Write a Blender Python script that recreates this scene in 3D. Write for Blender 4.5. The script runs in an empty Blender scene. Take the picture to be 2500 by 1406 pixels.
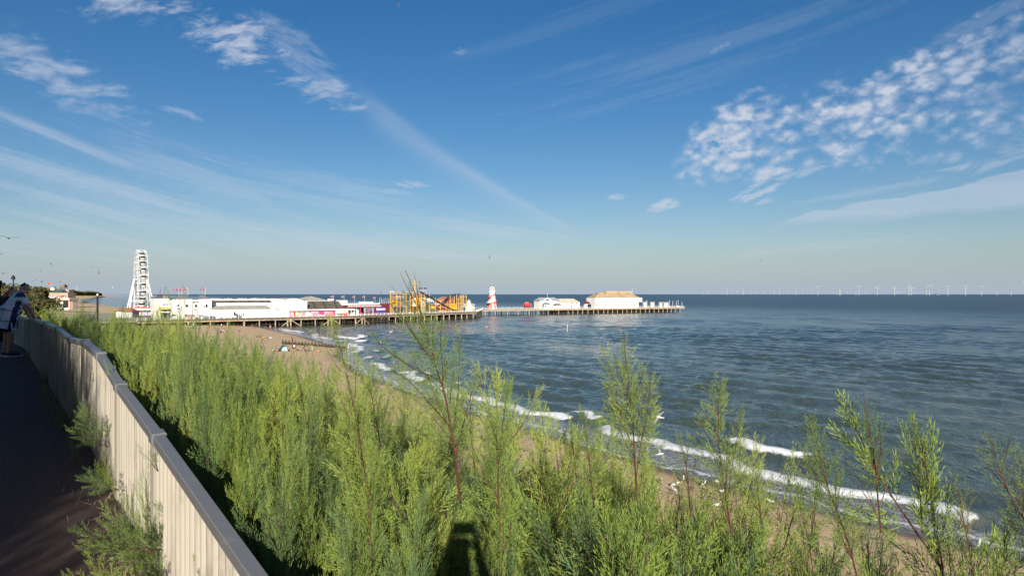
import bpy, math, random
import numpy as np
from mathutils import Vector, Matrix

# ------------------------------------------------------------------ camera, sky, sun, exposure
SC = bpy.context.scene
COL = SC.collection
R = math.radians
F = 1667.0                    # focal length in photograph pixels (24 mm lens on 2500 px)
ZC = 14.0                     # camera height above the sea
cam_d = bpy.data.cameras.new('camera'); cam = bpy.data.objects.new('camera', cam_d); COL.objects.link(cam)
cam.location = (0, 0, ZC); cam.rotation_euler = (R(90), 0, 0)
cam_d.sensor_width = 36; cam_d.lens = 36 * F / 2500; cam_d.shift_y = 15 / 2500
cam_d.clip_start = 0.02; cam_d.clip_end = 90000
SC.camera = cam
SUN_EL, SUN_AZ = 18.7, 4.0    # sun behind the camera, a little to the right
sun_d = bpy.data.lights.new('sun', 'SUN'); sun = bpy.data.objects.new('sun', sun_d); COL.objects.link(sun)
sun_d.energy = 5.0; sun_d.angle = R(0.5); sun_d.color = (1.0, 0.92, 0.80)
sun.rotation_euler = (R(90 - SUN_EL), 0, R(SUN_AZ))
SC.view_settings.view_transform = 'Standard'; SC.view_settings.look = 'None'
SC.view_settings.exposure = 0.74; SC.view_settings.gamma = 1.0; SC.view_settings.use_curve_mapping = False
SC.render.film_transparent = False
SC.cycles.max_bounces = 6; SC.cycles.transparent_max_bounces = 4; SC.cycles.diffuse_bounces = 3
SC.cycles.caustics_reflective = False; SC.cycles.caustics_refractive = False

W = bpy.data.worlds.new('World'); SC.world = W; W.use_nodes = True
nt = W.node_tree; nt.nodes.clear()
def nd(t, **k):
    n = nt.nodes.new(t)
    for a, b in k.items(): setattr(n, a, b)
    return n
def lk(a, b): nt.links.new(a, b)
def mth(op, a, b=None, c=None, clamp=False):
    n = nd('ShaderNodeMath', operation=op); n.use_clamp = clamp
    for i, v in enumerate((a, b, c)):
        if v is None: continue
        if isinstance(v, (int, float)): n.inputs[i].default_value = v
        else: lk(v, n.inputs[i])
    return n.outputs[0]
def sstep(v, lo, hi):
    n = nd('ShaderNodeMapRange', interpolation_type='SMOOTHSTEP')
    lk(v, n.inputs[0]); n.inputs[1].default_value = lo; n.inputs[2].default_value = hi
    return n.outputs[0]
def comb(x, y, z):
    n = nd('ShaderNodeCombineXYZ')
    for i, v in enumerate((x, y, z)):
        if isinstance(v, (int, float)): n.inputs[i].default_value = v
        else: lk(v, n.inputs[i])
    return n.outputs[0]
sky = nd('ShaderNodeTexSky', sky_type='NISHITA', sun_disc=False)
sky.sun_elevation = R(SUN_EL); sky.sun_rotation = R(180 - SUN_AZ)
sky.air_density = 1.0; sky.dust_density = 0.6; sky.ozone_density = 2.5; sky.altitude = 10
tc = nd('ShaderNodeTexCoord'); sx = nd('ShaderNodeSeparateXYZ'); lk(tc.outputs['Generated'], sx.inputs[0])
DX, DY, DZ = sx.outputs
AZ = mth('ARCTAN2', DX, DY)                                  # bearing from the pier axis
HO = mth('SQRT', mth('ADD', mth('MULTIPLY', DX, DX), mth('MULTIPLY', DY, DY)))
EL = mth('DIVIDE', DZ, mth('MAXIMUM', HO, 0.001))            # tangent of the elevation
def ab(px, py):
    t = (px - 1250) / F; a = math.atan(t)
    return a, (718 - py) / F * math.cos(a)
# clouds: a painted map over bearing and elevation, made here with layered noise; it repeats mirrored round the sky
CW, CH = 2304, 1152; A0, A1, E1 = -.72, .72, .72
ca = np.linspace(A0, A1, CW)[None, :].repeat(CH, 0).astype(np.float32); ce = np.linspace(0, E1, CH)[:, None].repeat(CW, 1).astype(np.float32)
def vnoise(x, y, seed):
    xi = np.floor(x).astype(np.int64); yi = np.floor(y).astype(np.int64); fx = (x - xi).astype(np.float32); fy = (y - yi).astype(np.float32)
    fx = fx * fx * fx * (fx * (fx * 6 - 15) + 10); fy = fy * fy * fy * (fy * (fy * 6 - 15) + 10)
    tab = np.random.default_rng(seed).random((256, 256)).astype(np.float32)
    g = lambda a, b: tab[a & 255, b & 255]
    return (g(xi, yi) * (1 - fx) + g(xi + 1, yi) * fx) * (1 - fy) + (g(xi, yi + 1) * (1 - fx) + g(xi + 1, yi + 1) * fx) * fy
def fbm(x, y, seed, o=6, rough=.55):
    s = 0; a = 1; n = 0
    for k in range(o):
        s = s + a * vnoise(x * 2 ** k + 17.3 * k, y * 2 ** k + 9.1 * k, seed + k); n += a; a *= rough
    return s / n
def sm_(x, lo, hi):
    t = np.clip((x - lo) / (hi - lo), 0, 1); return t * t * (3 - 2 * t)
cloud = np.zeros((CH, CW), np.float32)
def window(px, py, hl, hw, tilt):
    a, b = ab(px, py); r = (max(hl, hw) + 6) / F
    j0, j1 = np.clip(np.searchsorted(ca[0], [a - r, a + r]), 0, CW); i0, i1 = np.clip(np.searchsorted(ce[:, 0], [b - r, b + r]), 0, CH)
    sl_ = (slice(i0, i1), slice(j0, j1)); c, s = math.cos(R(tilt)), math.sin(R(tilt))
    da, db = ca[sl_] - a, ce[sl_] - b; u = da * c + db * s; v = db * c - da * s
    rad = np.sqrt((u * F / hl) ** 2 + (v * F / hw) ** 2)
    return sl_, u * F, v * F, rad
def cirrus(px, py, hl, hw, tilt, amt, lx, ly, seed, lo=.42, hi=.75, fib=0):
    lo, hi = lo - .04, hi + .16
    """wisp: lx, ly = length and width of its fibres in 1/1667 rad"""
    sl_, u, v, r = window(px, py, hl, hw, tilt); m = sm_(r, 1, 0); c, s = math.cos(R(fib)), math.sin(R(fib))
    wx = (fbm(u / 60, v / 60, seed + 90, 3) - .5) * (26 if lx < 200 else 5)
    n = fbm((u * c + v * s) / lx, (v * c - u * s + wx) / ly, seed, 6, .6); n = (n - .5) * 1.5 + .5
    n2 = fbm(u / 16, v / 12, seed + 40, 4, .6)
    k = sm_(n * .8 + n2 * .2 + (m - .55) * .55, lo, hi) * sm_(m, 0, .45) * amt * (.62 + .76 * fbm((u * c + v * s) / (lx * .6), (v * c - u * s + wx) / (ly * .16) + n2 * 2, seed + 70, 4, .6))
    cloud[sl_] = np.maximum(cloud[sl_], k)
for a in [(290, 8, 330, 75, -6, .60, 70, 20, 1, .42, .80, 30), (575, 95, 230, 105, -14, .72, 60, 20, 12, .42, .82, 28),
          (800, 222, 200, 75, -10, .50, 70, 16, 23, .40, .82, 20), (160, 190, 290, 95, -20, .50, 70, 22, 34, .42, .84, 25),
          (740, 150, 260, 80, -42, .26, 80, 22, 45, .40, .85, 25), (1860, 468, 130, 36, 24, .60, 50, 12, 56), (1975, 415, 130, 20, 16, .42, 50, 10, 67),
          (1620, 503, 70, 24, 14, .75, 30, 9, 78), (1500, 483, 50, 15, 5, .5, 30, 8, 89), (1010, 452, 80, 16, -6, .42, 40, 8, 91), (960, 468, 120, 14, -4, .32, 50, 8, 92),
          (2420, 40, 200, 44, 20, .15, 70, 16, 93), (2420, 395, 280, 26, 14, .36, 120, 14, 94), (445, 278, 70, 18, -16, .32, 40, 10, 95),
          (1130, 128, 60, 18, 5, .25, 30, 10, 96), (1760, 118, 50, 20, 25, .25, 30, 10, 97), (1870, 495, 60, 14, 12, .4, 40, 8, 98)]: cirrus(*a)
for a in [(250, 480, 760, 150, -14, .38, 420, 16, 112, .32, .85), (100, 610, 760, 90, -8, .40, 420, 22, 113, .26, .85), (900, 600, 760, 80, -6, .38, 400, 20, 114, .36, .85),
          (150, 340, 330, 26, -20, .40, 300, 14, 115, .25, .8), (820, 480, 460, 80, -8, .24, 260, 16, 116, .36, .85), (480, 420, 560, 130, -14, .24, 300, 20, 117, .36, .85),
          (1750, 120, 950, 130, 13, .09, 460, 20, 118, .40, .8), (1450, 40, 620, 60, 17, .05, 420, 18, 119, .40, .8), (2150, 460, 320, 34, 8, .20, 200, 10, 120),
          (1180, 555, 340, 44, -8, .30, 240, 14, 121, .34, .85), (2050, 600, 560, 50, 4, .20, 300, 14, 122)]: cirrus(*a)
# dappled field on the right
fld = (slice(0, CH), slice(np.searchsorted(ca[0], .14), CW)); fa, fe = ca[fld], ce[fld]; mfl = np.zeros_like(fa)
for p in [(1800, 330, 190, 95, 32), (1970, 285, 170, 70, 28), (2290, 225, 330, 120, 22), (2130, 330, 260, 66, 14), (2440, 190, 260, 170, 25), (1745, 372, 130, 46, 18), (1893, 408, 80, 26, 25)]:
    a, b = ab(p[0], p[1]); c, s = math.cos(R(p[4])), math.sin(R(p[4])); da, db = fa - a, fe - b
    r = np.sqrt(((da * c + db * s) * F / p[2]) ** 2 + ((db * c - da * s) * F / p[3]) ** 2); mfl = np.maximum(mfl, sm_(r, 1.14, .3))
wx = (fbm(fa * F / 70, fe * F / 50, 201, 3) - .5) * 44; wy = (fbm(fa * F / 70, fe * F / 50, 205, 3) - .5) * 30
gx = (fa * F + wx + fe * F * .35) / 44; gy = (fe * F + wy - fa * F * .25) / 27
rj = np.random.default_rng(9).random((2, 256, 256)).astype(np.float32); ix, iy = np.floor(gx).astype(int), np.floor(gy).astype(int); best = np.full(fa.shape, 9., np.float32)
for ox in (-1, 0, 1):
    for oy in (-1, 0, 1):
        jx, jy = rj[0][(ix + ox) & 255, (iy + oy) & 255], rj[1][(ix + ox) & 255, (iy + oy) & 255]
        best = np.minimum(best, (gx - ix - ox - jx) ** 2 + (gy - iy - oy - jy) ** 2)
cell = sm_(np.sqrt(best), 1.05, .0); fine = fbm(fa * F / 20, fe * F / 14, 211, 5, .55); bigf = fbm(fa * F / 130, fe * F / 80, 221, 3)
dens = cell * .34 + fine * .52 + (bigf - .5) * .50 + .05
thin = 1 - .45 * sm_(fa, .50, .66)
k = sm_(dens * mfl ** .4, .25, .78) * (.62 + .34 * sm_(dens, .5, .8)) * thin
puff = sm_(np.sqrt(((fa - ab(1745, 365)[0]) * F / 75) ** 2 + ((fe - ab(1745, 365)[1]) * F / 52) ** 2) + (fine - .5) * 1.1, 1.1, .5)
k = np.maximum(k, puff * .55 * sm_(fine, .35, .65) + k * puff * .2)
cloud[fld] = np.maximum(cloud[fld], k)
# a spread-out vapour trail, and the smooth lens-shaped cloud
tr = np.array([ab(*p) for p in [(840, 200), (900, 250), (985, 312), (1080, 378), (1180, 440), (1270, 495), (1360, 545), (1450, 585)]])
yc = np.interp(ca[0], tr[:, 0], tr[:, 1])[None, :]; xx = ((ca[0] - tr[0, 0]) / (tr[-1, 0] - tr[0, 0]))[None, :]; wd_ = np.where(xx < 0, 1, (46 - 30 * np.clip(xx, 0, 1))) / F
dd = (ce - yc) / wd_; k = np.exp(-np.where(dd > 0, dd * 1.9, dd * .8) ** 2) * (.55 + .9 * fbm(ca * F / 90 + ce * F / 40, dd * 1.2 + 9, 231, 5)) * sm_(xx, .0, .18) * sm_(xx, 1.0, .85) * .20
cloud = np.maximum(cloud, k)
pxs = 1250 + F * np.tan(ca[0]); up_ = np.interp(pxs, [1850, 1960, 2100, 2300, 2500, 2700], [556, 520, 494, 462, 408, 350]); dn_ = np.interp(pxs, [1850, 1960, 2100, 2300, 2500, 2700], [557, 556, 552, 535, 520, 500])
py_ = 718 - ce / np.cos(ca) * F
py_ = py_ + (fbm(ca * F / 50, ce * F / 14, 241, 4) - .5) * 16
k = sm_(py_ - up_[None, :], 0, 7) * sm_(dn_[None, :] - py_, 0, 34) * sm_(pxs, 1856, 1900)[None, :] * (.34 + .22 * fbm(ca * F / 160, ce * F / 12, 251, 4))
cloud = np.maximum(cloud, k) * sm_(ce, .01, .06)
img = bpy.data.images.new('cloud_map', CW, CH, alpha=False, float_buffer=True); img.colorspace_settings.name = 'Non-Color'
bufr = np.ones((CH, CW, 4), np.float32); bufr[..., :3] = np.clip(cloud, 0, 1)[..., None]; img.pixels.foreach_set(bufr.ravel()); img.update()
it = nd('ShaderNodeTexImage'); it.image = img; it.extension = 'MIRROR'; it.interpolation = 'Cubic'
lk(comb(mth('DIVIDE', mth('SUBTRACT', AZ, A0), A1 - A0), mth('DIVIDE', mth('MAXIMUM', EL, 0.0), E1), 0.0), it.inputs['Vector'])
cl = mth('MULTIPLY', it.outputs['Color'], sstep(EL, 3.0, 0.9))
hs = nd('ShaderNodeHueSaturation'); lk(sky.outputs[0], hs.inputs['Color'])
hs.inputs['Saturation'].default_value = 1.34; hs.inputs['Value'].default_value = 1.0
hz = mth('POWER', 2.718, mth('MULTIPLY', mth('MAXIMUM', EL, 0.0), -16.0))         # pale haze low over the sea, the same all round
wb = nd('ShaderNodeMix', data_type='RGBA', blend_type='MULTIPLY'); wb.inputs['Factor'].default_value = 1.0; lk(hs.outputs[0], wb.inputs['A']); wb.inputs['B'].default_value = (1.0, 1.0, 1.08, 1)
hm = nd('ShaderNodeMix', data_type='RGBA'); lk(mth('MULTIPLY', hz, .96), hm.inputs['Factor']); lk(wb.outputs['Result'], hm.inputs['A']); hm.inputs['B'].default_value = (4.85, 5.9, 7.25, 1)
mx = nd('ShaderNodeMix', data_type='RGBA'); lk(cl, mx.inputs['Factor']); lk(hm.outputs['Result'], mx.inputs['A'])
mx.inputs['B'].default_value = (6.9, 7.6, 8.9, 1)            # sunlit cloud, in the sky's own units
bg = nd('ShaderNodeBackground'); lk(mx.outputs['Result'], bg.inputs['Color']); bg.inputs['Strength'].default_value = 0.05
wo = nd('ShaderNodeOutputWorld'); lk(bg.outputs[0], wo.inputs[0])
W.cycles.sampling_method = 'MANUAL'; W.cycles.sample_map_resolution = 512

# ------------------------------------------------------------------ helpers
random.seed(7); RNG = np.random.default_rng(11)
def P(x, y, d): return Vector(((x - 1250) / F * d, d, ZC - (y - 718) / F * d))
def tag(o, label=None, cat=None, group=None, kind=None):
    if label: o['label'] = label
    if cat: o['category'] = cat
    if group: o['group'] = group
    if kind: o['kind'] = kind
    return o
def empty(name, loc=(0, 0, 0), rz=0.0):
    o = bpy.data.objects.new(name, None); COL.objects.link(o); o.location = loc; o.rotation_euler = (0, 0, rz)
    o.empty_display_size = 0.2
    return o
def link(name, me, parent=None):
    o = bpy.data.objects.new(name, me); COL.objects.link(o)
    if parent: o.parent = parent
    return o
def copy_tree(o, parent=None):
    c = o.copy(); COL.objects.link(c)
    if parent: c.parent = parent
    for ch in [x for x in KIDS.get(o.name, [])]: copy_tree(ch, c)
    return c
KIDS = {}
def kid(p, c): KIDS.setdefault(p.name, []).append(c); return c
def mesh_np(name, V, Fc, mats=(), smooth=False):
    """V (n,3); Fc (m,k) array of equal-sided faces"""
    me = bpy.data.meshes.new(name); V = np.asarray(V, np.float32); Fc = np.asarray(Fc, np.int32)
    k = Fc.shape[1]
    me.vertices.add(len(V)); me.vertices.foreach_set('co', V.ravel())
    me.loops.add(Fc.size); me.loops.foreach_set('vertex_index', Fc.ravel())
    me.polygons.add(len(Fc)); me.polygons.foreach_set('loop_start', np.arange(0, Fc.size, k, dtype=np.int32))
    if smooth: me.polygons.foreach_set('use_smooth', np.ones(len(Fc), bool))
    me.update(calc_edges=True)
    for m_ in mats: me.materials.append(m_)
    return me
def attr(me, name, vals):
    a = me.attributes.new(name, 'FLOAT', 'POINT'); a.data.foreach_set('value', np.asarray(vals, np.float32).ravel())
class MB:
    def __init__(s): s.v = []; s.f = []; s.m = []
    def add(s, V, Fs, mi=0):
        o = len(s.v); s.v += [tuple(p) for p in V]; s.f += [tuple(i + o for i in f) for f in Fs]; s.m += [mi] * len(Fs); return s
    def box(s, x0, x1, y0, y1, z0, z1, mi=0):
        V = [(x, y, z) for z in (z0, z1) for y in (y0, y1) for x in (x0, x1)]
        return s.add(V, [(0, 2, 3, 1), (4, 5, 7, 6), (0, 1, 5, 4), (2, 6, 7, 3), (0, 4, 6, 2), (1, 3, 7, 5)], mi)
    def tube(s, pts, rad, n=6, mi=0, caps=True):
        pts = [Vector(p) for p in pts]
        rad = list(rad) if hasattr(rad, '__len__') else [rad] * len(pts)
        rings = []; up = Vector((0, 0, 1))
        for i, p in enumerate(pts):
            t = (pts[min(i + 1, len(pts) - 1)] - pts[max(i - 1, 0)])
            t = t.normalized() if t.length > 1e-9 else Vector((0, 0, 1))
            a = t.cross(up if abs(t.z) < .95 else Vector((1, 0, 0))).normalized(); b = t.cross(a)
            rings.append([p + (a * math.cos(6.28318 * k / n) + b * math.sin(6.28318 * k / n)) * rad[i] for k in range(n)])
        V = [q for r in rings for q in r]; Fs = []
        for i in range(len(pts) - 1):
            for k in range(n): Fs.append((i * n + k, i * n + (k + 1) % n, (i + 1) * n + (k + 1) % n, (i + 1) * n + k))
        if caps: Fs += [tuple(range(n))[::-1], tuple(range((len(pts) - 1) * n, len(pts) * n))]
        return s.add(V, Fs, mi)
    def bar(s, p, q, w, mi=0, n=4): return s.tube([p, q], w, n, mi)
    def lathe(s, prof, n=16, cx=0, cy=0, mi=0, mfun=None, ang0=0.0):
        V = [(cx + r * math.cos(ang0 + 6.28318 * k / n), cy + r * math.sin(ang0 + 6.28318 * k / n), z) for r, z in prof for k in range(n)]
        for i in range(len(prof) - 1):
            pass
        Fs = [(i * n + k, i * n + (k + 1) % n, (i + 1) * n + (k + 1) % n, (i + 1) * n + k) for i in range(len(prof) - 1) for k in range(n)]
        o = len(s.f); s.add(V, Fs, mi)
        if mfun:
            for j in range(len(Fs)): s.m[o + j] = mfun(j // n, j % n)
        return s
    def poly(s, V, mi=0): return s.add(V, [tuple(range(len(V)))], mi)
    def prism(s, V, h, mi=0):
        """polygon V (ccw seen from +z of its plane), extruded by vector h"""
        n = len(V); h = Vector(h); T = [Vector(p) + h for p in V]
        return s.add([tuple(p) for p in V] + T, [tuple(range(n))[::-1], tuple(range(n, 2 * n))] + [(i, (i + 1) % n, n + (i + 1) % n, n + i) for i in range(n)], mi)
    def mesh(s, name, mats, smooth=False):
        me = bpy.data.meshes.new(name); me.from_pydata(s.v, [], s.f)
        for m_ in (mats if isinstance(mats, (list, tuple)) else [mats]): me.materials.append(m_)
        me.polygons.foreach_set('material_index', s.m)
        if smooth: me.polygons.foreach_set('use_smooth', [True] * len(s.f))
        me.update(); return me
    def build(s, name, mats, parent=None, smooth=False):
        o = link(name, s.mesh(name, mats, smooth), parent)
        if parent: kid(parent, o)
        return o
MATS = {}
def mat(name, col, rough=.7, var=.12, scale=3.0, bump=0.0, bscale=30.0, metal=0.0, spec=.4, col2=None, coord='Object'):
    if name in MATS: return MATS[name]
    m_ = bpy.data.materials.new(name); m_.use_nodes = True; t = m_.node_tree; b = t.nodes['Principled BSDF']
    b.inputs['Roughness'].default_value = rough; b.inputs['Metallic'].default_value = metal
    b.inputs['Specular IOR Level'].default_value = spec
    tcn = t.nodes.new('ShaderNodeTexCoord'); nz = t.nodes.new('ShaderNodeTexNoise'); nz.inputs['Scale'].default_value = scale
    nz.inputs['Detail'].default_value = 5; t.links.new(tcn.outputs[coord], nz.inputs['Vector'])
    mxn = t.nodes.new('ShaderNodeMix'); mxn.data_type = 'RGBA'
    c2 = col2 or [c * (1 - 2 * var) for c in col]; c1 = col if col2 else [min(1, c * (1 + var)) for c in col]
    mxn.inputs['A'].default_value = (*c1, 1); mxn.inputs['B'].default_value = (*c2, 1)
    mr = t.nodes.new('ShaderNodeMapRange'); mr.inputs[1].default_value = .35; mr.inputs[2].default_value = .7
    t.links.new(nz.outputs['Fac'], mr.inputs[0]); t.links.new(mr.outputs[0], mxn.inputs['Factor']); t.links.new(mxn.outputs['Result'], b.inputs['Base Color'])
    if bump:
        n2 = t.nodes.new('ShaderNodeTexNoise'); n2.inputs['Scale'].default_value = bscale; n2.inputs['Detail'].default_value = 4
        t.links.new(tcn.outputs[coord], n2.inputs['Vector']); bp = t.nodes.new('ShaderNodeBump'); bp.inputs['Strength'].default_value = bump; bp.inputs['Distance'].default_value = .05
        t.links.new(n2.outputs['Fac'], bp.inputs['Height']); t.links.new(bp.outputs[0], b.inputs['Normal'])
    MATS[name] = m_; return m_
def text_mesh(name, s, size, m_, depth=.05, align='LEFT'):
    c = bpy.data.curves.new(name, 'FONT'); c.body = s; c.size = size; c.extrude = depth; c.align_x = align; c.resolution_u = 2
    o = bpy.data.objects.new(name, c); COL.objects.link(o)
    me = bpy.data.meshes.new_from_object(o.evaluated_get(bpy.context.evaluated_depsgraph_get()))
    bpy.data.objects.remove(o); me.materials.clear(); me.materials.append(m_); me.name = name
    return me
white = mat('white_paint', (.70, .69, .665), .6, .06, .4)
cream = mat('cream_paint', (.72, .66, .55), .6, .08, .4)
offwhite = mat('grey_white_paint', (.62, .62, .60), .6, .1, .5)
slate = mat('slate', (.16, .17, .18), .7, .15, 1.0)
greyroof = mat('grey_sheet_roof', (.40, .38, .34), .7, .12, .5)
darkfelt = mat('dark_felt_roof', (.07, .065, .055), .85, .25, .3)
brownroof = mat('brown_tile_roof', (.36, .26, .16), .8, .18, .6)
timber = mat('weathered_timber', (.34, .27, .18), .85, .25, 1.2, .4, 8)
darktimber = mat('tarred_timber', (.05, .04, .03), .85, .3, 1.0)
black = mat('black_paint', (.012, .012, .013), .5)
glassd = mat('dark_window_glass', (.012, .014, .017), .12, .1, 1, spec=.6)
yellow = mat('yellow_paint', (.75, .42, .04), .5, .12, .8)
red = mat('red_paint', (.55, .05, .035), .5, .12, .8)
darkred = mat('maroon_paint', (.16, .03, .035), .6, .15, .8)
pink = mat('pink_print', (.70, .06, .20), .6, .15, .5)
steel = mat('grey_steel', (.45, .46, .47), .45, .1, 1.0)
darksteel = mat('dark_steel', (.04, .035, .035), .5, .2, 1.0)
# ------------------------------------------------------------------ large structure: land, beach, footpath, sea
# coast frame: s runs along the cliff-top fence, n is the distance towards the sea
CU = np.array((-.613, .790)); CN = np.array((.790, .613))
def xy(s, n): return (CU[0] * s + CN[0] * n, CU[1] * s + CN[1] * n)
def sn(x, y): return (CU[0] * x + CU[1] * y, CN[0] * x + CN[1] * y)
SH_S = np.array([-400, -60, 0, 12, 27, 47, 75, 113, 145, 166, 224, 289, 400, 600, 1135, 2000, 2727, 3500, 4521, 7000, 20000], float)
SH_N = np.array([60, 46, 43.5, 43.4, 42.8, 44.1, 46.5, 53, 63.5, 73.5, 84, 92.5, 100, 106, 125, 190, 290, 425, 600, 1000, 3000], float)
def shore(s): return np.interp(s, SH_S, SH_N)
def path_z(s): return np.interp(s, [-40, 0, 2.6, 8, 22, 60], [12.0, 12.08, 12.12, 12.42, 12.57, 12.9])
def ground_z(s, n):
    s = np.asarray(s, float); n = np.asarray(n, float)
    q = shore(s) - n
    prom = np.interp(s, [-100, 150, 260, 600, 1500], [2.0, 2.2, 3.4, 4.2, 4.5])
    beach = np.where(q < 0, np.maximum(q * .07, -4.0), np.minimum(q * .085 - .0012 * q * q * (q < 35), prom * .62 + .25))
    beach = np.where(q > 35, np.minimum(1.5 + (q - 35) * .03, prom * .75), beach)
    foot = 24.0
    pr = np.clip((n - (foot - 1)) / 2.0, 0, 1)
    top = path_z(s) - .02
    slope = np.interp(n, [0.9, 1.3, foot], [0, .12, 1.0])
    zc = top * (1 - slope) + prom * slope
    far = np.clip((s - 700) / 2500, 0, 1)
    zc = np.where(n < .9, top + np.clip(-n - 6, 0, 60) * .03 + far * 10 * np.clip((-n + 40) / 300, 0, 1), zc)
    z = np.where(n < foot, zc, np.where(n < foot + 9, prom, np.minimum(np.maximum(beach, -4), prom)))
    z = np.where((n >= foot + 9) & (n < foot + 10), prom + (np.minimum(beach, prom) - prom) * (n - foot - 9), z)
    return z
def gz(x, y):
    s, n = sn(x, y); return float(ground_z(s, n))
sl = np.concatenate([np.linspace(-70, -6, 18), np.linspace(-5, 60, 90), np.linspace(62, 300, 90), np.linspace(306, 1200, 80), np.geomspace(1220, 16000, 40)])
nl = np.concatenate([[-700, -300, -120, -60, -30, -15, -9, -6, -5, -4.2], np.linspace(-3.8, 5, 24), np.linspace(5.6, 24, 26), np.linspace(24.6, 130, 170), np.geomspace(132, 900, 24)])
S_, N_ = np.meshgrid(sl, nl, indexing='ij')
Z_ = ground_z(S_, N_)
rough = (np.sin(S_ * 1.7 + np.sin(N_ * 1.1)) * np.cos(N_ * 1.9 + S_ * .4)) * .03
Z_ = Z_ + np.where(N_ > 1.2, rough, 0) - np.where((N_ < 1.0) & (N_ > -4.6), .012, 0)
X_ = CU[0] * S_ + CN[0] * N_; Y_ = CU[1] * S_ + CN[1] * N_
def gridfaces(a, b):
    i = np.arange(a * b).reshape(a, b)
    return np.stack([i[:-1, :-1], i[1:, :-1], i[1:, 1:], i[:-1, 1:]], -1).reshape(-1, 4)
m_gr = bpy.data.materials.new('sand_and_soil'); m_gr.use_nodes = True; t = m_gr.node_tree; bs = t.nodes['Principled BSDF']
def tn(t, ty, **k):
    n = t.nodes.new(ty)
    for a, b in k.items(): setattr(n, a, b)
    return n
def tnoise(t, scale, detail=5, rough=.6, vec=None, coord=True):
    n = tn(t, 'ShaderNodeTexNoise'); n.inputs['Scale'].default_value = scale; n.inputs['Detail'].default_value = detail; n.inputs['Roughness'].default_value = rough
    if vec is None:
        g = tn(t, 'ShaderNodeNewGeometry'); vec = g.outputs['Position']
    t.links.new(vec, n.inputs['Vector']); return n.outputs['Fac']
def tmix(t, f, a, b):
    n = tn(t, 'ShaderNodeMix', data_type='RGBA')
    if isinstance(f, (int, float)): n.inputs['Factor'].default_value = f
    else: t.links.new(f, n.inputs['Factor'])
    for k, v in (('A', a), ('B', b)):
        if isinstance(v, tuple): n.inputs[k].default_value = (*v, 1)
        else: t.links.new(v, n.inputs[k])
    return n.outputs['Result']
def tmap(t, v, a, b, c=0., d=1.):
    n = tn(t, 'ShaderNodeMapRange', interpolation_type='SMOOTHSTEP'); t.links.new(v, n.inputs[0])
    for i, x in enumerate((a, b, c, d)): n.inputs[1 + i].default_value = x
    return n.outputs[0]
def tm(t, op, a, b):
    n = tn(t, 'ShaderNodeMath', operation=op)
    for i, v in enumerate((a, b)):
        if isinstance(v, (int, float)): n.inputs[i].default_value = v
        else: t.links.new(v, n.inputs[i])
    return n.outputs[0]
def tattr(t, name):
    n = tn(t, 'ShaderNodeAttribute'); n.attribute_name = name; return n.outputs['Fac']
sand = tmix(t, tmap(t, tnoise(t, .35), .35, .7), (.66, .47, .27), (.58, .40, .225))
sand = tmix(t, tmap(t, tnoise(t, 6.0), .45, .8), sand, (.33, .22, .13))
wet = tmap(t, tm(t, 'ADD', tattr(t, 'inland'), tm(t, 'MULTIPLY', tm(t, 'SUBTRACT', tnoise(t, .22), .5), 3.0)), 2.6, .6)
sand = tmix(t, wet, sand, (.15, .11, .085))
q_ = tm(t, 'ADD', tattr(t, 'inland'), tm(t, 'MULTIPLY', tm(t, 'SUBTRACT', tnoise(t, .15), .5), 5.0))
wrack = tm(t, 'MULTIPLY', tm(t, 'MULTIPLY', tmap(t, q_, 2.2, 3.0), tmap(t, q_, 4.2, 3.2)), tmap(t, tnoise(t, 2.5), .50, .62))
sand = tmix(t, wrack, sand, (.09, .065, .045))
soil = tmix(t, tmap(t, tnoise(t, 1.2), .4, .65), (.055, .07, .025), (.10, .085, .05))
t.links.new(tmix(t, tattr(t, 'soil'), sand, soil), bs.inputs['Base Color']); bs.inputs['Roughness'].default_value = .9
bp = tn(t, 'ShaderNodeBump'); bp.inputs['Strength'].default_value = .5; bp.inputs['Distance'].default_value = .12
t.links.new(tnoise(t, 2.2, 6, .65), bp.inputs['Height']); t.links.new(bp.outputs[0], bs.inputs['Normal'])
gm = mesh_np('ground', np.stack([X_, Y_, Z_], -1).reshape(-1, 3), gridfaces(len(sl), len(nl))[:, ::-1], [m_gr], True)
attr(gm, 'inland', shore(S_) - N_)
attr(gm, 'soil', np.where(N_ < 24, 1, 0) * np.clip((N_ < 24).astype(float), 0, 1))
tag(link('ground', gm), kind='structure', label='sandy beach, promenade level and green cliff slope')
# footpath
m_path = bpy.data.materials.new('dark_red_tarmac'); m_path.use_nodes = True; t = m_path.node_tree; bs = t.nodes['Principled BSDF']
c = tmix(t, tmap(t, tnoise(t, .8), .35, .7), (.074, .040, .033), (.054, .032, .027))
c = tmix(t, tmap(t, tnoise(t, 160, 2), .62, .75), c, (.11, .085, .08))
c = tmix(t, tmap(t, tnoise(t, 4.0, 6, .7), .60, .72), c, (.08, .066, .062))
t.links.new(c, bs.inputs['Base Color']); bs.inputs['Roughness'].default_value = .85
bp = tn(t, 'ShaderNodeBump'); bp.inputs['Strength'].default_value = .5; bp.inputs['Distance'].default_value = .01
t.links.new(tnoise(t, 120, 3), bp.inputs['Height']); t.links.new(bp.outputs[0], bs.inputs['Normal'])
ps = np.linspace(-12, 26, 60); pn = np.array([-4.4, -3, -1.5, -.5, .3, .93])
PS, PN = np.meshgrid(ps, pn, indexing='ij')
pm = mesh_np('footpath', np.stack([CU[0] * PS + CN[0] * PN, CU[1] * PS + CN[1] * PN, path_z(PS)], -1).reshape(-1, 3), gridfaces(60, 6)[:, ::-1], [m_path])
tag(link('footpath', pm), kind='structure', label='dark red tarmac clifftop footpath in shade')

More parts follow.
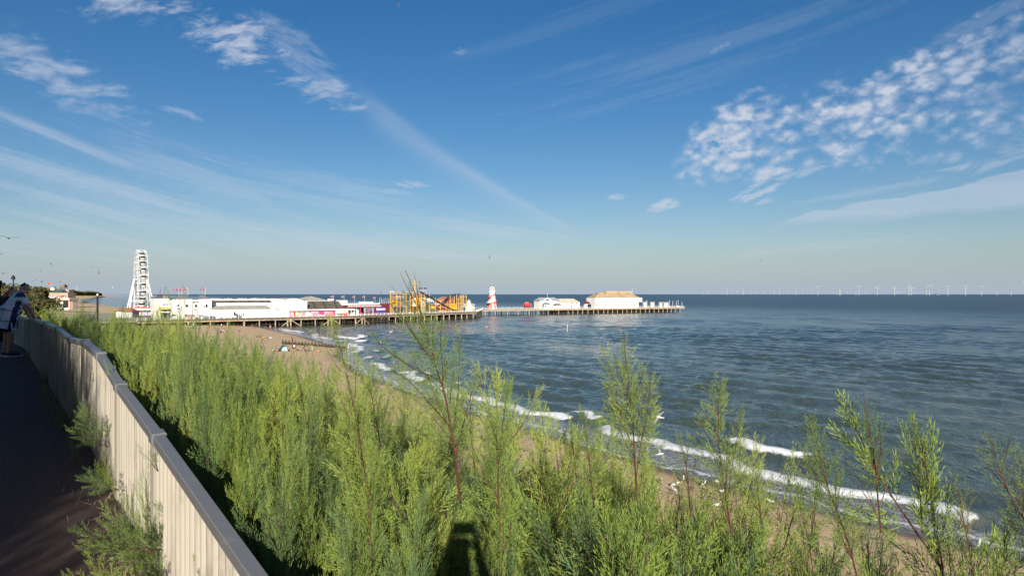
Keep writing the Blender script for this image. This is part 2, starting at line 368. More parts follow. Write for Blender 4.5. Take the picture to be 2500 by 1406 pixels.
# sea: rings of quads that widen with distance
rr = [22.0]
while rr[-1] < 60000:
    d = rr[-1]
    rr.append(d + (max(.16, min(d * d / 23338 * 1.25, .004 * d)) if d < 330 else d * (.0055 if d < 1200 else .03)))
rr = np.array(rr); th = np.radians(np.linspace(-47, 47, 560))
RR, TH = np.meshgrid(rr, th, indexing='ij'); SX = RR * np.sin(TH); SY = RR * np.cos(TH)
s_, n_ = sn(SX, SY); Q = shore(s_) - n_                     # Q < 0 is out at sea
H_ = np.zeros_like(RR); rng = np.random.default_rng(5)
dr = np.gradient(rr)[:, None]
SLX = 0
for i in range(64):
    lam = 1.3 * (13.0 / 1.3) ** rng.random(); k = 2 * math.pi / lam
    ang = rng.normal(0, .62); wd = -CN * math.cos(ang) + CU * math.sin(ang)
    if lam > 5: ang = rng.normal(0, .28); wd = -CN * math.cos(ang) + CU * math.sin(ang)
    amp = .0052 * lam ** .95 * rng.uniform(.5, 1.3)
    ph = k * (wd[0] * SX + wd[1] * SY) + rng.uniform(0, 6.28)
    fade = np.clip((lam / (dr * 2.6) - .6) / 1.2, 0, 1)
    w = np.sin(ph)
    H_ += amp * fade * (w + .28 * np.cos(2 * ph))
grp = .75 + .5 * np.sin(s_ * .045 + np.sin(n_ * .03) * 2) * np.sin(n_ * .05 + s_ * .013)
H_ *= grp
shal = np.clip(-Q / 14.0, 0.05, 1.0); H_ *= shal
def nz1(x, seed, smooth=True):
    r_ = np.random.default_rng(seed); out = np.zeros_like(x)
    for f_, a_ in ((.02, 1), (.05, .8), (.12, .55), (.27, .22)):
        out += a_ * np.sin(x * f_ * 6.28 * r_.uniform(.8, 1.25) + r_.uniform(0, 6.28))
    return out / 1.6
foam = np.zeros_like(RR)
# rolling breakers: (distance seaward, half width, s-range, strength, height)
def breaker(q0, hw, amt, hgt, seed, rng_s=None, th_=0.0):
    global H_, foam
    qq = -Q - q0 - 1.3 * nz1(s_, seed)
    on = np.clip((nz1(s_, seed + 50) - th_) * 2.5 + .5, 0, 1)
    if rng_s: on = on * np.clip((s_ - rng_s[0]) / 2.0, 0, 1) * np.clip((rng_s[1] - s_) / 2.0, 0, 1)
    front = np.exp(-np.where(qq > 0, qq / (hw * .7), qq / (hw * .75)) ** 2)
    H_ += hgt * on * np.exp(-np.where(qq > 0, qq / 2.4, qq / .8) ** 2)
    foam = np.maximum(foam, amt * on * front)
breaker(1.0, 1.0, .62, .04, 1, None, -3)                     # swash edge
breaker(5.8, 2.1, .80, .30, 2, (-40, 110), -.9)             # main surf line
breaker(5.0, 2.0, .85, .25, 12, (110, 280), -.3)
breaker(12.6, 1.5, .86, .50, 3, (29.0, 39.5), -3)            # separate breaker
breaker(11.0, 2.2, 1.0, .35, 4, (168, 215), -.2)
breaker(17.0, 2.2, .95, .35, 9, (170, 230), .25)
breaker(9.5, 1.4, .8, .30, 6, (40, 165), .55)
wash = np.clip((6.4 + 1.2 * nz1(s_, 2) + Q) / 2.0, 0, 1) * np.clip(-Q / .8 + .3, 0, 1)
foam = np.maximum(foam, .47 * wash)
# a few whitecaps farther out
r2 = np.random.default_rng(21)
for i in range(120):
    d0 = 60 + 560 * r2.random(); a0 = np.radians(r2.uniform(-30, 36)); x0, y0 = d0 * math.sin(a0), d0 * math.cos(a0)
    if sn(x0, y0)[1] - shore(sn(x0, y0)[0]) < 16: continue
    i0 = np.searchsorted(rr, d0 - 4); i1 = np.searchsorted(rr, d0 + 4) + 1
    j0 = np.searchsorted(th, a0 - 5 / d0); j1 = np.searchsorted(th, a0 + 5 / d0) + 1
    ds = s_[i0:i1, j0:j1] - sn(x0, y0)[0]; dn = n_[i0:i1, j0:j1] - sn(x0, y0)[1]
    L = r2.uniform(.5, 1.8)
    foam[i0:i1, j0:j1] = np.maximum(foam[i0:i1, j0:j1], .8 * np.exp(-(ds / L) ** 2 - (dn / .35) ** 2) * (H_[i0:i1, j0:j1] > .02))
wash_mask = np.clip(1 + Q / 3, 0, 1)
Zs = H_ * np.clip(-Q / 1.0 + .2, 0, 1) + .02
Zs = np.where(Q > 6, -1.0, Zs)
m_sea = bpy.data.materials.new('sea_water'); m_sea.use_nodes = True; t = m_sea.node_tree; bs = t.nodes['Principled BSDF']
deep = tmix(t, tmap(t, tattr(t, 'inland'), -220, -15), (.026, .050, .066), (.055, .074, .054))
deep = tmix(t, tmap(t, tattr(t, 'inland'), -9, -1), deep, (.11, .10, .075))
t.links.new(deep, bs.inputs['Base Color']); t.links.new(tmap(t, tattr(t, 'inland'), -700, -30, .34, .07), bs.inputs['Roughness']); bs.inputs['IOR'].default_value = 1.333
g = tn(t, 'ShaderNodeNewGeometry'); mp = tn(t, 'ShaderNodeMapping'); t.links.new(g.outputs['Position'], mp.inputs['Vector'])
mp.inputs['Rotation'].default_value = (0, 0, R(52)); mp.inputs['Scale'].default_value = (1.0, .45, 1.0)
hgt = tm(t, 'ADD', tm(t, 'MULTIPLY', tnoise(t, 1.0, 2, .6, mp.outputs[0]), .50), tm(t, 'ADD', tm(t, 'MULTIPLY', tnoise(t, 2.6, 3, .6, mp.outputs[0]), .26), tm(t, 'MULTIPLY', tnoise(t, 7.0, 3, .6, mp.outputs[0]), .10)))
bp = tn(t, 'ShaderNodeBump'); bp.inputs['Strength'].default_value = 1.0; bp.inputs['Distance'].default_value = .62
t.links.new(hgt, bp.inputs['Height']); t.links.new(bp.outputs[0], bs.inputs['Normal'])
fo = tn(t, 'ShaderNodeBsdfDiffuse'); fo.inputs['Color'].default_value = (.74, .75, .76, 1)
lace = tm(t, 'ADD', tm(t, 'MULTIPLY', tnoise(t, 1.9, 6, .68), .62), tm(t, 'MULTIPLY', tnoise(t, 7.0, 4, .6), .38))
fm = tmap(t, tm(t, 'SUBTRACT', tm(t, 'ADD', tm(t, 'MULTIPLY', tattr(t, 'foam'), 1.0), lace), 1.0), -.07, .24)
fm = tm(t, 'MULTIPLY', fm, tmap(t, tattr(t, 'foam'), .02, .3))
ms = tn(t, 'ShaderNodeMixShader'); t.links.new(fm, ms.inputs[0]); t.links.new(bs.outputs[0], ms.inputs[1]); t.links.new(fo.outputs[0], ms.inputs[2])
t.links.new(ms.outputs[0], t.nodes['Material Output'].inputs['Surface'])
keep = (Q < 8)
Fq = gridfaces(len(rr), len(th)); kf = keep.ravel()[Fq].any(1)
sm = mesh_np('sea', np.stack([SX, SY, Zs], -1).reshape(-1, 3), Fq[kf], [m_sea], True)
attr(sm, 'foam', foam); attr(sm, 'inland', Q)
tag(link('sea', sm), kind='structure', label='choppy blue-grey sea with white surf at the beach')
# ------------------------------------------------------------------ the pier
class Frame:
    """local frame on the pier: s along the near edge, w away from the beach side"""
    def __init__(f, x0, y0, x1, y1):
        f.o = np.array((x0, y0)); d = np.array((x1 - x0, y1 - y0)); f.L = np.hypot(*d); f.a = d / f.L; f.b = np.array((-f.a[1], f.a[0])); f.rz = math.atan2(f.a[1], f.a[0])
    def s(f, px, w):
        t = (px - 1250) / F; o = f.o + f.b * w; return (t * o[1] - o[0]) / (f.a[0] - t * f.a[1])
    def pos(f, s, w): p = f.o + f.a * s + f.b * w; return p[0], p[1]
    def z(f, py, s, w): return ZC - (py - 718) / F * f.pos(s, w)[1]
FA = Frame(-133, 271, -74, 317); FB = Frame(-74, 317, -20.5, 397); FC = Frame(-19.4, 449, 135, 535)
DECK = 3.7
class Bld:
    """a building: local x along the pier edge, y away from it, z up from the deck; sizes come from where its edges stand"""
    def __init__(b, f, name, label, cat, x0, x1, w, group=None, zb=DECK):
        b.f, b.w, b.zb = f, w, zb; b.s0 = (f.s(x0, w) + f.s(x1, w)) / 2; X, Y = f.pos(b.s0, w)
        b.r = empty(name, (X, Y, zb), f.rz); tag(b.r, label, cat, group); b.h = (f.s(x1, w) - f.s(x0, w)) / 2
    def x(b, px, dw=0): return b.f.s(px, b.w + dw) - b.s0
    def zz(b, py, px, dw=0): return b.f.z(py, b.f.s(px, b.w + dw), b.w + dw) - b.zb
    def part(b, name, m, mb, smooth=False): return mb.build(name, m, b.r, smooth)
    def box(b, name, m, x0, x1, y0, y1, z0, z1): return b.part(name, m, MB().box(x0, x1, y0, y1, z0, z1))
    def win(b, x0, x1, y0, y1, px=None, fr=white, dw=0, name='window'):
        """window given by its edges in the picture; set in the wall face"""
        X0, X1 = b.x(x0, dw), b.x(x1, dw); Z1, Z0 = b.zz(y0, x0, dw), b.zz(y1, x0, dw); o = b.part(name, fr, MB().box(X0 - .12, X1 + .12, dw - .06, dw + .05, Z0 - .12, Z1 + .12))
        k = MB().box(X0, X1, dw - .075, dw - .055, Z0, Z1).build('pane', glassd, o); kid(o, k); return o
def hip(mb, x0, x1, y0, y1, z0, z1, rx, over=.4, mi=0, ry=0.0):
    x0 -= over; x1 += over; y0 -= over; y1 += over; ym = (y0 + y1) / 2
    return mb.add([(x0, y0, z0), (x1, y0, z0), (x1, y1, z0), (x0, y1, z0), (x0 + rx, ym - ry, z1), (x1 - rx, ym - ry, z1), (x1 - rx, ym + ry, z1), (x0 + rx, ym + ry, z1)],
                  [(0, 1, 5, 4), (1, 2, 6, 5), (2, 3, 7, 6), (3, 0, 4, 7), (4, 5, 6, 7), (3, 2, 1, 0)], mi)
# --- deck, piles, braces and railings
pier = empty('pier', (-74, 317, 0)); tag(pier, 'long timber seaside pier on rows of piles running out into the sea', 'pier')
def pk(mb, name, m, smooth=False): return child_at(mb, name, m, pier, smooth)
def child_at(mb, name, mats, parent, smooth=False):
    o = mb.build(name, mats, parent, smooth); o.matrix_parent_inverse = Matrix.Translation(parent.location).inverted(); return o
polyA = [(-250, 235, 0), (-190, 226, 0), (-133, 271, 0), (-74, 317, 0), (-20.5, 397, 0), (-19.4, 449, 0), (-62, 480, 0), (-150, 415, 0), (-210, 380, 0), (-262, 330, 0)]
m_deck = mat('pier_deck_boards', (.33, .30, .25), .85, .2, .8)
pk(MB().prism([(x, y, 3.25) for x, y, _ in polyA], (0, 0, .45)), 'deck', m_deck)
c3 = FC.pos(FC.L, 0); c4 = FC.pos(FC.L, 30); c1 = FC.pos(-6, 30)
pk(MB().prism([(-19.4, 449, 3.2), (*c3, 3.2), (*c4, 3.2), (*c1, 3.2)], (0, 0, .44)), 'deck', m_deck)
for f, s0, s1, zt in ((FA, -14, FA.L, 3.24), (FB, 0, FB.L, 3.24), (FC, 0, FC.L, 3.19)):
    mb = MB(); p, q = f.pos(s0, -.12), f.pos(s1, -.12); p2, q2 = f.pos(s0, .35), f.pos(s1, .35)
    mb.prism([(*p, zt - .55), (*q, zt - .55), (*q2, zt - .55), (*p2, zt - .55)], (0, 0, .55)); pk(mb, 'edge_beam', timber)
    mb = MB(); p, q = f.pos(s0, -.2), f.pos(s1, -.2); p2, q2 = f.pos(s0, -.125), f.pos(s1, -.125)
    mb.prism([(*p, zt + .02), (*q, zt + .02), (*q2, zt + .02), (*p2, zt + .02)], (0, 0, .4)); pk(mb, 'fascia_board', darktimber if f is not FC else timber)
pm_ = {}
def pile_mesh(h, r_):
    k = (round(h, 1), r_)
    if k not in pm_: pm_[k] = MB().tube([(0, 0, -h), (0, 0, 0)], r_, 8).mesh('pile', timber, True)
    return pm_[k]
rp = np.random.default_rng(3)
def pile(f, s, w, big=.26, top=2.65):
    x, y = f.pos(s, w); g = min(gz(x, y), 0) - .6; h = top - max(g, -2.0)
    o = link('pile', pile_mesh(h, big), pier); o.matrix_parent_inverse = Matrix.Translation(pier.location).inverted(); o.location = (x, y, top); o.rotation_euler = (rp.normal(0, .012), rp.normal(0, .012), 0); kid(pier, o)
back = MB()
for f, st, s0, rows in ((FA, 6.1, -12, 6), (FB, 5.3, 2, 7), (FC, 8.0, 2, 4)):
    s = s0; k = 0
    while s < f.L - .3:
        stp = st * (.55 if f is FC and s > 62 else 1)
        pile(f, s, .15, .34 if k % 3 == 0 and f is not FC else .24)
        if k % 3 == 1 and f is FA and s > 22: pass
        for r_ in range(1, rows):
            x, y = f.pos(s + rp.normal(0, .5), r_ * (5.5 if f is not FC else 8)); g = max(min(gz(x, y), 0) - .5, -2); back.tube([(x, y, g), (x, y, 3.2)], .22, 5)
        if f is FB or (f is FC and s > 62):
            x, y = f.pos(s + stp * .45, 2.2); back.tube([(x, y, -1.5), (x, y, 3.2)], .2, 5)
        s += stp * rp.uniform(.85, 1.15); k += 1
for k in range(9):
    x, y = -20.5 + 1.1 * k / 9 * .9, 397 + 5.6 * k; back.tube([(x, y, -1.5), (x, y, 3.2)], .24, 6)
for f, s0, s1, rows_ in ((FA, -14, FA.L + 20, (2.5, 6, 11, 17, 24, 32)), (FB, -4, FB.L, (2.5, 6, 11, 17, 24, 32)), (FC, 58, FC.L - 1, (3, 9, 16, 23))):  # extra close-set dark timbers, added to block light under the deck
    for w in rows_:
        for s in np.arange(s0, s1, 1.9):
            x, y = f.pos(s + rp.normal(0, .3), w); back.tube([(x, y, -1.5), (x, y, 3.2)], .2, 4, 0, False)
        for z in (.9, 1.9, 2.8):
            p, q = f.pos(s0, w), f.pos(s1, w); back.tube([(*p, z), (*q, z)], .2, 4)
child_at(back, 'inner_and_shade_piles', darktimber, pier)['kind'] = 'stuff'
for px in (710, 810, 884):                                         # the three big raking braces
    f = FA if px < 855 else FB; s = f.s(px, 0)
    for sg in (-1, 1):
        mb = MB(); x, y = f.pos(s, -.2); x2, y2 = f.pos(s + sg * 4.2, -.2); mb.tube([(x, y, 2.7), (x2, y2, .0)], .22, 6); pk(mb, 'raking_brace', timber)
    x, y = f.pos(s, .0); mb = MB(); mb.tube([(x, y, -1), (x, y, 2.9)], .34, 6); pk(mb, 'pile', timber)
# railings
rail_post = MB().box(-.075, .075, -.075, .075, 0, 1.15).mesh('railing_post', white)
def railing(f, s0, s1, st, w=.1, z=DECK, skip=None, rails=(.35, .75, 1.12)):
    s = s0
    while s <= s1:
        x, y = f.pos(s, w); o = link('railing_post', rail_post, pier); o.matrix_parent_inverse = Matrix.Translation(pier.location).inverted(); o.location = (x, y, z); o.rotation_euler = (0, 0, f.rz); kid(pier, o); s += st
    for h in rails:
        mb = MB(); p, q = f.pos(s0, w), f.pos(s1, w); mb.tube([(*p, z + h), (*q, z + h)], .035, 4); pk(mb, 'railing_bar', offwhite)
railing(FA, -14, FA.L, 2.9); railing(FB, 0, FB.L, 2.6); railing(FC, 0, FC.L, 2.6, .1, 3.64); railing(FC, 4, FC.L, 5.2, 28.5, 3.64)
fe = Frame(*FC.pos(FC.L - .2, 0), *FC.pos(FC.L - .2, 30)); railing(fe, 0, 30, 2.6, 0, 3.64); fr2 = Frame(-20.7, 397, -19.6, 449); railing(fr2, 0, 52, 2.6, 0)
# bars of the railing infill
mb = MB()
for f, s0, s1, z in ((FB, 0, FB.L, DECK), (FC, 0, FC.L, 3.64)):
    for s in np.arange(s0, s1, .42): x, y = f.pos(s, .1); mb.tube([(x, y, z + .1), (x, y, z + 1.1)], .022, 3, 0, False)
child_at(mb, 'railing_bars', offwhite, pier)['kind'] = 'stuff'

# --- white buildings at the shore end
b = Bld(FA, 'domed_corner_building', 'cream corner building with two slate domes and a yellow awning beside the ferris wheel', 'building', 379, 421, 19)
H = b.zz(730, 400); x0, x1 = b.x(379), b.x(420); b.box('wall', cream, x0, x1, 0, 9, 0, H - .5); b.box('parapet', white, x0 - .15, b.x(413) + .15, -.15, 9.15, H - .5, H + .1)
for px, dw, pm2 in ((391, 3, darkfelt), (402, 3, slate)):
    X = b.x(px, dw); r_ = 2.0 if px < 400 else 2.15; top = b.zz(720.5, px, dw); mb = MB()
    mb.lathe([(r_ * math.cos(a), H + .1 + (top - H) * math.sin(a)) for a in np.linspace(0, 1.45, 7)] + [(.1, top + .2)], 16, X, dw); d_ = b.part('dome', pm2, mb, True)
    k = MB().tube([(X, dw, top), (X, dw, b.zz(701, px, dw))], .07, 5).build('mast', darksteel, d_)
for px in (397, 400.3, 403.6, 407, 412, 417): b.win(px, px + 1.9, 741, 746)
b.box('window_ledge', white, b.x(395), x1, -.2, -.01, b.zz(748, 400), b.zz(747.4, 400))
mb = MB(); X0, X1 = b.x(388, -2), b.x(413, -2); z1, z0 = b.zz(749.5, 400), b.zz(753.5, 400); mb.add([(X0, -.05, z1), (X1, -.05, z1), (X1, -2.2, z0), (X0, -2.2, z0), (X0, -2.2, z0 - .35), (X1, -2.2, z0 - .35)], [(0, 3, 2, 1), (3, 4, 5, 2)]); b.part('awning', mat('yellow_awning', (.50, .44, .12), .8, .3, 2), mb)
b.box('shop_opening', black, b.x(392), b.x(419.5), -.08, -.02, 0, b.zz(754, 400))
b = Bld(FA, 'white_pier_hall_front', 'large white two-storey pier building with three bays, slate roofs and a dark square window', 'building', 421, 516, 15)
x0, x1 = b.x(421), b.x(516); H = b.zz(732.5, 470); b.box('wall', white, x0, x1, 0, 20, 0, H)
for a, c in ((421, 437), (440, 469), (484, 516)): b.box('bay', white, b.x(a), b.x(c), -.5, -.002, 0, H + .35)
b.box('cornice', offwhite, x0 - .1, x1 + .1, -.62, -.5, H - .5, H - .3)
b.win(452.5, 459.5, 743.5, 749.6, dw=-.5, name='window'); b.win(498, 500, 745.5, 750.6, dw=-.5); b.win(502, 506.7, 743, 750.6, dw=-.5)
o = b.win(475.5, 480.5, 743.5, 750, dw=0); b.win(433, 436.5, 742.5, 749, dw=-.5, fr=offwhite); b.win(433, 436.5, 752, 756, dw=-.5, fr=offwhite); b.win(432.5, 434, 758, 763, dw=-.5); b.win(435.5, 437, 758, 763, dw=-.5)
mb = MB(); X0, X1 = b.x(469.5), b.x(484); zt = b.zz(734, 476); n = 8; pts = [(X0 + (X1 - X0) * k / n, -.35, zt - 1.15 + .7 * math.sin(math.pi * k / n)) for k in range(n + 1)]
mb.prism([(X1, -.35, zt), (X0, -.35, zt)] + pts, (0, .25, 0)); b.part('arched_awning', mat('olive_awning', (.16, .15, .09), .8), mb)
b.box('lintel', offwhite, b.x(428.5), b.x(438), -.6, -.5, b.zz(738.2, 433), b.zz(736.8, 433))
b.box('doorway', black, b.x(451), b.x(456), -.54, -.505, 0, b.zz(767, 453))
for a, c, t_, rx_ in ((426, 468, 720.3, 3.5), (492, 512, 720.5, 1.6)):
    mb = MB(); hip(mb, b.x(a, 2), b.x(c, 2), 2, 13, H + .02, b.zz(t_, (a + c) / 2, 7.5), rx_, .2, 0, 2.5); rf = b.part('roof', slate, mb)
m_uj = mat('flag_red_white_blue', (.34, .10, .11), .8, .3, 1.4, col2=(.16, .16, .27))
def flag(f, px, y_top, y_base, w, label, L=2.0, m_=None, name='flag_on_pole', zb=None):
    s = f.s(px, w); X, Y = f.pos(s, w); zb_ = f.z(y_base, s, w) if zb is None else zb; zt = f.z(y_top, s, w); e = empty(name, (X, Y, zb_), f.rz); tag(e, label, 'flag', 'flags flying along the pier')
    MB().tube([(0, 0, 0), (0, 0, zt - zb_)], .055, 5).build('pole', offwhite, e); h = zt - zb_ - .15; mb = MB(); n = 6
    V = [(-L * k / n, .18 * math.sin(k * 1.6), h - q * L * .55 - .12 * k / n * L) for k in range(n + 1) for q in (0, 1)]
    mb.add(V, [(2 * k, 2 * k + 2, 2 * k + 3, 2 * k + 1) for k in range(n)]); mb.build('flag', m_ or m_uj, e); return e
for px, yt, lb in ((436.5, 703, 'first of the flags on the slate roof, beside the twin domes'), (444, 704, 'second flag on the slate roof, drooping close by the first'), (455, 701, 'third flag on the slate roof, on the tallest pole'), (459, 703, 'fourth flag on the slate roof, touching the third'), (501, 701.5, 'lone red and blue flag above the small slate roof')):
    flag(FA, px, yt, 721.5, 22, lb)
# roof letters, seen from behind
m_letter = mat('white_letter', (.82, .82, .80), .5, .03)
sg = Bld(FA, 'rooftop_letter_sign', 'row of big white sign letters seen from behind on the long hall roof', 'sign', 511, 648, 30)
sg.r.location.z = FA.z(735.2, sg.s0, 30)
tx = 'HTSOW  NOM   OOIO AOTEALIO'; fr_ = MB(); fr_.box(sg.x(511), sg.x(648), .15, .25, .1, .25); fr_.box(sg.x(511), sg.x(648), .15, .25, .8, .9)
for k in range(24): X = sg.x(511) + (sg.x(648) - sg.x(511)) * k / 23; fr_.box(X - .05, X + .05, .15, .25, -.6, 1.0)
fr_.build('frame', offwhite, sg.r)
for k, ch in enumerate(tx):
    if ch == ' ': continue
    me = text_mesh('letter', ch, 1.9, m_letter, .06, 'CENTER'); me.transform(Matrix.Rotation(R(90), 4, 'X')); o = link('letter', me, sg.r); X = sg.x(513) + (sg.x(646) - sg.x(513)) * k / (len(tx) - 1); o.location = (X, 0, 0)
# long hall
b = Bld(FA, 'long_white_hall', 'long low white hall with a dark roof edge and grey lean-to roof', 'building', 517, 690, 12)
x0, x1 = b.x(517), b.x(672); zl = b.zz(754.5, 590); b.box('lean_to_wall', white, x0, b.x(700), 0, 1.2, 0, zl); b.box('upper_wall', white, b.x(517, 7), b.x(674, 7), 7, 30, 0, b.zz(738.5, 590, 7))
mb = MB(); mb.prism([(x0 - .02, -.3, zl + .01), (x0 - .02, 7.0, b.zz(745.5, 560, 7)), (x0 - .02, 7.0, zl + .01)], (b.x(663) - x0, 0, 0)); b.part('lean_to_roof', greyroof, mb)
b.box('gutter', offwhite, x0, b.x(700), -.36, -.24, zl - .25, zl - .05)
b.box('roof_edge', darkfelt, b.x(517, 6.6), b.x(660, 6.6), 6.6, 30.4, b.zz(738.5, 590, 7) + .01, b.zz(733.6, 590, 7)); b.box('roof_deck', offwhite, b.x(525, 7), b.x(660, 7), 7.6, 30, b.zz(733.5, 590, 7) + .01, b.zz(732.8, 590, 7) + .4)
for a, c, y0, y1 in ((559.5, 563.5, 766, 771.5), (564.8, 568, 765.5, 771.5), (569, 571.6, 765, 771.5), (572.6, 575.4, 765, 771.5), (576.4, 579.6, 765, 771.5), (584, 586, 767, 771), (588, 590, 767, 777), (592.4, 595, 765.5, 772)): b.win(a, c, y0, y1)
for px in (552.5, 628): b.box('downpipe', steel, b.x(px) - .06, b.x(px) + .06, -.14, -.02, 0, zl - .1)
b.box('low_step_rail', offwhite, b.x(642), b.x(667), -1.2, -1.1, .9, 1.0)
mb = MB(); X0, X1 = b.x(672.5), b.x(693); mb.add([(X0, -.4, b.zz(757.5, 680)), (X1, -.4, b.zz(758.5, 680)), (b.x(686), .9, b.zz(751.5, 680)), (b.x(673), .9, b.zz(749.5, 680))], [(0, 1, 2, 3)]); b.part('porch_roof', greyroof, mb)
b.box('side_door', mat('grey_shutter', (.22, .22, .21), .6, .2, 2), b.x(692.5), b.x(701.5), -.06, -.01, 0, b.zz(762, 696))
b = Bld(FA, 'white_stage_block', 'tall plain white block between the long hall and the brown theatre roof', 'building', 674, 750, 16)
H = b.zz(736, 712); b.box('wall', white, b.x(674), b.x(750), 0, 17, 0, H); b.box('coping', offwhite, b.x(674) - .1, b.x(750) + .1, -.1, .3, H, H + .18)
b = Bld(FA, 'vaulted_roof_hall', 'hall with two low curved grey vaults showing above the white blocks', 'building', 640, 745, 34)
for a, c, top in ((637, 703, 728.6), (690, 745, 728.2)):
    X0, X1 = b.x(a), b.x(c); zb_ = b.zz(737, 690); zt = b.zz(top, 690); n = 12; pts = [(X0 + (X1 - X0) * k / n, 0, zb_ + (zt - zb_) * math.sin(math.pi * k / n) ** .8) for k in range(n + 1)]
    mb = MB(); mb.prism(pts, (0, 16, 0)); b.part('vault_roof', mat('pale_vault', (.55, .54, .50), .7, .1, .4), mb, False)
b.box('wall', offwhite, b.x(640), b.x(745), .2, 15.8, 0, b.zz(737.2, 690))
# brown theatre
b = Bld(FA, 'brown_theatre', 'theatre with a big dark brown sloping roof and white gable end above the pink hoarding', 'building', 751, 846, 17)
z0 = b.zz(755.5, 790); b.box('wall', cream, b.x(751), b.x(845), .5, 16, 0, z0); mb = MB(); zt = b.zz(735.6, 790, 6); X = [b.x(751), b.x(846)]; 
mb.prism([(X[0], -.2, z0), (X[0], 7.5, zt), (X[0], 15, zt), (X[0], 16, z0)], (X[1] - X[0] - .9, 0, 0)); rf = b.part('roof', mat('dark_brown_sheet', (.115, .095, .075), .75, .12, .3), mb)
m_rs = mat('roof_strip_dark', (.065, .055, .047), .8)
for a in (770, 795, 822):
    q = b.x(a) - b.x(760); p = [(b.x(a - 9, 7), 7.5, zt), (b.x(a - 3.5, 7), 7.5, zt), (b.x(a + 5), -.2, z0), (b.x(a - 1), -.2, z0)]; nv = Vector((0, -(zt - z0), 7.7)).normalized() * .02
    MB().add([tuple(Vector(v) + nv) for v in p], [(3, 2, 1, 0)]).build('roof_band', m_rs, rf)
b.box('end_wall', white, b.x(841, 5), b.x(844, 5), 3, 15, 0, zt + .5)
b = Bld(FA, 'theatre_back_house', 'grey hipped roof with a flat ridge rising behind the brown theatre', 'building', 744, 800, 38)
mb = MB(); hip(mb, b.x(745), b.x(799), 0, 18, b.zz(733.5, 770), b.zz(723.5, 770), 6, .3, 0, 3); b.part('roof', greyroof, mb); b.box('wall', offwhite, b.x(746), b.x(798), 0, 18, 0, b.zz(733.6, 770))
for px in (803.5, 811.5):
    s = FA.s(px, 30); X, Y = FA.pos(s, 30); e = MB().lathe([(0, -.9), (.75, -.6), (1.05, 0), (.75, .6), (0, .9)], 12, 0, 0).build('roof_ventilator', offwhite, None, True); e.location = (X, Y, FA.z(733, s, 30)); tag(e, 'round pale ventilator on the theatre roof, ' + ('nearer the grey hipped roof' if px < 806 else 'farther from the grey hipped roof'), 'ventilator', 'ventilators on the theatre roof')
# canopy with hoarding
b = Bld(FA, 'amusement_arcade_front', 'arcade front with a long white canopy and a bright pink printed hoarding below', 'kiosk row', 703, 866, 7.5)
zc = b.zz(757.8, 785); zt = b.zz(754.8, 785); b.box('canopy', white, b.x(706), b.x(865), -.8, 4, zc, zt); b.box('wall', offwhite, b.x(703), b.x(820), .6, 5, 0, zc - .01)
m_hd1 = mat('pink_hoarding', (.62, .05, .17), .6, .1, .4); m_hd2 = mat('pale_pink_hoarding', (.80, .42, .48), .6, .3, .9); m_hd3 = mat('mixed_stall_colours', (.60, .55, .45), .6, .5, .8, col2=(.12, .20, .17))
zl = b.zz(771.5, 785)
for a, c, m_ in ((708, 722, red), (722, 755, m_hd3), (755, 819, m_hd1)): b.box('hoarding', m_, b.x(a) + .02, b.x(c), .45, .58, zl, zc - .05)
for a, c, y0, y1, m_ in ((710, 718, 760, 771, m_hd2), (733, 745, 763, 771, m_hd2), (742, 748, 759, 764, mat('green_print', (.12, .40, .20), .6)), (748, 757, 762, 771, white), (725, 731, 765, 770, mat('yellow_print', (.65, .55, .2), .6)), (757, 763, 764, 771, white)): b.box('printed_panel', m_, b.x(a), b.x(c), .40, .448, b.zz(y1, a), b.zz(y0, a))
for a, y, s_ in ((761, 763.8, 'ICE'), (761, 768, 'BAR'), (794, 763.8, 'DINE'), (794, 767.8, 'BAR')):        # too small in the picture to read: block letters
    pass
rw = np.random.default_rng(8)
for a0, a1 in ((760, 779), (793, 815)):
    for y in (760.4, 764.4):
        q = a0
        while q < a1:
            wd = rw.uniform(1.6, 2.6); b.box('printed_block', m_hd2, b.x(q), b.x(min(q + wd, a1)), .40, .448, b.zz(y + 3.2, q), b.zz(y, q)); q += wd + rw.uniform(.5, 1.0)
b.box('printed_block', m_hd2, b.x(768), b.x(792), .40, .446, b.zz(771, 780), b.zz(768.6, 780))
for px in (819.5, 838, 848, 856, 864): b.box('canopy_post', white, b.x(px) - .1, b.x(px) + .1, -.7, -.5, 0, zc - .01)
b.box('counter', mat('stall_grey', (.30, .33, .32), .7, .3, 1), b.x(820), b.x(846), 1, 2, 0, b.zz(768, 830)); 
b = Bld(FA, 'red_white_stall', 'small red and white stall beneath the end of the white canopy', 'stall', 837, 848, 6)
b.box('counter', red, b.x(837), b.x(847.5), 0, 1.5, 0, b.zz(764.5, 842)); b.box('upper', cream, b.x(837.6), b.x(847), .1, 1.4, b.zz(764.4, 842), b.zz(760.5, 842))
b = Bld(FB, 'white_ticket_kiosk', 'white box kiosk with a doorway between the canopy and the carousel roof', 'kiosk', 864, 877, 7)
b.box('wall', white, b.x(864), b.x(876.5), 0, 3, 0, b.zz(756.5, 870)); b.box('roof', offwhite, b.x(863.6), b.x(877), -.2, 3.2, b.zz(756.4, 870), b.zz(755.4, 870)); b.box('doorway', glassd, b.x(866), b.x(868), -.03, -.005, 0, b.zz(759, 867))
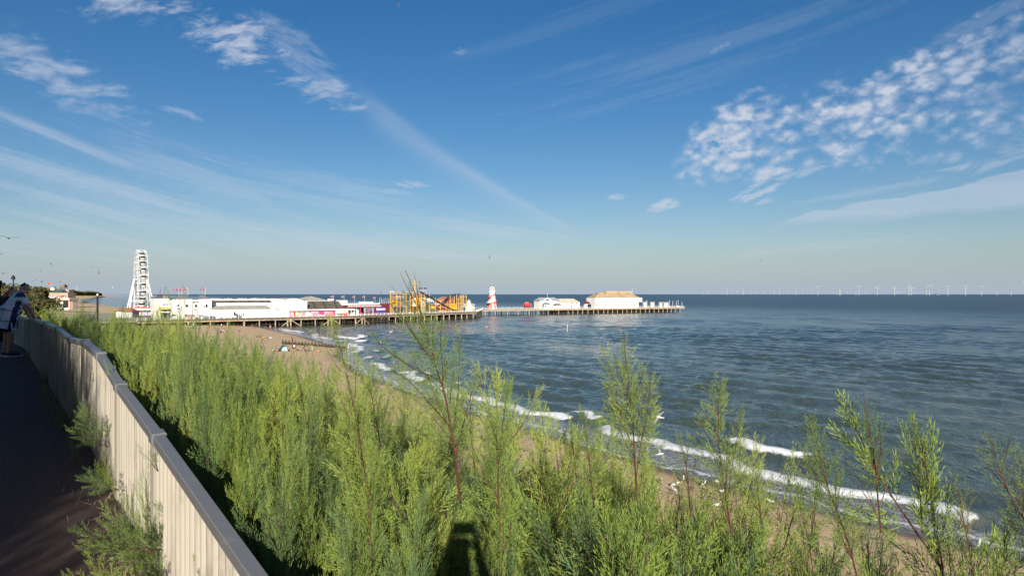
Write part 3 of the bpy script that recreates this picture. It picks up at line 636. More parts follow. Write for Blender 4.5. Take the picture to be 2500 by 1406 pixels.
# dodgem / waltzer pavilion
b = Bld(FB, 'dodgem_pavilion', 'wide open ride pavilion with a maroon scalloped canopy and white roof bar', 'ride', 850, 932, 14)
X0, X1 = b.x(850), b.x(931); zc0, zc1 = b.zz(751.5, 890), b.zz(744.5, 890); b.box('canopy', darkred, X0, X1, 0, 14, zc0, zc1); b.box('roof_bar', white, b.x(856), b.x(929), .5, 13, zc1 + .01, b.zz(740.4, 890)); b.box('roof_sign', offwhite, b.x(893), b.x(925), 4, 5, b.zz(740.3, 905), b.zz(736.5, 905))
for k in range(26): X = X0 + (X1 - X0) * (k + .5) / 26; MB().lathe([(.0, -.35), (.32, -.2), (.4, 0), (.32, .28), (0, .4)], 8, 0, 0).build('scallop', m_hd2 if k % 2 else offwhite, b.r, True).location = (X, -.1, (zc0 + zc1) / 2)
for k in range(9): X = X0 + (X1 - X0) * k / 8; b.box('post', pink if k % 2 else offwhite, X - .12, X + .12, .1, .34, 0, zc0)
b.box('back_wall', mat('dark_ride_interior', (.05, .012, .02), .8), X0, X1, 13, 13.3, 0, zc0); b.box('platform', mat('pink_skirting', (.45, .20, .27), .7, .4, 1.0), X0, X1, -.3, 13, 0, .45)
for k in range(7):
    X = X0 + (X1 - X0) * (k + .7) / 8; mb = MB(); mb.box(-.8, .8, -.5, .5, 0, .55); mb.box(-.75, -.3, -.45, .45, .55, 1.1); o = mb.build('dodgem_car', [pink, red, mat('blue_paint', (.06, .08, .35), .5), darkred][k % 4], b.r); o.location = (X, 3 + 2 * (k % 3), .455)
b = Bld(FB, 'purple_ride_booth', 'small purple and white ride booth beside the roller coaster', 'kiosk', 929, 942, 10)
m_pur = mat('purple_paint', (.11, .05, .32), .5); b.box('wall', m_pur, b.x(929), b.x(941), 0, 3, 0, b.zz(757, 935)); b.box('sign_band', offwhite, b.x(929), b.x(941), -.02, 3.02, b.zz(756.9, 935), b.zz(752.5, 935)); b.box('roof', m_pur, b.x(930), b.x(940), .3, 2.7, b.zz(752.4, 935), b.zz(749, 935))
for px, yt, lb in ((814, 721, 'flag on a pole just right of the brown theatre ventilators'), (840, 721, 'flag on a pole at the white gable end of the theatre'), (866, 721.5, 'flag on a pole over the left of the dodgem roof'), (890, 721.5, 'flag on a pole over the middle of the dodgem roof'), (915.5, 724, 'short flag on a pole over the right of the dodgem roof')):
    flag(FB if px > 850 else FA, px, yt, 0, 24, lb, 1.7, zb=DECK)
# swing-boat poles
b = Bld(FB, 'masted_ride', 'cluster of thin white slanting masts behind the dodgem pavilion', 'ride', 924, 950, 30)
for k, px in enumerate((926, 930, 934, 939, 944, 948)):
    X = b.x(px); b.part('mast', offwhite, MB().tube([(X - .5, 0, 0), (X + .5, 0, b.zz(726 + (k % 3) * 2, px))], .09, 4))
b.box('base', darkred, b.x(924), b.x(950), -.5, 4, 0, b.zz(741, 937))
# --- roller coaster
b = Bld(FB, 'roller_coaster', 'yellow steel roller coaster with a long dark descending track on the pier', 'roller coaster', 952, 1140, 12)
rc = np.random.default_rng(4)
def col(px, yt, dw=0, m_=yellow, r_=.15): X = b.x(px, dw); return b.part('support_post', m_, MB().tube([(X, dw, 0), (X, dw, b.zz(yt, px, dw))], r_, 5))
for px, yt, dw in ((953, 712, 0), (961, 712, 4), (969, 712, 0), (977, 714, 4), (986, 712, 2), (991.5, 712, 0), (1001, 718, 5), (1008, 714, 1), (1018, 716, 4), (1028, 713, 1), (1036, 717, 0), (1049, 719, 0), (1063, 726.5, 0), (1076, 733.5, 0), (1089, 742, 0), (1102, 751, 0), (1099, 721, 0), (1109, 724, 3), (1115, 718, 0), (1119, 727, 2), (1127, 722, 0), (1132, 722, 5), (1002, 722, 2), (1022, 728, 2), (957, 720, 7), (974, 722, 7)): col(px, yt, dw)
def track(pts, name='track', m_=darksteel, r_=.24):
    mb = MB(); q = [(b.x(px, dw), dw, b.zz(py, px, dw)) for px, py, dw in pts]; mb.tube(q, r_, 5); mb.tube([(x, y + 1.0, z) for x, y, z in q], r_ * .7, 5)
    for (x, y, z), (x2, y2, z2) in zip(q[:-1], q[1:]): mb.tube([(x, y, z), (x, y + 1.0, z)], .08, 4)
    return b.part(name, m_, mb, True)
track([(1026, 712, 0), (1032, 715, 0), (1040, 720, 0), (1050, 725.5, 0), (1060, 731, 0), (1072, 738, 0), (1084, 745, 0), (1096, 752, 0), (1108, 757, 0), (1118, 758.5, 0)], r_=.38)
track([(1080, 741, 2), (1086, 735, 2), (1093, 728, 2), (1100, 722, 2), (1108, 719, 2), (1116, 717.8, 2), (1124, 719, 2)], r_=.3)
track([(1090, 732, 4), (1097, 728, 4), (1104, 731, 4), (1110, 735, 4), (1115, 741, 4)], r_=.2, m_=darkred)
track([(953, 712, 0), (965, 712, 0), (980, 712.6, 1), (995, 713, 1), (1010, 712.5, 1), (1027, 712, 0)], r_=.2, m_=offwhite)
track([(954, 738, 2), (962, 733, 2), (972, 735, 4), (980, 741, 4), (990, 745, 3)], r_=.2, m_=yellow); track([(1030, 716, 3), (1038, 724, 3), (1042, 734, 3), (1043, 745, 3), (1043, 757, 3)], r_=.16, m_=darksteel)
for a, c, y, dw in ((953, 991, 718, 0), (953, 991, 737, 0), (953, 969, 727, 0), (991, 1028, 735, 0), (953, 991, 748, 0), (991, 1036, 748, 0), (1115, 1132, 731, 0), (1115, 1132, 741, 0)):
    b.part('cross_beam', yellow, MB().tube([(b.x(a, dw), dw, b.zz(y, a, dw)), (b.x(c, dw), dw, b.zz(y, c, dw))], .12, 4))
for a, c, y0, y1 in ((953, 969, 727, 737), (969, 991, 737, 748), (1008, 1028, 735, 748), (991, 1008, 735, 748)):
    b.part('diagonal_brace', yellow, MB().tube([(b.x(a), 0, b.zz(y0, a)), (b.x(c), 0, b.zz(y1, c))], .08, 4))
m_bp = mat('blue_dark_panel', (.05, .07, .16), .6)
for a, c, y0, y1, m_, dw in ((958, 968, 734, 746, yellow, 5), (1016, 1026, 727, 745, yellow, 5), (962, 990, 750, 761, m_bp, 8), (1000, 1040, 748, 760, darkred, 8), (1040, 1062, 744, 757, mat('olive_panel', (.20, .17, .06), .7), 9), (1040, 1058, 728, 737, offwhite, 9), (1054, 1078, 741.6, 743.4, white, 6), (966, 984, 722, 732, mat('ride_grey', (.3, .33, .36), .6), 9), (1053, 1061, 746, 754, yellow, 7), (1065, 1080, 748, 758, mat('ride_brown', (.22, .12, .07), .7), 8)):
    b.box('ride_panel', m_, b.x(a, dw), b.x(c, dw), dw, dw + .6, max(.02, b.zz(y1, a, dw)), b.zz(y0, a, dw))
mb = MB(); cx_, cz_ = b.x(1056, 6), b.zz(738, 1056, 6)
mb.tube([(cx_ + 1.1 * math.cos(a), 6, cz_ + 1.1 * math.sin(a)) for a in np.linspace(0, 6.283, 17)], .28, 6); b.part('ring_sign', offwhite, mb, True)
b2 = Bld(FB, 'pointed_roof_house', 'cream ride house with a steep red and dark pointed roof under the coaster crest', 'ride', 1022, 1041, 20)
b2.box('wall', cream, b2.x(1023), b2.x(1040), 0, 5, 0, b2.zz(726, 1031)); mb = MB(); hip(mb, b2.x(1022), b2.x(1041), 0, 5, b2.zz(725.9, 1031), b2.zz(715.5, 1031), (b2.x(1041) - b2.x(1022)) / 2, .3, 0, 0); b2.part('roof', mat('dull_red_roof', (.32, .09, .07), .7, .2, 1), mb)
b2 = Bld(FB, 'brick_red_mine_house', 'brick red castle-like ride house under the coaster hump', 'ride', 1083, 1110, 16)
m_br = mat('brick_red_render', (.42, .19, .14), .8, .25, 1.2); X0, X1 = b2.x(1084), b2.x(1109); zt = b2.zz(731, 1097); b2.box('wall', m_br, X0, X1, 0, 6, 0, zt); b2.part('gable', m_br, MB().prism([(X0, 0, zt + .005), (X1, 0, zt + .005), ((X0 + X1) / 2, 0, b2.zz(724.5, 1097))], (0, 6, 0)))
for px in (1088, 1096, 1104): b2.box('recess', darkred, b2.x(px) - .4, b2.x(px) + .4, -.04, -.005, zt - 2.2, zt - .6)
b2.box('skull_panel', yellow, b2.x(1094), b2.x(1109), -1.6, -1.2, .3, b2.zz(741, 1101))
for px in (1097.5, 1101.5, 1105.5): b2.part('panel_hole', black, MB().lathe([(0, 0), (.34, 0)], 10).add([], [])).matrix_local = Matrix.Translation((b2.x(px), -1.61, b2.zz(746, px))) @ Matrix.Rotation(R(90), 4, 'X')
b2 = Bld(FB, 'climbing_tower', 'open orange scaffold tower beside the coaster, right of the hump', 'tower', 1130, 1139, 12)
X0, X1 = b2.x(1130.5), b2.x(1138.5); zt = b2.zz(721, 1134)
for X in (X0, X1):
    for Y in (0, 2.2): b2.box('upright', yellow, X - .12, X + .12, Y - .12, Y + .12, 0, zt)
for y in (721, 725, 735, 740, 748): z = b2.zz(y, 1134); [b2.box('rung', yellow, X0 + .13, X1 - .13, Y - .1, Y + .1, z - .1, z + .1) for Y in (0, 2.2)]
b2.box('blue_panel', m_bp, X0 + .2, X1 - .2, .6, .8, .1, b2.zz(750, 1134))
b2 = Bld(FB, 'high_letter_sign', 'small dark blue letter sign on thin legs above the roller coaster', 'sign', 1025, 1042, 18)
X0, X1 = b2.x(1025), b2.x(1041.5); z0, z1 = b2.zz(706.3, 1033), b2.zz(702.2, 1033)
for k in range(9):
    if k == 4: continue
    X = X0 + (X1 - X0) * k / 8.6; mb = MB(); mb.box(0, .22, 0, .15, 0, z1 - z0); mb.box(.22, .55, 0, .15, 0, .2); 
    if k % 2: mb.box(.22, .55, 0, .15, z1 - z0 - .2, z1 - z0)
    else: mb.box(.4, .58, 0, .15, .2, z1 - z0)
    mb.build('letter', mat('navy_letter', (.03, .05, .16), .5), b2.r).location = (X, 0, z0)
for X in (X0 + .3, (X0 + X1) / 2, X1 - .3): b2.box('leg', offwhite, X - .05, X + .05, .16, .26, 0, z0)
b2.box('backing_rail', offwhite, X0, X1, .16, .24, z0 - .3, z0 - .1)
b2 = Bld(FB, 'star_flyer_top', 'yellow star-shaped ride top on a mast above the coaster, behind the tallest shoot', 'ride', 1005, 1021, 26)
X = b2.x(1013); zc_ = b2.zz(695, 1013); b2.part('mast', yellow, MB().tube([(X, 0, 0), (X, 0, b2.zz(685, 1013))], .2, 6)); mb = MB()
for k in range(8): a = k * math.pi / 4; mb.tube([(X, 0, zc_), (X + 1.6 * math.cos(a), 1.6 * math.sin(a), zc_ + .35)], .1, 4); mb.lathe([(0, -.35), (.3, 0), (0, .35)], 6, X + 1.6 * math.cos(a), 1.6 * math.sin(a)); mb.v[-18:] = [(p[0], p[1], p[2] + zc_ + .3) for p in mb.v[-18:]]
b2.part('star_arms', yellow, mb)
# --- kiosk, helter skelter, far buildings
b = Bld(FB, 'octagonal_kiosk', 'white octagonal kiosk with a grey roof and little twin-ball cupola', 'kiosk', 1142, 1170, 14)
X = b.x(1156); rad = (b.x(1170) - b.x(1142)) / 2 * .62; zt = b.zz(745.5, 1156); b.part('wall', white, MB().lathe([(rad, 0), (rad, zt)], 8, X, rad, ang0=.39)); b.part('roof', greyroof, MB().lathe([(rad * 1.15, zt - .1), (rad * .95, zt + 1.0), (rad * .35, b.zz(740.5, 1156))], 8, X, rad, ang0=.39))
b.part('cupola', white, MB().lathe([(rad * .34, b.zz(741, 1156)), (rad * .34, b.zz(736, 1156)), (rad * .5, b.zz(735.8, 1156)), (rad * .12, b.zz(734, 1156))], 8, X, rad, ang0=.39))
for q in (-.35, .35): b.part('ball_finial', white, MB().lathe([(0, -.3), (.25, -.15), (.3, 0), (.25, .2), (0, .35)], 8, 0, 0), True).location = (X + q, rad, b.zz(733, 1156))
for k in range(8):
    a = .39 + (k + .5) * math.pi / 4; b.part('pink_panel', mat('pale_pink_paint', (.70, .42, .40), .6), MB().box(-.32 * rad, .32 * rad, -.03, .03, .25, zt * .5)).matrix_local = Matrix.Translation((X + rad * .94 * math.cos(a), rad + rad * .94 * math.sin(a), 0)) @ Matrix.Rotation(a - math.pi / 2, 4, 'Z')
b = Bld(FC, 'helter_skelter', 'red and white striped helter skelter tower with a lattice dome and spiral slide', 'helter skelter', 1187, 1220, 9, zb=3.64)
X = b.x(1207.5); k_ = b.x(1208.5) - b.x(1207.5); Yc = 3.6; zt = b.zz(715, 1207); r0, r1 = 10.8 * k_, 6.0 * k_
m_str = [white, mat('helter_red', (.60, .10, .07), .5)]; n = 32
mb = MB(); mb.lathe([(r0 * (1 - u) + r1 * u, zt * u) for u in np.linspace(0, 1, 6)], n, X, Yc, 0, lambda i, j: 1 if j % 4 == 0 or (j % 4 == 1 and i < 2) else 0); b.part('tower', m_str, mb)
b.part('gallery', white, MB().lathe([(r1 * 1.06, zt), (r1 * 1.16, zt + .2), (r1 * 1.1, b.zz(709.2, 1207)), (r1 * .9, b.zz(709.0, 1207))], 20, X, Yc))
zd = b.zz(709, 1207); zh = b.zz(700.2, 1207); b.part('lantern', glassd, MB().lathe([(r1 * .78, zd - .3), (r1 * .78, zd + (zh - zd) * .35), (r1 * .55, zd + (zh - zd) * .72), (.05, zh - .15)], 16, X, Yc), True)
for q in range(10):
    a = q * .6283; b.part('dome_rib', white, MB().tube([(X + r1 * .86 * c_ * math.cos(a), Yc + r1 * .86 * c_ * math.sin(a), zd + (zh - zd) * s_) for c_, s_ in [(1, -.05), (1.02, .2), (.97, .42), (.8, .68), (.5, .9), (.12, 1)]], .17, 5))
b.part('dome_ring', white, MB().lathe([(r1 * .9, zd + (zh - zd) * .40), (r1 * .92, zd + (zh - zd) * .48), (r1 * .84, zd + (zh - zd) * .5)], 20, X, Yc))
mb = MB(); pts = []; 
for q in range(61):
    u = q / 60; a = -.5 + u * 2 * math.pi * 2.15; zz_ = (zt + .3) * (1 - u) ** 1.0 + .5 * u; rr0 = r0 * (1 - zz_ / zt) + r1 * zz_ / zt + .55; pts.append((X + rr0 * math.cos(-a), Yc + rr0 * math.sin(-a), zz_))
mb.tube(pts, .34, 6); b.part('spiral_slide', m_str[1], mb, True)
mb = MB(); xs = b.x(1188.5); mb.prism([(xs, -1, .02), (X - r0 * .7, -1, .02), (X - r0 * .78, -1, b.zz(739.5, 1195)), (b.x(1198), -1, b.zz(739.5, 1195))], (0, 1.6, 0)); b.part('entrance_stair', mat('stair_red', (.55, .20, .16), .6, .15, 2), mb)
b.box('stair_cabin', offwhite, b.x(1189.5), b.x(1197), -1.2, .8, b.zz(739.4, 1193), b.zz(736, 1193)); b.box('stair_cabin', m_str[1], b.x(1194), b.x(1198), -.4, 1, b.zz(727, 1196), b.zz(723, 1196))
b = Bld(FC, 'small_red_ride', 'little red fairground ride beyond the railing, between the helter skelter and the gabled house', 'ride', 1279, 1297, 16, zb=3.64)
b.box('sign', mat('dull_red', (.38, .12, .10), .7), b.x(1281.5), b.x(1291), 0, .4, b.zz(741, 1286), b.zz(737, 1286)); b.box('car', red, b.x(1279), b.x(1297), -.5, 1.4, b.zz(745, 1288), b.zz(741.5, 1288)); b.box('post', darkred, b.x(1285.4), b.x(1287), .05, .35, 0, b.zz(741, 1286)); b.box('base', darkred, b.x(1281), b.x(1295), -.3, 1.2, 0, b.zz(745.1, 1288))
b = Bld(FC, 'gabled_pier_house', 'white house with a blue-grey roof, arched front gable and flagstaff on the outer pier', 'building', 1317, 1367, 8, zb=3.64)
X0, X1 = b.x(1318), b.x(1366); ze = b.zz(734.5, 1340); zr = b.zz(726, 1340, 4); b.box('wall', white, X0, X1, 0, 8, 0, ze); mb = MB(); hip(mb, X0, X1, 0, 8, ze + .01, zr, 2.2, .5); b.part('roof', mat('blue_grey_slate', (.30, .33, .37), .6, .1, 1), mb)
gx0, gx1 = b.x(1326), b.x(1346); n = 10; gp = [(gx0, -1.2, 0), (gx1, -1.2, 0)] + [(gx1 + (gx0 - gx1) * k / n, -1.2, ze + .2 + (b.zz(728.2, 1336) - ze - .2) * math.sin(math.pi * k / n) ** .75) for k in range(n + 1)]
b.part('front_gable', white, MB().prism(gp, (0, 2.4, 0))); b.win(1333, 1339.5, 730.5, 734, dw=-1.2)
mb = MB(); hip(mb, b.x(1320.5), b.x(1338), -3.6, -1.3, b.zz(743, 1329), b.zz(738.5, 1329), 1.8, .2); b.part('porch_roof', slate, mb); b.box('porch_wall', white, b.x(1322), b.x(1337), -3.4, -1.4, 0, b.zz(743.1, 1329)); b.win(1325, 1328, 745, 749, dw=-3.4); b.win(1331, 1334, 745, 749, dw=-3.4)
b.part('flagstaff', white, MB().tube([(b.x(1335.5), -.5, b.zz(729, 1335)), (b.x(1335.5), -.5, b.zz(716.5, 1335))], .08, 5)); b.win(1322, 1324.5, 736.5, 740); b.win(1358, 1360, 736.5, 741)
mb = MB(); hip(mb, b.x(1350), b.x(1367), -2, -.1, b.zz(744, 1358), b.zz(740.5, 1358), 1.2, .2); b.part('porch_roof', slate, mb)
b = Bld(FC, 'low_white_pavilion', 'low white pavilion with a pale buff hipped roof beside the gabled house', 'building', 1350, 1416, 7, zb=3.64)
X0, X1 = b.x(1358), b.x(1415); ze = b.zz(738.3, 1385); b.box('wall', white, X0, X1, 0, 7, 0, ze); mb = MB(); hip(mb, b.x(1359), X1, 0, 7, ze + .01, b.zz(729, 1385, 3.5), 3.4, .4); b.part('roof', mat('buff_sheet_roof', (.48, .43, .34), .7, .1, .4), mb)
for a in (1381, 1383.8, 1394, 1396.8, 1405.5, 1408): b.win(a, a + 2, 739.4, 742)
b.box('doorway', glassd, b.x(1394), b.x(1396), -.04, -.01, 0, b.zz(744.5, 1395))
b = Bld(FC, 'white_pier_head_theatre', 'large white pier-head building with a big brown roof and a row of small windows', 'building', 1445, 1568, 6, zb=3.64)
X0, X1 = b.x(1453), b.x(1553); X2 = b.x(1567.7); ze = b.zz(727.2, 1500); b.box('wall', white, X0, X1, 0, 11, 0, ze); b.box('overhang', white, X1 + .01, X2, -.05, 9, b.zz(737, 1560), ze + .02); b.box('porch', offwhite, X1 + .01, b.x(1561), 1, 8, 0, b.zz(737.6, 1557))
zt = b.zz(714.2, 1500, 5.5); mb = MB(); hip(mb, b.x(1454), b.x(1562), .2, 10.8, ze + .03, zt, 6.4, .3, 0, 1.5); rf = b.part('roof', brownroof, mb)
MB().box(b.x(1476, 5.5), b.x(1538, 5.5), 3.6, 7.4, zt - .3, b.zz(710.8, 1500, 5.5)).build('roof_lantern', mat('brown_ridge', (.40, .29, .18), .8, .15, .5), rf)
mb = MB(); gxa, gxb = b.x(1464), b.x(1489); mb.add([(gxa, 1.2, ze + .4), (gxb, 1.2, ze + .4), (b.x(1474), 4.4, zt - .1)], [(0, 1, 2)]); mb.v = [(x, y - .35, z + .12) for x, y, z in mb.v]; mb.build('roof_gablet', mat('grey_brown_felt', (.21, .185, .16), .8), rf)
for px in (1455.5, 1462, 1471, 1480, 1491, 1500, 1508.5, 1519, 1529, 1539.5, 1548): b.win(px, px + 1.7, 742.3, 746.3)
b.box('drip_course', offwhite, X0, X1, -.14, -.02, b.zz(741, 1500) - .06, b.zz(741, 1500) + .06); b.part('mast', white, MB().tube([(b.x(1551.5), 4, ze), (b.x(1551.5), 4, b.zz(702.5, 1551))], .09, 5))
b = Bld(FC, 'round_bar_pavilion', 'small round-roofed maroon and pink pavilion at the left end of the pier-head building', 'kiosk', 1429, 1444, 3, zb=3.64)
X = b.x(1436.5); rad = (b.x(1443.5) - b.x(1430)) / 2; b.part('wall', mat('pale_mauve_paint', (.62, .50, .52), .7), MB().lathe([(rad, 0), (rad, b.zz(742, 1436))], 14, X, 2)); b.part('roof', darkred, MB().lathe([(rad * 1.1, b.zz(742, 1436)), (rad * .8, b.zz(738, 1436)), (.1, b.zz(735, 1436))], 14, X, 2), True); b.box('opening', glassd, X - rad * .4, X + rad * .8, 2 - rad * 1.02, 2 - rad * .9, .3, b.zz(743, 1436))
# small things at the pier head
for px, y0, w, lb in ((1576, 736, 10, 'pale shelter frame on the pier head nearest the big white building'), (1594, 736.5, 12, 'pale round-topped shelter in the middle of the pier head'), (1615.5, 737, 12, 'pale shelter with dark side on the outer pier head'), (1628, 737.5, 8, 'white hut on the outer pier head, right of the shelters')):
    b = Bld(FC, 'pier_head_shelter', lb, 'shelter', px - 4, px + 4, w, 'shelters on the pier head', 3.64); X0, X1 = b.x(px - 4), b.x(px + 4); zt = b.zz(y0 + 1, px)
    b.box('back_wall', offwhite, X0, X1, 1.6, 1.75, 0, zt); b.box('roof', offwhite if px != 1628 else white, X0 - .2, X1 + .2, -.2, 1.9, zt, zt + .2)
    for X in (X0, X1): b.box('side_wall', steel if px < 1620 else white, X - .06, X + .06, 0, 1.6, 0, zt)
for px, yt in ((1579, 733), (1634.5, 733.5), (1642.5, 735), (1651, 735.5), (1655.5, 733), (1665, 738)):
    b = Bld(FC, 'pier_lamp_post', {1579: 'thin pale lamp post at the first pier-head shelter', 1634.5: 'tall pale post just right of the white hut at the pier head', 1642.5: 'pale post midway between the white hut and the pier tip', 1651: 'pale post left of the lamp-topped one near the pier tip', 1655.5: 'lamp-topped pale post near the pier tip', 1665: 'last pale post at the pier tip'}[px], 'post', px - 1, px + 1, 1, 'posts on the pier head', 3.64)
    b.part('post', offwhite, MB().tube([(0, 0, 0), (0, 0, b.zz(yt, px))], .12, 6)); b.part('lamp', white, MB().lathe([(0, -.2), (.22, 0), (0, .25)], 8), True).location = (0, 0, b.zz(yt, px))
b = Bld(FC, 'white_dinghy', 'small white boat-shaped counter beside the railing at the pier tip', 'boat', 1651, 1661, 1.2, None, 3.64)
X0, X1 = b.x(1651), b.x(1661); n = 8; mb = MB(); V = [(X0 + (X1 - X0) * k / n, sg_ * .7 * math.sin(math.pi * (.1 + .8 * k / n)), z) for k in range(n + 1) for sg_, z in ((-1, 1.15), (-.4, .3), (.4, .3), (1, 1.15))]
mb.add(V, [(4 * k + j, 4 * k + 4 + j, 4 * k + 5 + j, 4 * k + 1 + j) for k in range(n) for j in range(3)]); b.part('hull', white, mb)
# vehicles on the pier
def car(f, px0, px1, w, col_, label, h=1.45, van=False):
    b = Bld(f, 'parked_van' if van else 'parked_car', label, 'van' if van else 'car', px0, px1, w); X0, X1 = b.x(px0), b.x(px1); L = X1 - X0; mb = MB(); W_ = 1.75
    if van: pr = [(0, .35), (L, .35), (L, .95), (L * .93, 1.2), (L * .84, h), (L * .02, h), (0, h - .15)]
    else: pr = [(0, .35), (L, .35), (L, .75), (L * .78, .88), (L * .62, h), (L * .22, h), (L * .08, .92), (0, .85)]
    mb.prism([(X0 + x, 0, z) for x, z in pr], (0, W_, 0)); b.part('body', col_, mb)
    for q in (.18, .80):
        for y in (-.03, W_ - .17): b.part('wheel', black, MB().tube([(X0 + L * q, y, .33), (X0 + L * q, y + .2, .33)], .33, 12))
    if van: b.box('windscreen', glassd, X0 + L * .86, X0 + L * .95, -.01, .01, 1.15, h - .25)
    else: mb = MB(); mb.add([(X0 + L * .20, -.012, h * .93), (X0 + L * .60, -.012, h * .93), (X0 + L * .72, -.012, .92), (X0 + L * .12, -.012, .95)], [(3, 2, 1, 0)]); b.part('side_window', mat('pale_car_glass', (.25, .42, .42), .2), mb)
    return b
car(FA, 500, 513, 6, mat('teal_car_paint', (.03, .16, .17), .35, .05), 'dark teal car parked against the white pier building'); car(FA, 513.5, 527, 7, mat('dark_car_paint', (.04, .045, .05), .35, .05), 'dark grey car parked just right of the teal car')
car(FA, 533, 577, 5, white, 'long white van parked before the black-windowed hall wall', 3.1, True); car(FA, 577, 588, 8, mat('black_car_paint', (.02, .02, .022), .3, .05), 'black car nose showing behind the white van', 1.35)
for px, a, y0, lb, m_ in ((467, 10, 769.5, 'brown timber storage shed standing before the white pier building', mat('brown_shed', (.30, .20, .13), .8, .25, 1)), (494, 4, 770, 'stack of pale crates beside the brown shed', mat('pale_crates', (.42, .37, .34), .8, .3, 2))):
    b = Bld(FA, 'storage_shed' if px < 480 else 'crate_stack', lb, 'shed' if px < 480 else 'crates', px - a, px + a, 9); zt = b.zz(y0, px); b.box('wall', m_, b.x(px - a), b.x(px + a), 0, 3, 0, zt); b.box('roof', m_ if px > 480 else darkfelt, b.x(px - a) - .1, b.x(px + a) + .1, -.1, 3.1, zt + .01, zt + .12)
b = Bld(FA, 'pier_lamp', 'hooked black lamp on a thin post before the white pier building', 'lamp', 476, 488, 6)
mb = MB(); X = b.x(486); zt = b.zz(761, 486); mb.tube([(X, 0, 0), (X, 0, zt), (X - .4, 0, zt + .6), (X - 1.2, 0, zt + .9)], .06, 5); b.part('post', offwhite, mb); b.part('lamp_head', black, MB().lathe([(0, -.25), (.6, 0), (.3, .25), (0, .35)], 10), True).location = (X - 1.5, 0, zt + .85)
# cafe terrace: parasols and rough clutter at the wheel side
m_pw = mat('white_canvas', (.74, .74, .76), .8, .06)
for px, lb in ((397, 'white parasol under the yellow awning'), (410, 'white parasol at the right end of the yellow awning')):
    b = Bld(FA, 'parasol', lb, 'parasol', px - 6, px + 6, 12, 'parasols on the pier terrace'); z = b.zz(760, px); b.part('pole', white, MB().tube([(0, 0, 0), (0, 0, z)], .05, 5)); b.part('canopy', m_pw, MB().lathe([(1.6, z - .5), (.9, z - .15), (.03, z + .15)], 8))
# --- ferris wheel
DW = 340.0; cw = P(344, 682, DW); zb_ = ZC - 42 / F * DW
wheel = empty('ferris_wheel', (cw.x, cw.y, zb_), R(33.5)); tag(wheel, 'tall white ferris wheel seen almost edge-on at the shore end of the pier', 'ferris wheel'); hz_ = cw.z - zb_; RW = 14.4
for sx_ in (-1.9, 1.9):
    mb = MB(); mb.tube([(sx_, RW * math.cos(a), hz_ + RW * math.sin(a)) for a in np.linspace(0, 2 * math.pi, 49)], .11, 5); mb.build('rim', white, wheel, True)
    mb = MB(); mb.tube([(sx_, RW * .86 * math.cos(a), hz_ + RW * .86 * math.sin(a)) for a in np.linspace(0, 2 * math.pi, 49)], .06, 4); mb.build('inner_rim', offwhite, wheel, True)
spk = {s: MB().tube([(s * 1.3, 0, 0), (s * 1.9, 0, RW)], .05, 4).mesh('spoke', offwhite) for s in (-1, 1)}
bar_m = MB().box(-2.1, 2.1, -.10, .10, RW - .13, RW + .13).mesh('rim_crossbar', white)
for k in range(24):
    a = 2 * math.pi * (k + .5) / 24
    for s in (-1, 1): o = link('spoke', spk[s], wheel); o.location = (0, 0, hz_); o.rotation_euler = (a, 0, 0)
    o = link('rim_crossbar', bar_m, wheel); o.location = (0, 0, hz_); o.rotation_euler = (a, 0, 0)
g_m = MB().lathe([(0, -1.5), (.9, -1.45), (1.15, -1.0), (1.15, -.55)], 12).mesh('gondola', mat('gondola_grey', (.50, .50, .47), .5, .15, 3), True); r_m = MB().lathe([(1.2, .38), (1.0, .62), (.05, .85)], 12).mesh('gondola_roof', offwhite, True)
w_m = MB().lathe([(1.05, -.55), (1.05, .4)], 12).mesh('gondola_window', glassd, True)
for k in range(24):
    a = 2 * math.pi * (k + .5) / 24; q = (0, -RW * math.sin(a), hz_ + RW * math.cos(a) - .7); o = link('gondola', g_m, wheel); o.location = q
    for m_, nm in ((r_m, 'roof'), (w_m, 'window')): link(nm, m_, o)
MB().tube([(-3.4, 0, hz_), (3.4, 0, hz_)], .55, 10).build('axle', steel, wheel)
for s in (-1, 1):
    for t_ in (-1, 1): MB().tube([(s * 2.9, t_ * .3, hz_), (s * 5.6, t_ * 7.6, .3)], .36, 6).build('leg', white, wheel)
    MB().tube([(s * 2.6, 0, hz_), (s * 3.0, 0, .3)], .28, 6).build('leg', white, wheel); MB().tube([(s * 4.75, -5.2, 5.2), (s * 4.75, 5.2, 5.2)], .2, 5).build('leg_tie', white, wheel)
MB().tube([(-5.4, -5, 5.2), (5.4, -5, 5.2)], .2, 5).build('leg_tie', white, wheel)
MB().box(-7.5, 7.5, -8.5, 8.5, -2.3, .28).build('platform', offwhite, wheel); MB().box(-5.5, 7.2, -11.4, -8.6, .9, 1.5).build('boarding_canopy', mat('boarding_canopy_white', (.72, .70, .66), .6), wheel)
for k in range(8): MB().box(-5.4 + 1.75 * k, -5.3 + 1.75 * k, -11.3, -11.2, -2.2, .9).build('canopy_post', white, wheel)
MB().box(-4.5, 6, -9, -8.55, 1.6, 2.2).build('red_fascia', mat('faded_red', (.5, .16, .13), .6), wheel); MB().box(-1, 5.6, -10.5, -8.6, -2.2, -.2).build('ticket_booth', mat('lilac_grey', (.45, .44, .52), .6), wheel)
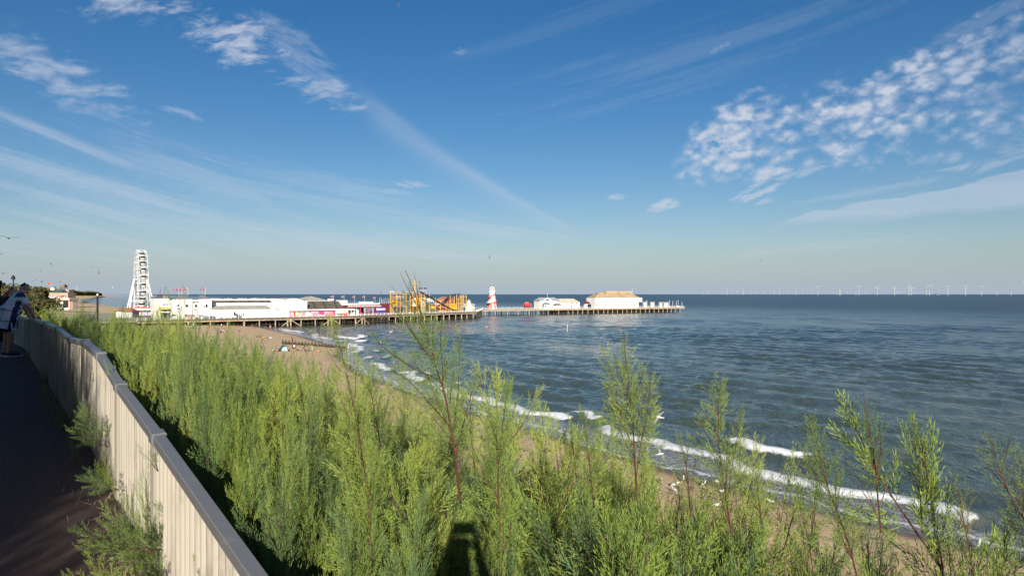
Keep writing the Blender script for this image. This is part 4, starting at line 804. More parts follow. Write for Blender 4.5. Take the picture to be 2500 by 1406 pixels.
# brown-roofed kiosk by the wheel
b = Bld(Frame(-196, 300, -120, 300), 'brown_roof_kiosk', 'white and grey kiosk with a brown hipped roof left of the ferris wheel', 'kiosk', 282, 324, 0, None, 3.2)
X0, X1 = b.x(283), b.x(322); ze = b.zz(760.5, 303); b.box('wall', mat('kiosk_grey_wall', (.36, .35, .33), .7), X0, X1, .3, 6, 0, ze); b.box('white_front', white, X0, b.x(300), -.02, .29, 0, ze - .05); mb = MB(); hip(mb, X0, X1, 0, 6, ze, b.zz(751.5, 303), 2.6, .5); b.part('roof', mat('kiosk_brown_roof', (.27, .13, .075), .8, .2, 1), mb)
# ------------------------------------------------------------------ cliff-top fence
def fence_mat(name, base, grime, st, lo=.55, hi=.8):
    m_ = bpy.data.materials.new(name); m_.use_nodes = True; t = m_.node_tree; bs = t.nodes['Principled BSDF']
    g = tn(t, 'ShaderNodeNewGeometry'); mp = tn(t, 'ShaderNodeMapping'); t.links.new(g.outputs['Position'], mp.inputs['Vector']); mp.inputs['Scale'].default_value = st
    streak_ = tnoise(t, 3.0, 5, .65, mp.outputs[0]); blot = tnoise(t, 2.3, 5, .6)
    c = tmix(t, tmap(t, streak_, lo, hi), base, grime)
    c = tmix(t, tm(t, 'MULTIPLY', tmap(t, blot, .58, .75), .55), c, tuple(x * .5 for x in grime))
    c = tmix(t, tmap(t, tnoise(t, 90, 3), .66, .74), c, tuple(x * .6 for x in base))
    t.links.new(c, bs.inputs['Base Color']); bs.inputs['Roughness'].default_value = .7
    bp = tn(t, 'ShaderNodeBump'); bp.inputs['Strength'].default_value = .25; bp.inputs['Distance'].default_value = .004
    t.links.new(tnoise(t, 150, 4), bp.inputs['Height']); t.links.new(bp.outputs[0], bs.inputs['Normal']); return m_
m_panel = fence_mat('weathered_cream_sheet', (.345, .315, .26), (.17, .155, .125), (3.5, 3.5, .35), .47, .74)
m_post = fence_mat('painted_concrete_post', (.31, .285, .235), (.16, .145, .12), (3, 3, .5))
m_rail = fence_mat('worn_grey_rail', (.135, .138, .150), (.19, .175, .155), (2, 2, 2), .55, .75)
m_rail.node_tree.nodes['Principled BSDF'].inputs['Roughness'].default_value = .38
m_rail.node_tree.nodes['Principled BSDF'].inputs['Specular IOR Level'].default_value = .6
# posts: x in the photograph, rail height, ground, distance
FP = [(690, 1406, 0, 2.58), (385, 1058, 0, 4.4), (294, 937, 0, 5.6), (246, 862, 0, 6.55), (208, 831, 0, 7.55), (175, 825, 0, 8.66), (142, 800, 0, 10.2), (113, 787, 0, 12.0), (86, 779, 0, 14.6), (62, 775, 0, 18.0)]
FPT = [P(a, b, d) for a, b, c, d in FP]
v = (FPT[0] - FPT[1]); v.z = 0; v.normalize()
first = FPT[0] + v * 1.62; first.z = FPT[0].z - .33
last = Vector((*xy(24.5, .72), FPT[-1].z + .03)); FPT = [first + v * 2.3 + Vector((0, 0, -.30)), first] + FPT[1:] + [last]   # the near panel runs on below the frame
fence = empty('promenade_fence', tuple(FPT[2]))
tag(fence, 'cream corrugated clifftop fence with grey flat top rail beside the dark path', 'fence')
def child_at(mb, name, mats, parent, smooth=False):
    o = mb.build(name, mats, parent, smooth); o.matrix_parent_inverse = Matrix.Translation(parent.location).inverted(); return o
up = Vector((0, 0, 1))
for i in range(len(FPT) - 1):
    a, b = FPT[i], FPT[i + 1]; d = b - a; L = math.hypot(d.x, d.y); h = Vector((d.x, d.y, 0)) / L; nrm = Vector((h.y, -h.x, 0))   # nrm points to the sea
    def at(u, off, z): p = a + h * u + nrm * off; return (p.x, p.y, z)
    ztop = lambda u: a.z + d.z * u / L - .03
    zbot = lambda u: float(path_z(sn(*at(u, 0, 0)[:2])[0])) - .02
    pitch = .112; nseg = max(10, int(L / pitch) * 10); uu = np.linspace(.05, L - .05, nseg + 1)
    V = []
    for u in uu:
        ph = (u % pitch) / pitch; off = .025 * math.cos(2 * math.pi * ph)
        V += [at(u, off, zbot(u)), at(u, off, ztop(u))]
    mb = MB(); mb.add(V, [(2 * k, 2 * k + 2, 2 * k + 3, 2 * k + 1) for k in range(nseg)])
    V2 = [at(u, .025 * math.cos(2 * math.pi * ((u % pitch) / pitch)) + .006, z) for u in uu for z in (zbot(u), ztop(u))]
    mb.add(V2, [(2 * k, 2 * k + 1, 2 * k + 3, 2 * k + 2) for k in range(nseg)])
    child_at(mb, 'corrugated_panel', m_panel, fence, True)
    # flat strip post at the start of the panel
    mb = MB(); w = .055
    z0, z1 = zbot(0), a.z - .012
    if i: mb.prism([at(-w, -.034, z0), at(w, -.034, z0), at(w, .03, z0), at(-w, .03, z0)], (0, 0, z1 - z0)); child_at(mb, 'post', m_post, fence)
    # rail: flat bar with a turned-down lip, slightly crooked from panel to panel
    mb = MB(); wob = RNG.normal(0, .004, 4)
    e = .004; ra = lambda u, off, dz: Vector(at(u, off, a.z + d.z * u / L + dz))
    pr = [(-.036, -.052), (-.036, .0), (-.031, .005), (.029, .006), (.034, .001), (.034, -.045), (.028, -.045), (.028, -.006), (-.030, -.006), (-.030, -.052)]
    u0, u1 = e, L - e
    V = [ra(u, o, z) for u in (u0, u1) for o, z in pr]; n = len(pr)
    mb.add(V, [(k, (k + 1) % n, n + (k + 1) % n, n + k) for k in range(n)] + [tuple(range(n))[::-1], tuple(range(n, 2 * n))])
    child_at(mb, 'top_rail', m_rail, fence)
    if i:
        mb = MB(); q = [(o * 1.28, z * 1.2 + .008) for o, z in pr[:2] + [pr[2], pr[3], pr[4], pr[5]]]
        V = [ra(u, o, z) for u in (-.05, .05) for o, z in q]; n = len(q)
        mb.add(V, [(k, (k + 1) % n, n + (k + 1) % n, n + k) for k in range(n)] + [tuple(range(n))[::-1], tuple(range(n, 2 * n))])
        child_at(mb, 'rail_joint', m_rail, fence)

# ------------------------------------------------------------------ tamarisk foliage
m_leaf = bpy.data.materials.new('tamarisk_green'); m_leaf.use_nodes = True; t = m_leaf.node_tree; t.nodes.remove(t.nodes['Principled BSDF'])
lf = tmix(t, tattr(t, 'tint'), (.092, .160, .075), (.228, .295, .056))
lf = tmix(t, tmap(t, tattr(t, 'tip'), .35, 1.0, 0, .55), lf, (.36, .41, .11))
oi = tn(t, 'ShaderNodeObjectInfo')
hsn = tn(t, 'ShaderNodeHueSaturation'); t.links.new(lf, hsn.inputs['Color'])
t.links.new(tmap(t, oi.outputs['Random'], 0, 1, .485, .515), hsn.inputs['Hue']); t.links.new(tmap(t, oi.outputs['Random'], 1, 0, .82, 1.10), hsn.inputs['Value'])
df = tn(t, 'ShaderNodeBsdfDiffuse'); tr_ = tn(t, 'ShaderNodeBsdfTranslucent'); t.links.new(hsn.outputs[0], df.inputs[0]); t.links.new(hsn.outputs[0], tr_.inputs[0])
mxs = tn(t, 'ShaderNodeMixShader'); mxs.inputs[0].default_value = .15; t.links.new(df.outputs[0], mxs.inputs[1]); t.links.new(tr_.outputs[0], mxs.inputs[2])
t.links.new(mxs.outputs[0], t.nodes['Material Output'].inputs['Surface'])
m_stem = mat('red_brown_twig', (.105, .034, .030), .6, .2, 6.0, col2=(.055, .028, .022))
m_dry = mat('dry_twig', (.30, .22, .15), .8, .2, 8)
def frames(D, rng):
    D = D / np.linalg.norm(D, axis=1, keepdims=True)
    ref = rng.normal(size=D.shape); A = np.cross(D, ref); A /= np.linalg.norm(A, axis=1, keepdims=True); B = np.cross(D, A)
    return np.stack([A, B, D], -1)            # columns
KITE = np.array([(0, 0, 0), (.5, .10, .35), (0, 0, 1.0), (-.5, .10, .35)])
KF = np.array([(0, 1, 2), (0, 2, 3)])
def spray_tmpl(seed, subs=18, per=5, kw=.021, opening=1.0):
    """one foxtail-like spray, unit length along +z"""
    r = np.random.default_rng(seed); Vs = []; tip = []; bend = r.normal(0, .10, 2)
    for i in range(subs):
        u = .02 + .86 * i / (subs - 1); az = i * 2.4 + r.uniform(-.4, .4); out = R((42 - 20 * u) * opening + r.uniform(-7, 7))
        d = np.array([math.sin(out) * math.cos(az), math.sin(out) * math.sin(az), math.cos(out)]); Ls = .34 * (1 - .66 * u) * r.uniform(.75, 1.2)
        b0 = np.array([bend[0] * u * u, bend[1] * u * u, u])
        for j in range(per):
            q = j / (per - 1); side = 1 if j % 2 else -1
            a2 = frames(d[None], r)[0]
            dd = d + a2[:, 0] * side * .38 * (1 - q * .8) + np.array([0, 0, .20]); dd /= np.linalg.norm(dd)
            b = b0 + d * Ls * q * .8 + np.array([0, 0, .05 * q * q]); ln = (.135 * (1 - .3 * q) + (.04 if j == per - 1 else 0)) * r.uniform(.75, 1.2)
            M = frames(dd[None], r)[0]
            K = KITE * np.array([kw, kw, ln]); Vs.append(K @ M.T + b); tip.append(np.array([0, .35, .9, .35]) * .5 + .5 * q)
    Vs = np.array(Vs); n = len(Vs); Fs = (KF[None] + 4 * np.arange(n)[:, None, None]).reshape(-1, 3)
    return Vs.reshape(-1, 3), Fs, np.concatenate(tip)
SPR = [spray_tmpl(100 + k) for k in range(6)]
SPRL = [spray_tmpl(140 + k, 15, 4, .020, 1.0) for k in range(4)]      # looser
class Leafage:
    def __init__(s, seed): s.r = np.random.default_rng(seed); s.P = []; s.D = []; s.S = []; s.T = []
    def add(s, p, d, size, tint): s.P.append(p); s.D.append(d); s.S.append(size); s.T.append(tint)
    def mesh(s, name, tm=SPR):
        P_ = np.array(s.P); D = np.array(s.D); S = np.array(s.S); T = np.array(s.T); which = s.r.integers(0, len(tm), len(P_)); Vo, Fo, To, Ti = [], [], [], []; off = 0
        for k, (V, Fc, tp) in enumerate(tm):
            ix = np.where(which == k)[0]
            if not len(ix): continue
            M = frames(D[ix], s.r) * S[ix][:, None, None]
            VV = np.einsum('nij,vj->nvi', M, V) + P_[ix][:, None, :]
            Vo.append(VV.reshape(-1, 3)); Fo.append((Fc[None] + off + len(V) * np.arange(len(ix))[:, None, None]).reshape(-1, 3)); off += len(V) * len(ix)
            To.append(np.repeat(T[ix], len(V))); Ti.append(np.tile(tp, len(ix)))
        me = mesh_np(name, np.concatenate(Vo), np.concatenate(Fo), [m_leaf]); attr(me, 'tint', np.concatenate(To)); attr(me, 'tip', np.concatenate(Ti)); return me
def curve_pts(p, d, L, n, r, up_=.25, wob=.12):
    pts = [np.array(p, float)]; d = np.array(d, float); d /= np.linalg.norm(d)
    for i in range(n):
        d = d + np.array([0, 0, up_ / n]) + r.normal(0, wob / math.sqrt(n), 3); d /= np.linalg.norm(d); pts.append(pts[-1] + d * L / n)
    return np.array(pts)
def along(pts, t):
    f = t * (len(pts) - 1); i = min(int(f), len(pts) - 2); return pts[i] + (pts[i + 1] - pts[i]) * (f - i), (pts[i + 1] - pts[i]) / np.linalg.norm(pts[i + 1] - pts[i])
def side_dir(tan, az, out, r):
    M = frames(tan[None], np.random.default_rng(3))[0]; a = M[:, 0] * math.cos(az) + M[:, 1] * math.sin(az)
    return tan * math.cos(out) + a * math.sin(out)
def plume(lf, mb, pts, r0, tint, r, dens=1.0, t0=.35, fat=1.0, leader=1.0):
    """one shoot: a stem with foxtail sprays all round, shorter and steeper towards the tip"""
    L = float(np.sum(np.linalg.norm(np.diff(pts, axis=0), axis=1)))
    mb.tube([tuple(p) for p in pts], list(np.linspace(r0, r0 * .25, len(pts))), 4, 0, False)
    n = max(6, int(30 * dens * L * (1 - t0))); az = r.uniform(0, 6)
    for i in range(n):
        u = min(t0 + (leader - t0) * (i + r.uniform(0, .8)) / n, .985); p, tan = along(pts, u); az += 2.4 + r.uniform(-.6, .6)
        w = (1 - u) / (1 - t0); d = side_dir(tan, az, R(20 + 34 * w + r.uniform(-9, 9)), r) + np.array([0, 0, .10]); d /= np.linalg.norm(d)
        ls = (.085 + .17 * w * min(1.0, L * 1.4)) * fat * r.uniform(.75, 1.2)
        p = p + d * r.uniform(0, .25) * ls
        lf.add(p, d, ls, np.clip(tint + r.normal(0, .12), 0, 1))
    if leader > .97:
        p, tan = along(pts, .96); lf.add(p, tan, .12 * fat, tint)
def crown(seed, nb, H, spread, tint):
    r = np.random.default_rng(seed); lf = Leafage(seed); mb = MB()
    for i in range(nb):
        a = i * 2.4 + r.uniform(-.3, .3); rad = math.sqrt((i + .5) / nb); th_ = rad * R(66)
        base = np.array([.12 * rad * math.cos(a), .12 * rad * math.sin(a), 0.02]); d = np.array([math.sin(th_) * math.cos(a), math.sin(th_) * math.sin(a), math.cos(th_)])
        L = H * (1.0 - .16 * rad) * r.uniform(.70, 1.06); tb = np.clip(tint + r.normal(0, .30), 0, 1)
        pts = curve_pts(base, d, L, 7, r, .36, .20)
        plume(lf, mb, pts, .009, tb, r, 1.0, .50, 1.2)
        for k in range(7):                                     # a clump of plumes at the end of each limb
            u = .42 + .44 * (k + r.uniform(0, .8)) / 7; p, tan = along(pts, u); dd = side_dir(tan, k * 2.4 + a, R(r.uniform(24, 44)), r)
            plume(lf, mb, curve_pts(p, dd, L * r.uniform(.20, .31) * (1.25 - .5 * u), 4, r, .32, .14), .004, np.clip(tb + r.normal(0, .08), 0, 1), r, 1.15, .08, 1.05)
    return lf.mesh('tamarisk_foliage'), mb.mesh('tamarisk_stems', m_stem)
SHR = [crown(300 + k, 12, 2.0, 1.0, [.80, .50, .92, .26, .66][k]) for k in range(5)]
TILT = np.random.default_rng(99)
def shrub(k, x, y, z, h, rz, label, cat='shrub', group=None, wide=1.0, name='tamarisk_shrub', lean=0.0):
    e = empty(name, (x, y, z), rz); sc = h / 1.86; e.scale = (sc * wide, sc * wide, sc); q_ = TILT.uniform(0, 6.28); dn_ = max(0.0, float(np.cos(q_))) if lean < .1 else float(np.cos(q_)); ds_ = float(np.sin(q_)); ax = Vector((-(CN[1] * dn_ + CU[1] * ds_), CN[0] * dn_ + CU[0] * ds_, 0)); e.rotation_euler = (Matrix.Rotation(abs(TILT.normal(0, 1)) * lean, 3, ax) @ Matrix.Rotation(rz, 3, 'Z')).to_euler() if ax.length > .01 else (0, 0, rz)
    f = link('foliage', SHR[k][0], e); s = link('stems', SHR[k][1], e); tag(e, label, cat, group); return e
r = np.random.default_rng(77); GRP = 'tamarisk shrubs massed on the cliff slope'
def ztop(s): return ZC + np.interp(s, [-6, 0, 4, 6, 9, 12, 14, 20, 30, 45], [-.84, -.82, -.82, -.88, -1.06, -1.08, -.86, -.72, -.70, -.75])
cnt = 0
for row, (n0, ds, s0, s1) in enumerate([(1.45, .50, -2.2, 14.5), (2.3, .62, -2.6, 14.5), (3.1, .70, -3.0, 15), (4.1, .85, -3, 15), (5.3, 1.2, 1, 16), (2.0, 1.5, 14.6, 46), (3.6, 1.6, 15, 46), (5.5, 1.9, 15, 46), (1.36, .34, 3.0, 14.5), (2.7, .42, -2.8, 4.5), (1.9, .42, -2.4, 4.0)]):
    s = s0
    while s < s1:
        n = n0 + r.uniform(-.22, .22); x, y = xy(s + r.uniform(-.2, .2), n); g = float(ground_z(*sn(x, y)))
        zt = (ztop(s) if row not in (0, 8) else ZC + np.interp(s, [-3, 2.6, 4.0, 4.9, 6.2, 7.3, 8.4, 11, 14], [-1.25, -1.08, -.92, -.74, -.52, -.40, -.36, -.42, -.44])) + (r.normal(0, .11) if row != 8 else r.uniform(-.02, .18) - .2 * np.clip((s - 7.5) / 2, 0, 1)) + (float(np.interp(s, [2.5, 4, 7.0, 9.0], [0, .22, .20, -.06])) if row == 0 else 0) - (.16 if row > 8 else 0) - (.42 * (n - 3.6) if n > 3.6 else 0) * (1 if s < 14 else .7) - 0
        if n0 > 5 and s < 14: zt -= .05
        h = max(.9 if row != 8 else .5, zt - g); far = s > 14.3
        pxs_ = 1250 + F * x / max(y, .5)
        zone = next(t_ for lim, t_ in ((150, 'behind the far end of the fence'), (250, 'left of the ferris wheel'), (330, 'below the brown-roofed kiosk'), (440, 'below the domed building'), (600, 'below the white hall'), (760, 'in front of the beach families'), (880, 'left of the red-stemmed shoot'), (1010, 'right of the red-stemmed shoot'), (1150, 'round the foot of the tallest shoot'), (1290, 'round the slim wine-red shoot'), (1440, 'left of the bushy middle shoot'), (1620, 'round the bushy middle shoot'), (1800, 'round the open shoot by the gulls'), (1950, 'right of the open shoot'), (2120, 'under the leaning pair of shoots'), (2300, 'under the fir-like shoot'), (1e9, "near the right corner")) if pxs_ < lim)
        kind = ('against the fence', 'second from the fence', 'mid-bank', 'on the outer edge of the bank', 'lowest on the slope', 'along the far fence', 'mid-bank far off', 'outermost far off', 'pressed close behind the fence rail', 'amid the near bank', 'near the fence foot')[row]
        L_ = f'tamarisk shrub {kind}, {zone}'
        shrub(int(r.integers(0, 5)), x, y, g - .03, h, r.uniform(0, 6.28), L_, 'shrub', GRP, min(r.uniform(1.0, 1.2) * min(1.4, 2.0 / h), max(.35 if row != 8 else .30, (n - .98) / (h * .50))), 'tamarisk_shrub', (.06, .09, .15, .17, .17, .06, .13, .16, .08, .16, .10)[row]); cnt += 1
        s += ds * r.uniform(.85, 1.15)

# tall single shoots that stand above the bank, traced from tip to foot
def shoot(pts, d, label, tint=.5, r0=.006, t0=.2, dens=1.2, fat=.75, leader=1.0, sides=(), seed=1, d2=None, autos=5):
    t0 = t0 if autos >= 6 and leader < .8 else min(t0, .10)
    rr_ = np.random.default_rng(seed); n = len(pts); W_ = [np.array(P(p[0], p[1], d + ((d2 or d) - d) * k / (n - 1))) for k, p in enumerate(pts[::-1])]
    q = []                                                        # smooth the traced line
    for i in range(n - 1):
        for k in range(3):
            t_ = k / 3; p0 = W_[max(i - 1, 0)]; p1 = W_[i]; p2 = W_[i + 1]; p3 = W_[min(i + 2, n - 1)]
            q.append(.5 * (2 * p1 + (p2 - p0) * t_ + (2 * p0 - 5 * p1 + 4 * p2 - p3) * t_ ** 2 + (3 * p1 - p0 - 3 * p2 + p3) * t_ ** 3))
    q.append(W_[-1]); q = np.array(q); base = q[0].copy(); lf = Leafage(seed + 9); mb = MB(); q = q - base; r0 *= .62
    plume(lf, mb, q, r0, tint, rr_, dens * 1.7, t0, fat * .8, leader)
    L = float(np.sum(np.linalg.norm(np.diff(q, axis=0), axis=1)))
    for j in range(autos + 4):                                        # ascending side branches with leaves of their own
        u = rr_.uniform(.03, .62); p, tan = along(q, u); dd = side_dir(tan, j * 2.4 + rr_.uniform(-.5, .5), R(rr_.uniform(18, 30)), rr_)
        plume(lf, mb, curve_pts(p, dd, L * rr_.uniform(.22, .42) * (1.1 - u * .6), 5, rr_, .35, .15), r0 * .5, tint, rr_, dens * 1.5, .12, fat * .68, leader if leader < 1 else 1.0)
    for sd in sides:
        sp, sdn, sl = sd[:3]; W2 = np.array([np.array(P(a, b, d + sdn * k / (len(sp) - 1))) - base for k, (a, b) in enumerate(sp[::-1])])
        plume(lf, mb, W2, r0 * .55, tint, rr_, dens * sl * 1.3, .1, fat * .62, sd[3] if len(sd) > 3 else 1.0)
    e = empty('tamarisk_shoot', tuple(base)); a = link('foliage', lf.mesh('shoot_foliage', SPR if fat > .6 else SPRL), e); b = link('stem', mb.mesh('shoot_stem', m_stem), e)
    return tag(e, label, 'shoot', 'tall tamarisk shoots standing above the bank')
SHOOTS = [
 dict(pts=[(989, 660), (1012, 712), (1028, 773), (1043, 824), (1056, 865), (1071, 917), (1086, 965), (1100, 1040), (1112, 1120), (1122, 1220)], d=2.95, tint=.45, r0=.0080, t0=.30, dens=1.25, fat=.72, leader=.78, autos=2,
   sides=[([(953, 697), (985, 730), (1012, 765), (1040, 812)], .12, .5, .55), ([(928, 712), (965, 757), (1003, 800), (1030, 850), (1060, 880)], -.15, .6, .6), ([(1009, 660), (1016, 690), (1022, 735), (1034, 790)], .06, .4, .5), ([(976, 664), (996, 706), (1015, 740)], -.05, .4, .4),
          ([(900, 800), (925, 838), (962, 868), (1010, 900), (1068, 925)], -.25, .9, .9), ([(958, 862), (985, 880), (1030, 905), (1085, 960)], .25, 1.5), ([(1060, 770), (1055, 820), (1062, 880)], .1, 1.5), ([(1112, 868), (1105, 920), (1098, 985)], .1, 1.6), ([(1118, 815), (1122, 880), (1118, 960), (1106, 1050)], .22, 1.7), ([(990, 960), (1030, 985), (1075, 1040), (1105, 1080)], .2, 1.6), ([(960, 905), (1000, 930), (1050, 985), (1098, 1040)], -.2, 1.3)],
   label='tallest tamarisk shoot, its bare forked tip rising across the yellow roller coaster', seed=11),
 dict(pts=[(1240, 945), (1232, 1000), (1222, 1080), (1216, 1180), (1222, 1300), (1224, 1420)], d=2.75, tint=.7, r0=.006, t0=.30, dens=1.5, fat=.75, autos=6, label='slim tamarisk shoot with a straight wine-red stem right of the tallest one', seed=12),
 dict(pts=[(1520, 795), (1528, 880), (1538, 960), (1546, 1050), (1550, 1130), (1556, 1230)], d=2.85, tint=.55, r0=.0070, t0=.12, dens=1.4, fat=.74, leader=.86, autos=3,
   sides=[([(1463, 822), (1478, 870), (1492, 930), (1515, 1010), (1540, 1080)], .12, 1.2, .75), ([(1590, 885), (1588, 950), (1580, 1020), (1560, 1100)], -.1, 1.4, .8), ([(1480, 950), (1500, 1020), (1535, 1100)], .3, 1.8), ([(1600, 1010), (1590, 1060), (1560, 1130)], .2, 1.8)],
   label='bushy dark green tamarisk shoot standing in the middle against the sea', seed=13),
 dict(pts=[(1758, 930), (1755, 990), (1754, 1060), (1760, 1130), (1770, 1200), (1785, 1300)], d=2.7, tint=.65, r0=.006, t0=.10, dens=1.4, fat=.75, leader=.93, autos=6,
   sides=[([(1728, 925), (1736, 965), (1752, 1020)], .05, .6, .6), ([(1690, 1075), (1715, 1110), (1745, 1150), (1762, 1190)], .15, 1.4), ([(1810, 1010), (1800, 1070), (1785, 1150), (1775, 1230)], -.12, 1.4), ([(1840, 1115), (1815, 1150), (1790, 1210)], .1, 1.4)],
   label='open tamarisk shoot beside the separate white breaker, gulls on the sand behind', seed=14),
 dict(pts=[(1985, 1040), (2000, 1100), (2015, 1170), (2040, 1240), (2070, 1320), (2095, 1420)], d=2.5, tint=.45, r0=.006, t0=.1, dens=1.2, fat=.7, autos=6, sides=[([(1935, 1110), (1960, 1150), (2000, 1200), (2030, 1240)], .1, 1.1, .9), ([(1915, 1160), (1950, 1230), (1975, 1320), (1985, 1400)], .25, 1.0, .9), ([(1978, 1040), (1990, 1110), (1993, 1200), (1980, 1290)], .2, 1.3)],
   label='leaning pair of tamarisk shoots with orange twigs left of the fine-twigged cluster', seed=15),
 dict(pts=[(2107, 955), (2114, 1000), (2122, 1050), (2134, 1120), (2142, 1200), (2150, 1300)], d=2.55, tint=.30, r0=.006, t0=.1, dens=1.1, fat=.6, leader=.8, autos=5, sides=[([(2093, 1000), (2098, 1060), (2118, 1110), (2136, 1150)], .1, .8, .7), ([(2150, 1050), (2150, 1100), (2140, 1160)], -.1, .9, .8), ([(2210, 1080), (2195, 1120), (2170, 1170), (2150, 1230)], .12, .9, .9), ([(2058, 1095), (2075, 1140), (2100, 1190), (2140, 1250)], .12, .9)],
   label='dark fine-twigged tamarisk shoot with a bare purple tip over the open sea', seed=16),
 dict(pts=[(2226, 1018), (2232, 1070), (2240, 1130), (2246, 1200), (2252, 1300)], d=2.75, tint=.55, r0=.005, t0=.05, dens=1.8, fat=.55, leader=1, autos=7, sides=[([(2280, 1085), (2265, 1110), (2245, 1150)], .1, 1.0), ([(2195, 1130), (2215, 1150), (2240, 1190)], .1, 1.3)],
   label='conical tamarisk shoot like a small fir tree, second from the right', seed=17),
 dict(pts=[(2395, 1055), (2420, 1080), (2432, 1120), (2452, 1180), (2490, 1250), (2540, 1330), (2600, 1420)], d=2.3, tint=.5, r0=.0055, t0=.08, dens=.9, fat=.55, leader=.85, autos=6, label='drooping-tipped tamarisk shoot leaning in at the far right edge', seed=18),
 dict(pts=[(1660, 1075), (1672, 1120), (1680, 1180), (1686, 1260)], d=2.9, tint=.25, r0=.005, t0=.05, dens=1.2, fat=.6, autos=6, label='short dark tamarisk shoot among the gulls on the sand', seed=19),
 dict(pts=[(816, 800), (838, 880), (862, 990), (880, 1080), (895, 1199), (905, 1300)], d=3.4, tint=.7, r0=.0085, t0=.15, dens=1.0, fat=1.0, autos=6, sides=[([(770, 795), (790, 840), (830, 905)], .1, .8, .8)], label='tamarisk shoot with a thick bright red stem left of the tallest one', seed=20),
 dict(pts=[(1425, 1020), (1432, 1070), (1440, 1140), (1450, 1240)], d=2.85, tint=.6, r0=.005, t0=.05, dens=1.5, fat=.7, autos=5, label='leafy tamarisk shoot at the left foot of the bushy middle one', seed=21),
 dict(pts=[(1150, 935), (1148, 990), (1150, 1060), (1160, 1150)], d=3.2, tint=.6, r0=.005, t0=.2, dens=1.2, fat=.6, leader=.9, autos=4, label='thin tamarisk shoot close behind the tallest one', seed=22),
 dict(pts=[(2335, 1165), (2345, 1230), (2360, 1310), (2380, 1420)], d=2.4, tint=.5, r0=.005, t0=.1, dens=1.1, fat=.5, leader=.95, autos=5, label='sparse brown-tipped tamarisk shoot in the gap near the right edge', seed=23),
 dict(pts=[(2490, 1115), (2494, 1180), (2502, 1260), (2515, 1400)], d=2.3, tint=.6, r0=.005, t0=.1, dens=1.1, fat=.6, autos=4, label='tamarisk shoot cut by the right edge behind the drooping one', seed=24),
 dict(pts=[(1845, 1150), (1850, 1200), (1860, 1280)], d=2.6, tint=.7, r0=.005, t0=.05, dens=1.4, fat=.6, autos=3, label='small bright tamarisk shoot at the foot of the open shoot', seed=25),
 dict(pts=[(490, 800), (510, 870), (540, 950), (570, 1040)], d=6.5, tint=.7, r0=.008, t0=.2, dens=.6, fat=1.2, leader=.8, autos=4, label='lean tamarisk shoot with a bare top against the beach families', seed=26),
 dict(pts=[(640, 842), (628, 880), (600, 930), (575, 990)], d=6.3, tint=.6, r0=.007, t0=.35, dens=.5, fat=1.0, leader=.7, autos=3, label='bare curved twig shoot in front of the sand below the white hall', seed=27),
 dict(pts=[(560, 835), (585, 880), (600, 950), (610, 1010)], d=6.6, tint=.35, r0=.008, t0=.15, dens=.7, fat=1.4, leader=.95, autos=4, label='full dark tamarisk shoot just left of the beach tent', seed=28),
 dict(pts=[(715, 850), (722, 900), (735, 960), (750, 1040)], d=5.2, tint=.65, r0=.006, t0=.25, dens=.6, fat=.9, leader=.8, autos=3, label='thin tamarisk shoot below the people by the groyne', seed=29),
 dict(pts=[(440, 790), (452, 840), (470, 900), (480, 960)], d=8.0, tint=.8, r0=.008, t0=.15, dens=.6, fat=1.5, autos=3, label='yellow-green tamarisk shoot beside the dark clump on the left', seed=30),
 dict(pts=[(900, 905), (905, 950), (915, 1010), (930, 1090)], d=4.2, tint=.7, r0=.006, t0=.15, dens=.9, fat=.9, autos=4, label='short tamarisk shoot in front of the sand, left of the tallest one', seed=31)]
for a in SHOOTS: shoot(**a)

# weeds growing out under the fence on the path side
def weed(px, py, d, L, dirs, label, seed, tint=.35, up_=.35, fat=.8):
    rr_ = np.random.default_rng(seed); p = np.array(P(px, py, d)); lf = Leafage(seed); mb = MB()
    for dv in dirs:
        dv = np.array(dv, float); dv = CU_ * dv[0] + CN_ * dv[1] + np.array([0, 0, dv[2]])
        plume(lf, mb, curve_pts((0, 0, 0), dv, L * rr_.uniform(.75, 1.1), 6, rr_, up_, .2), .0022, tint, rr_, 1.9, .12, fat)
    e = empty('tamarisk_weed', tuple(p)); link('foliage', lf.mesh('weed_foliage'), e); link('stem', mb.mesh('weed_stem', m_stem), e)
    return tag(e, label, 'weed', 'tamarisk sprigs growing out under the fence')
CU_ = np.array([*CU, 0]); CN_ = np.array([*CN, 0])
weed(375, 1345, 4.05, .40, [(-.1, -1, .30), (.25, -1, .12), (.2, -.8, .6), (-.3, -.8, .55)], 'grey-green tamarisk sprig poking over the path, foot of the fence corner', 501, .40)
weed(330, 1475, 3.7, .42, [(-.3, -1, .35), (0, -1, .55), (.2, -.8, .8), (-.6, -.6, .6)], 'bright tamarisk sprig at the bottom edge of the picture beside the fence', 502, .65)
weed(262, 1090, 5.9, .34, [(0, -1, .35), (.4, -.7, .9), (-.3, -.7, .6), (.2, -.4, 1.2)], 'shaded tamarisk tuft at the fence foot halfway along the path', 503, .2)
weed(290, 1195, 5.2, .32, [(.3, -1, .25), (-.3, -1, .4)], 'low dull tamarisk tuft at the fence foot nearer than the shaded one', 504, .2)
weed(385, 1150, 4.32, .16, [(-.2, -.35, .7), (.2, -.3, .9)], 'small tamarisk sprout clinging halfway up the fence corner', 505, .6, .3, .5)
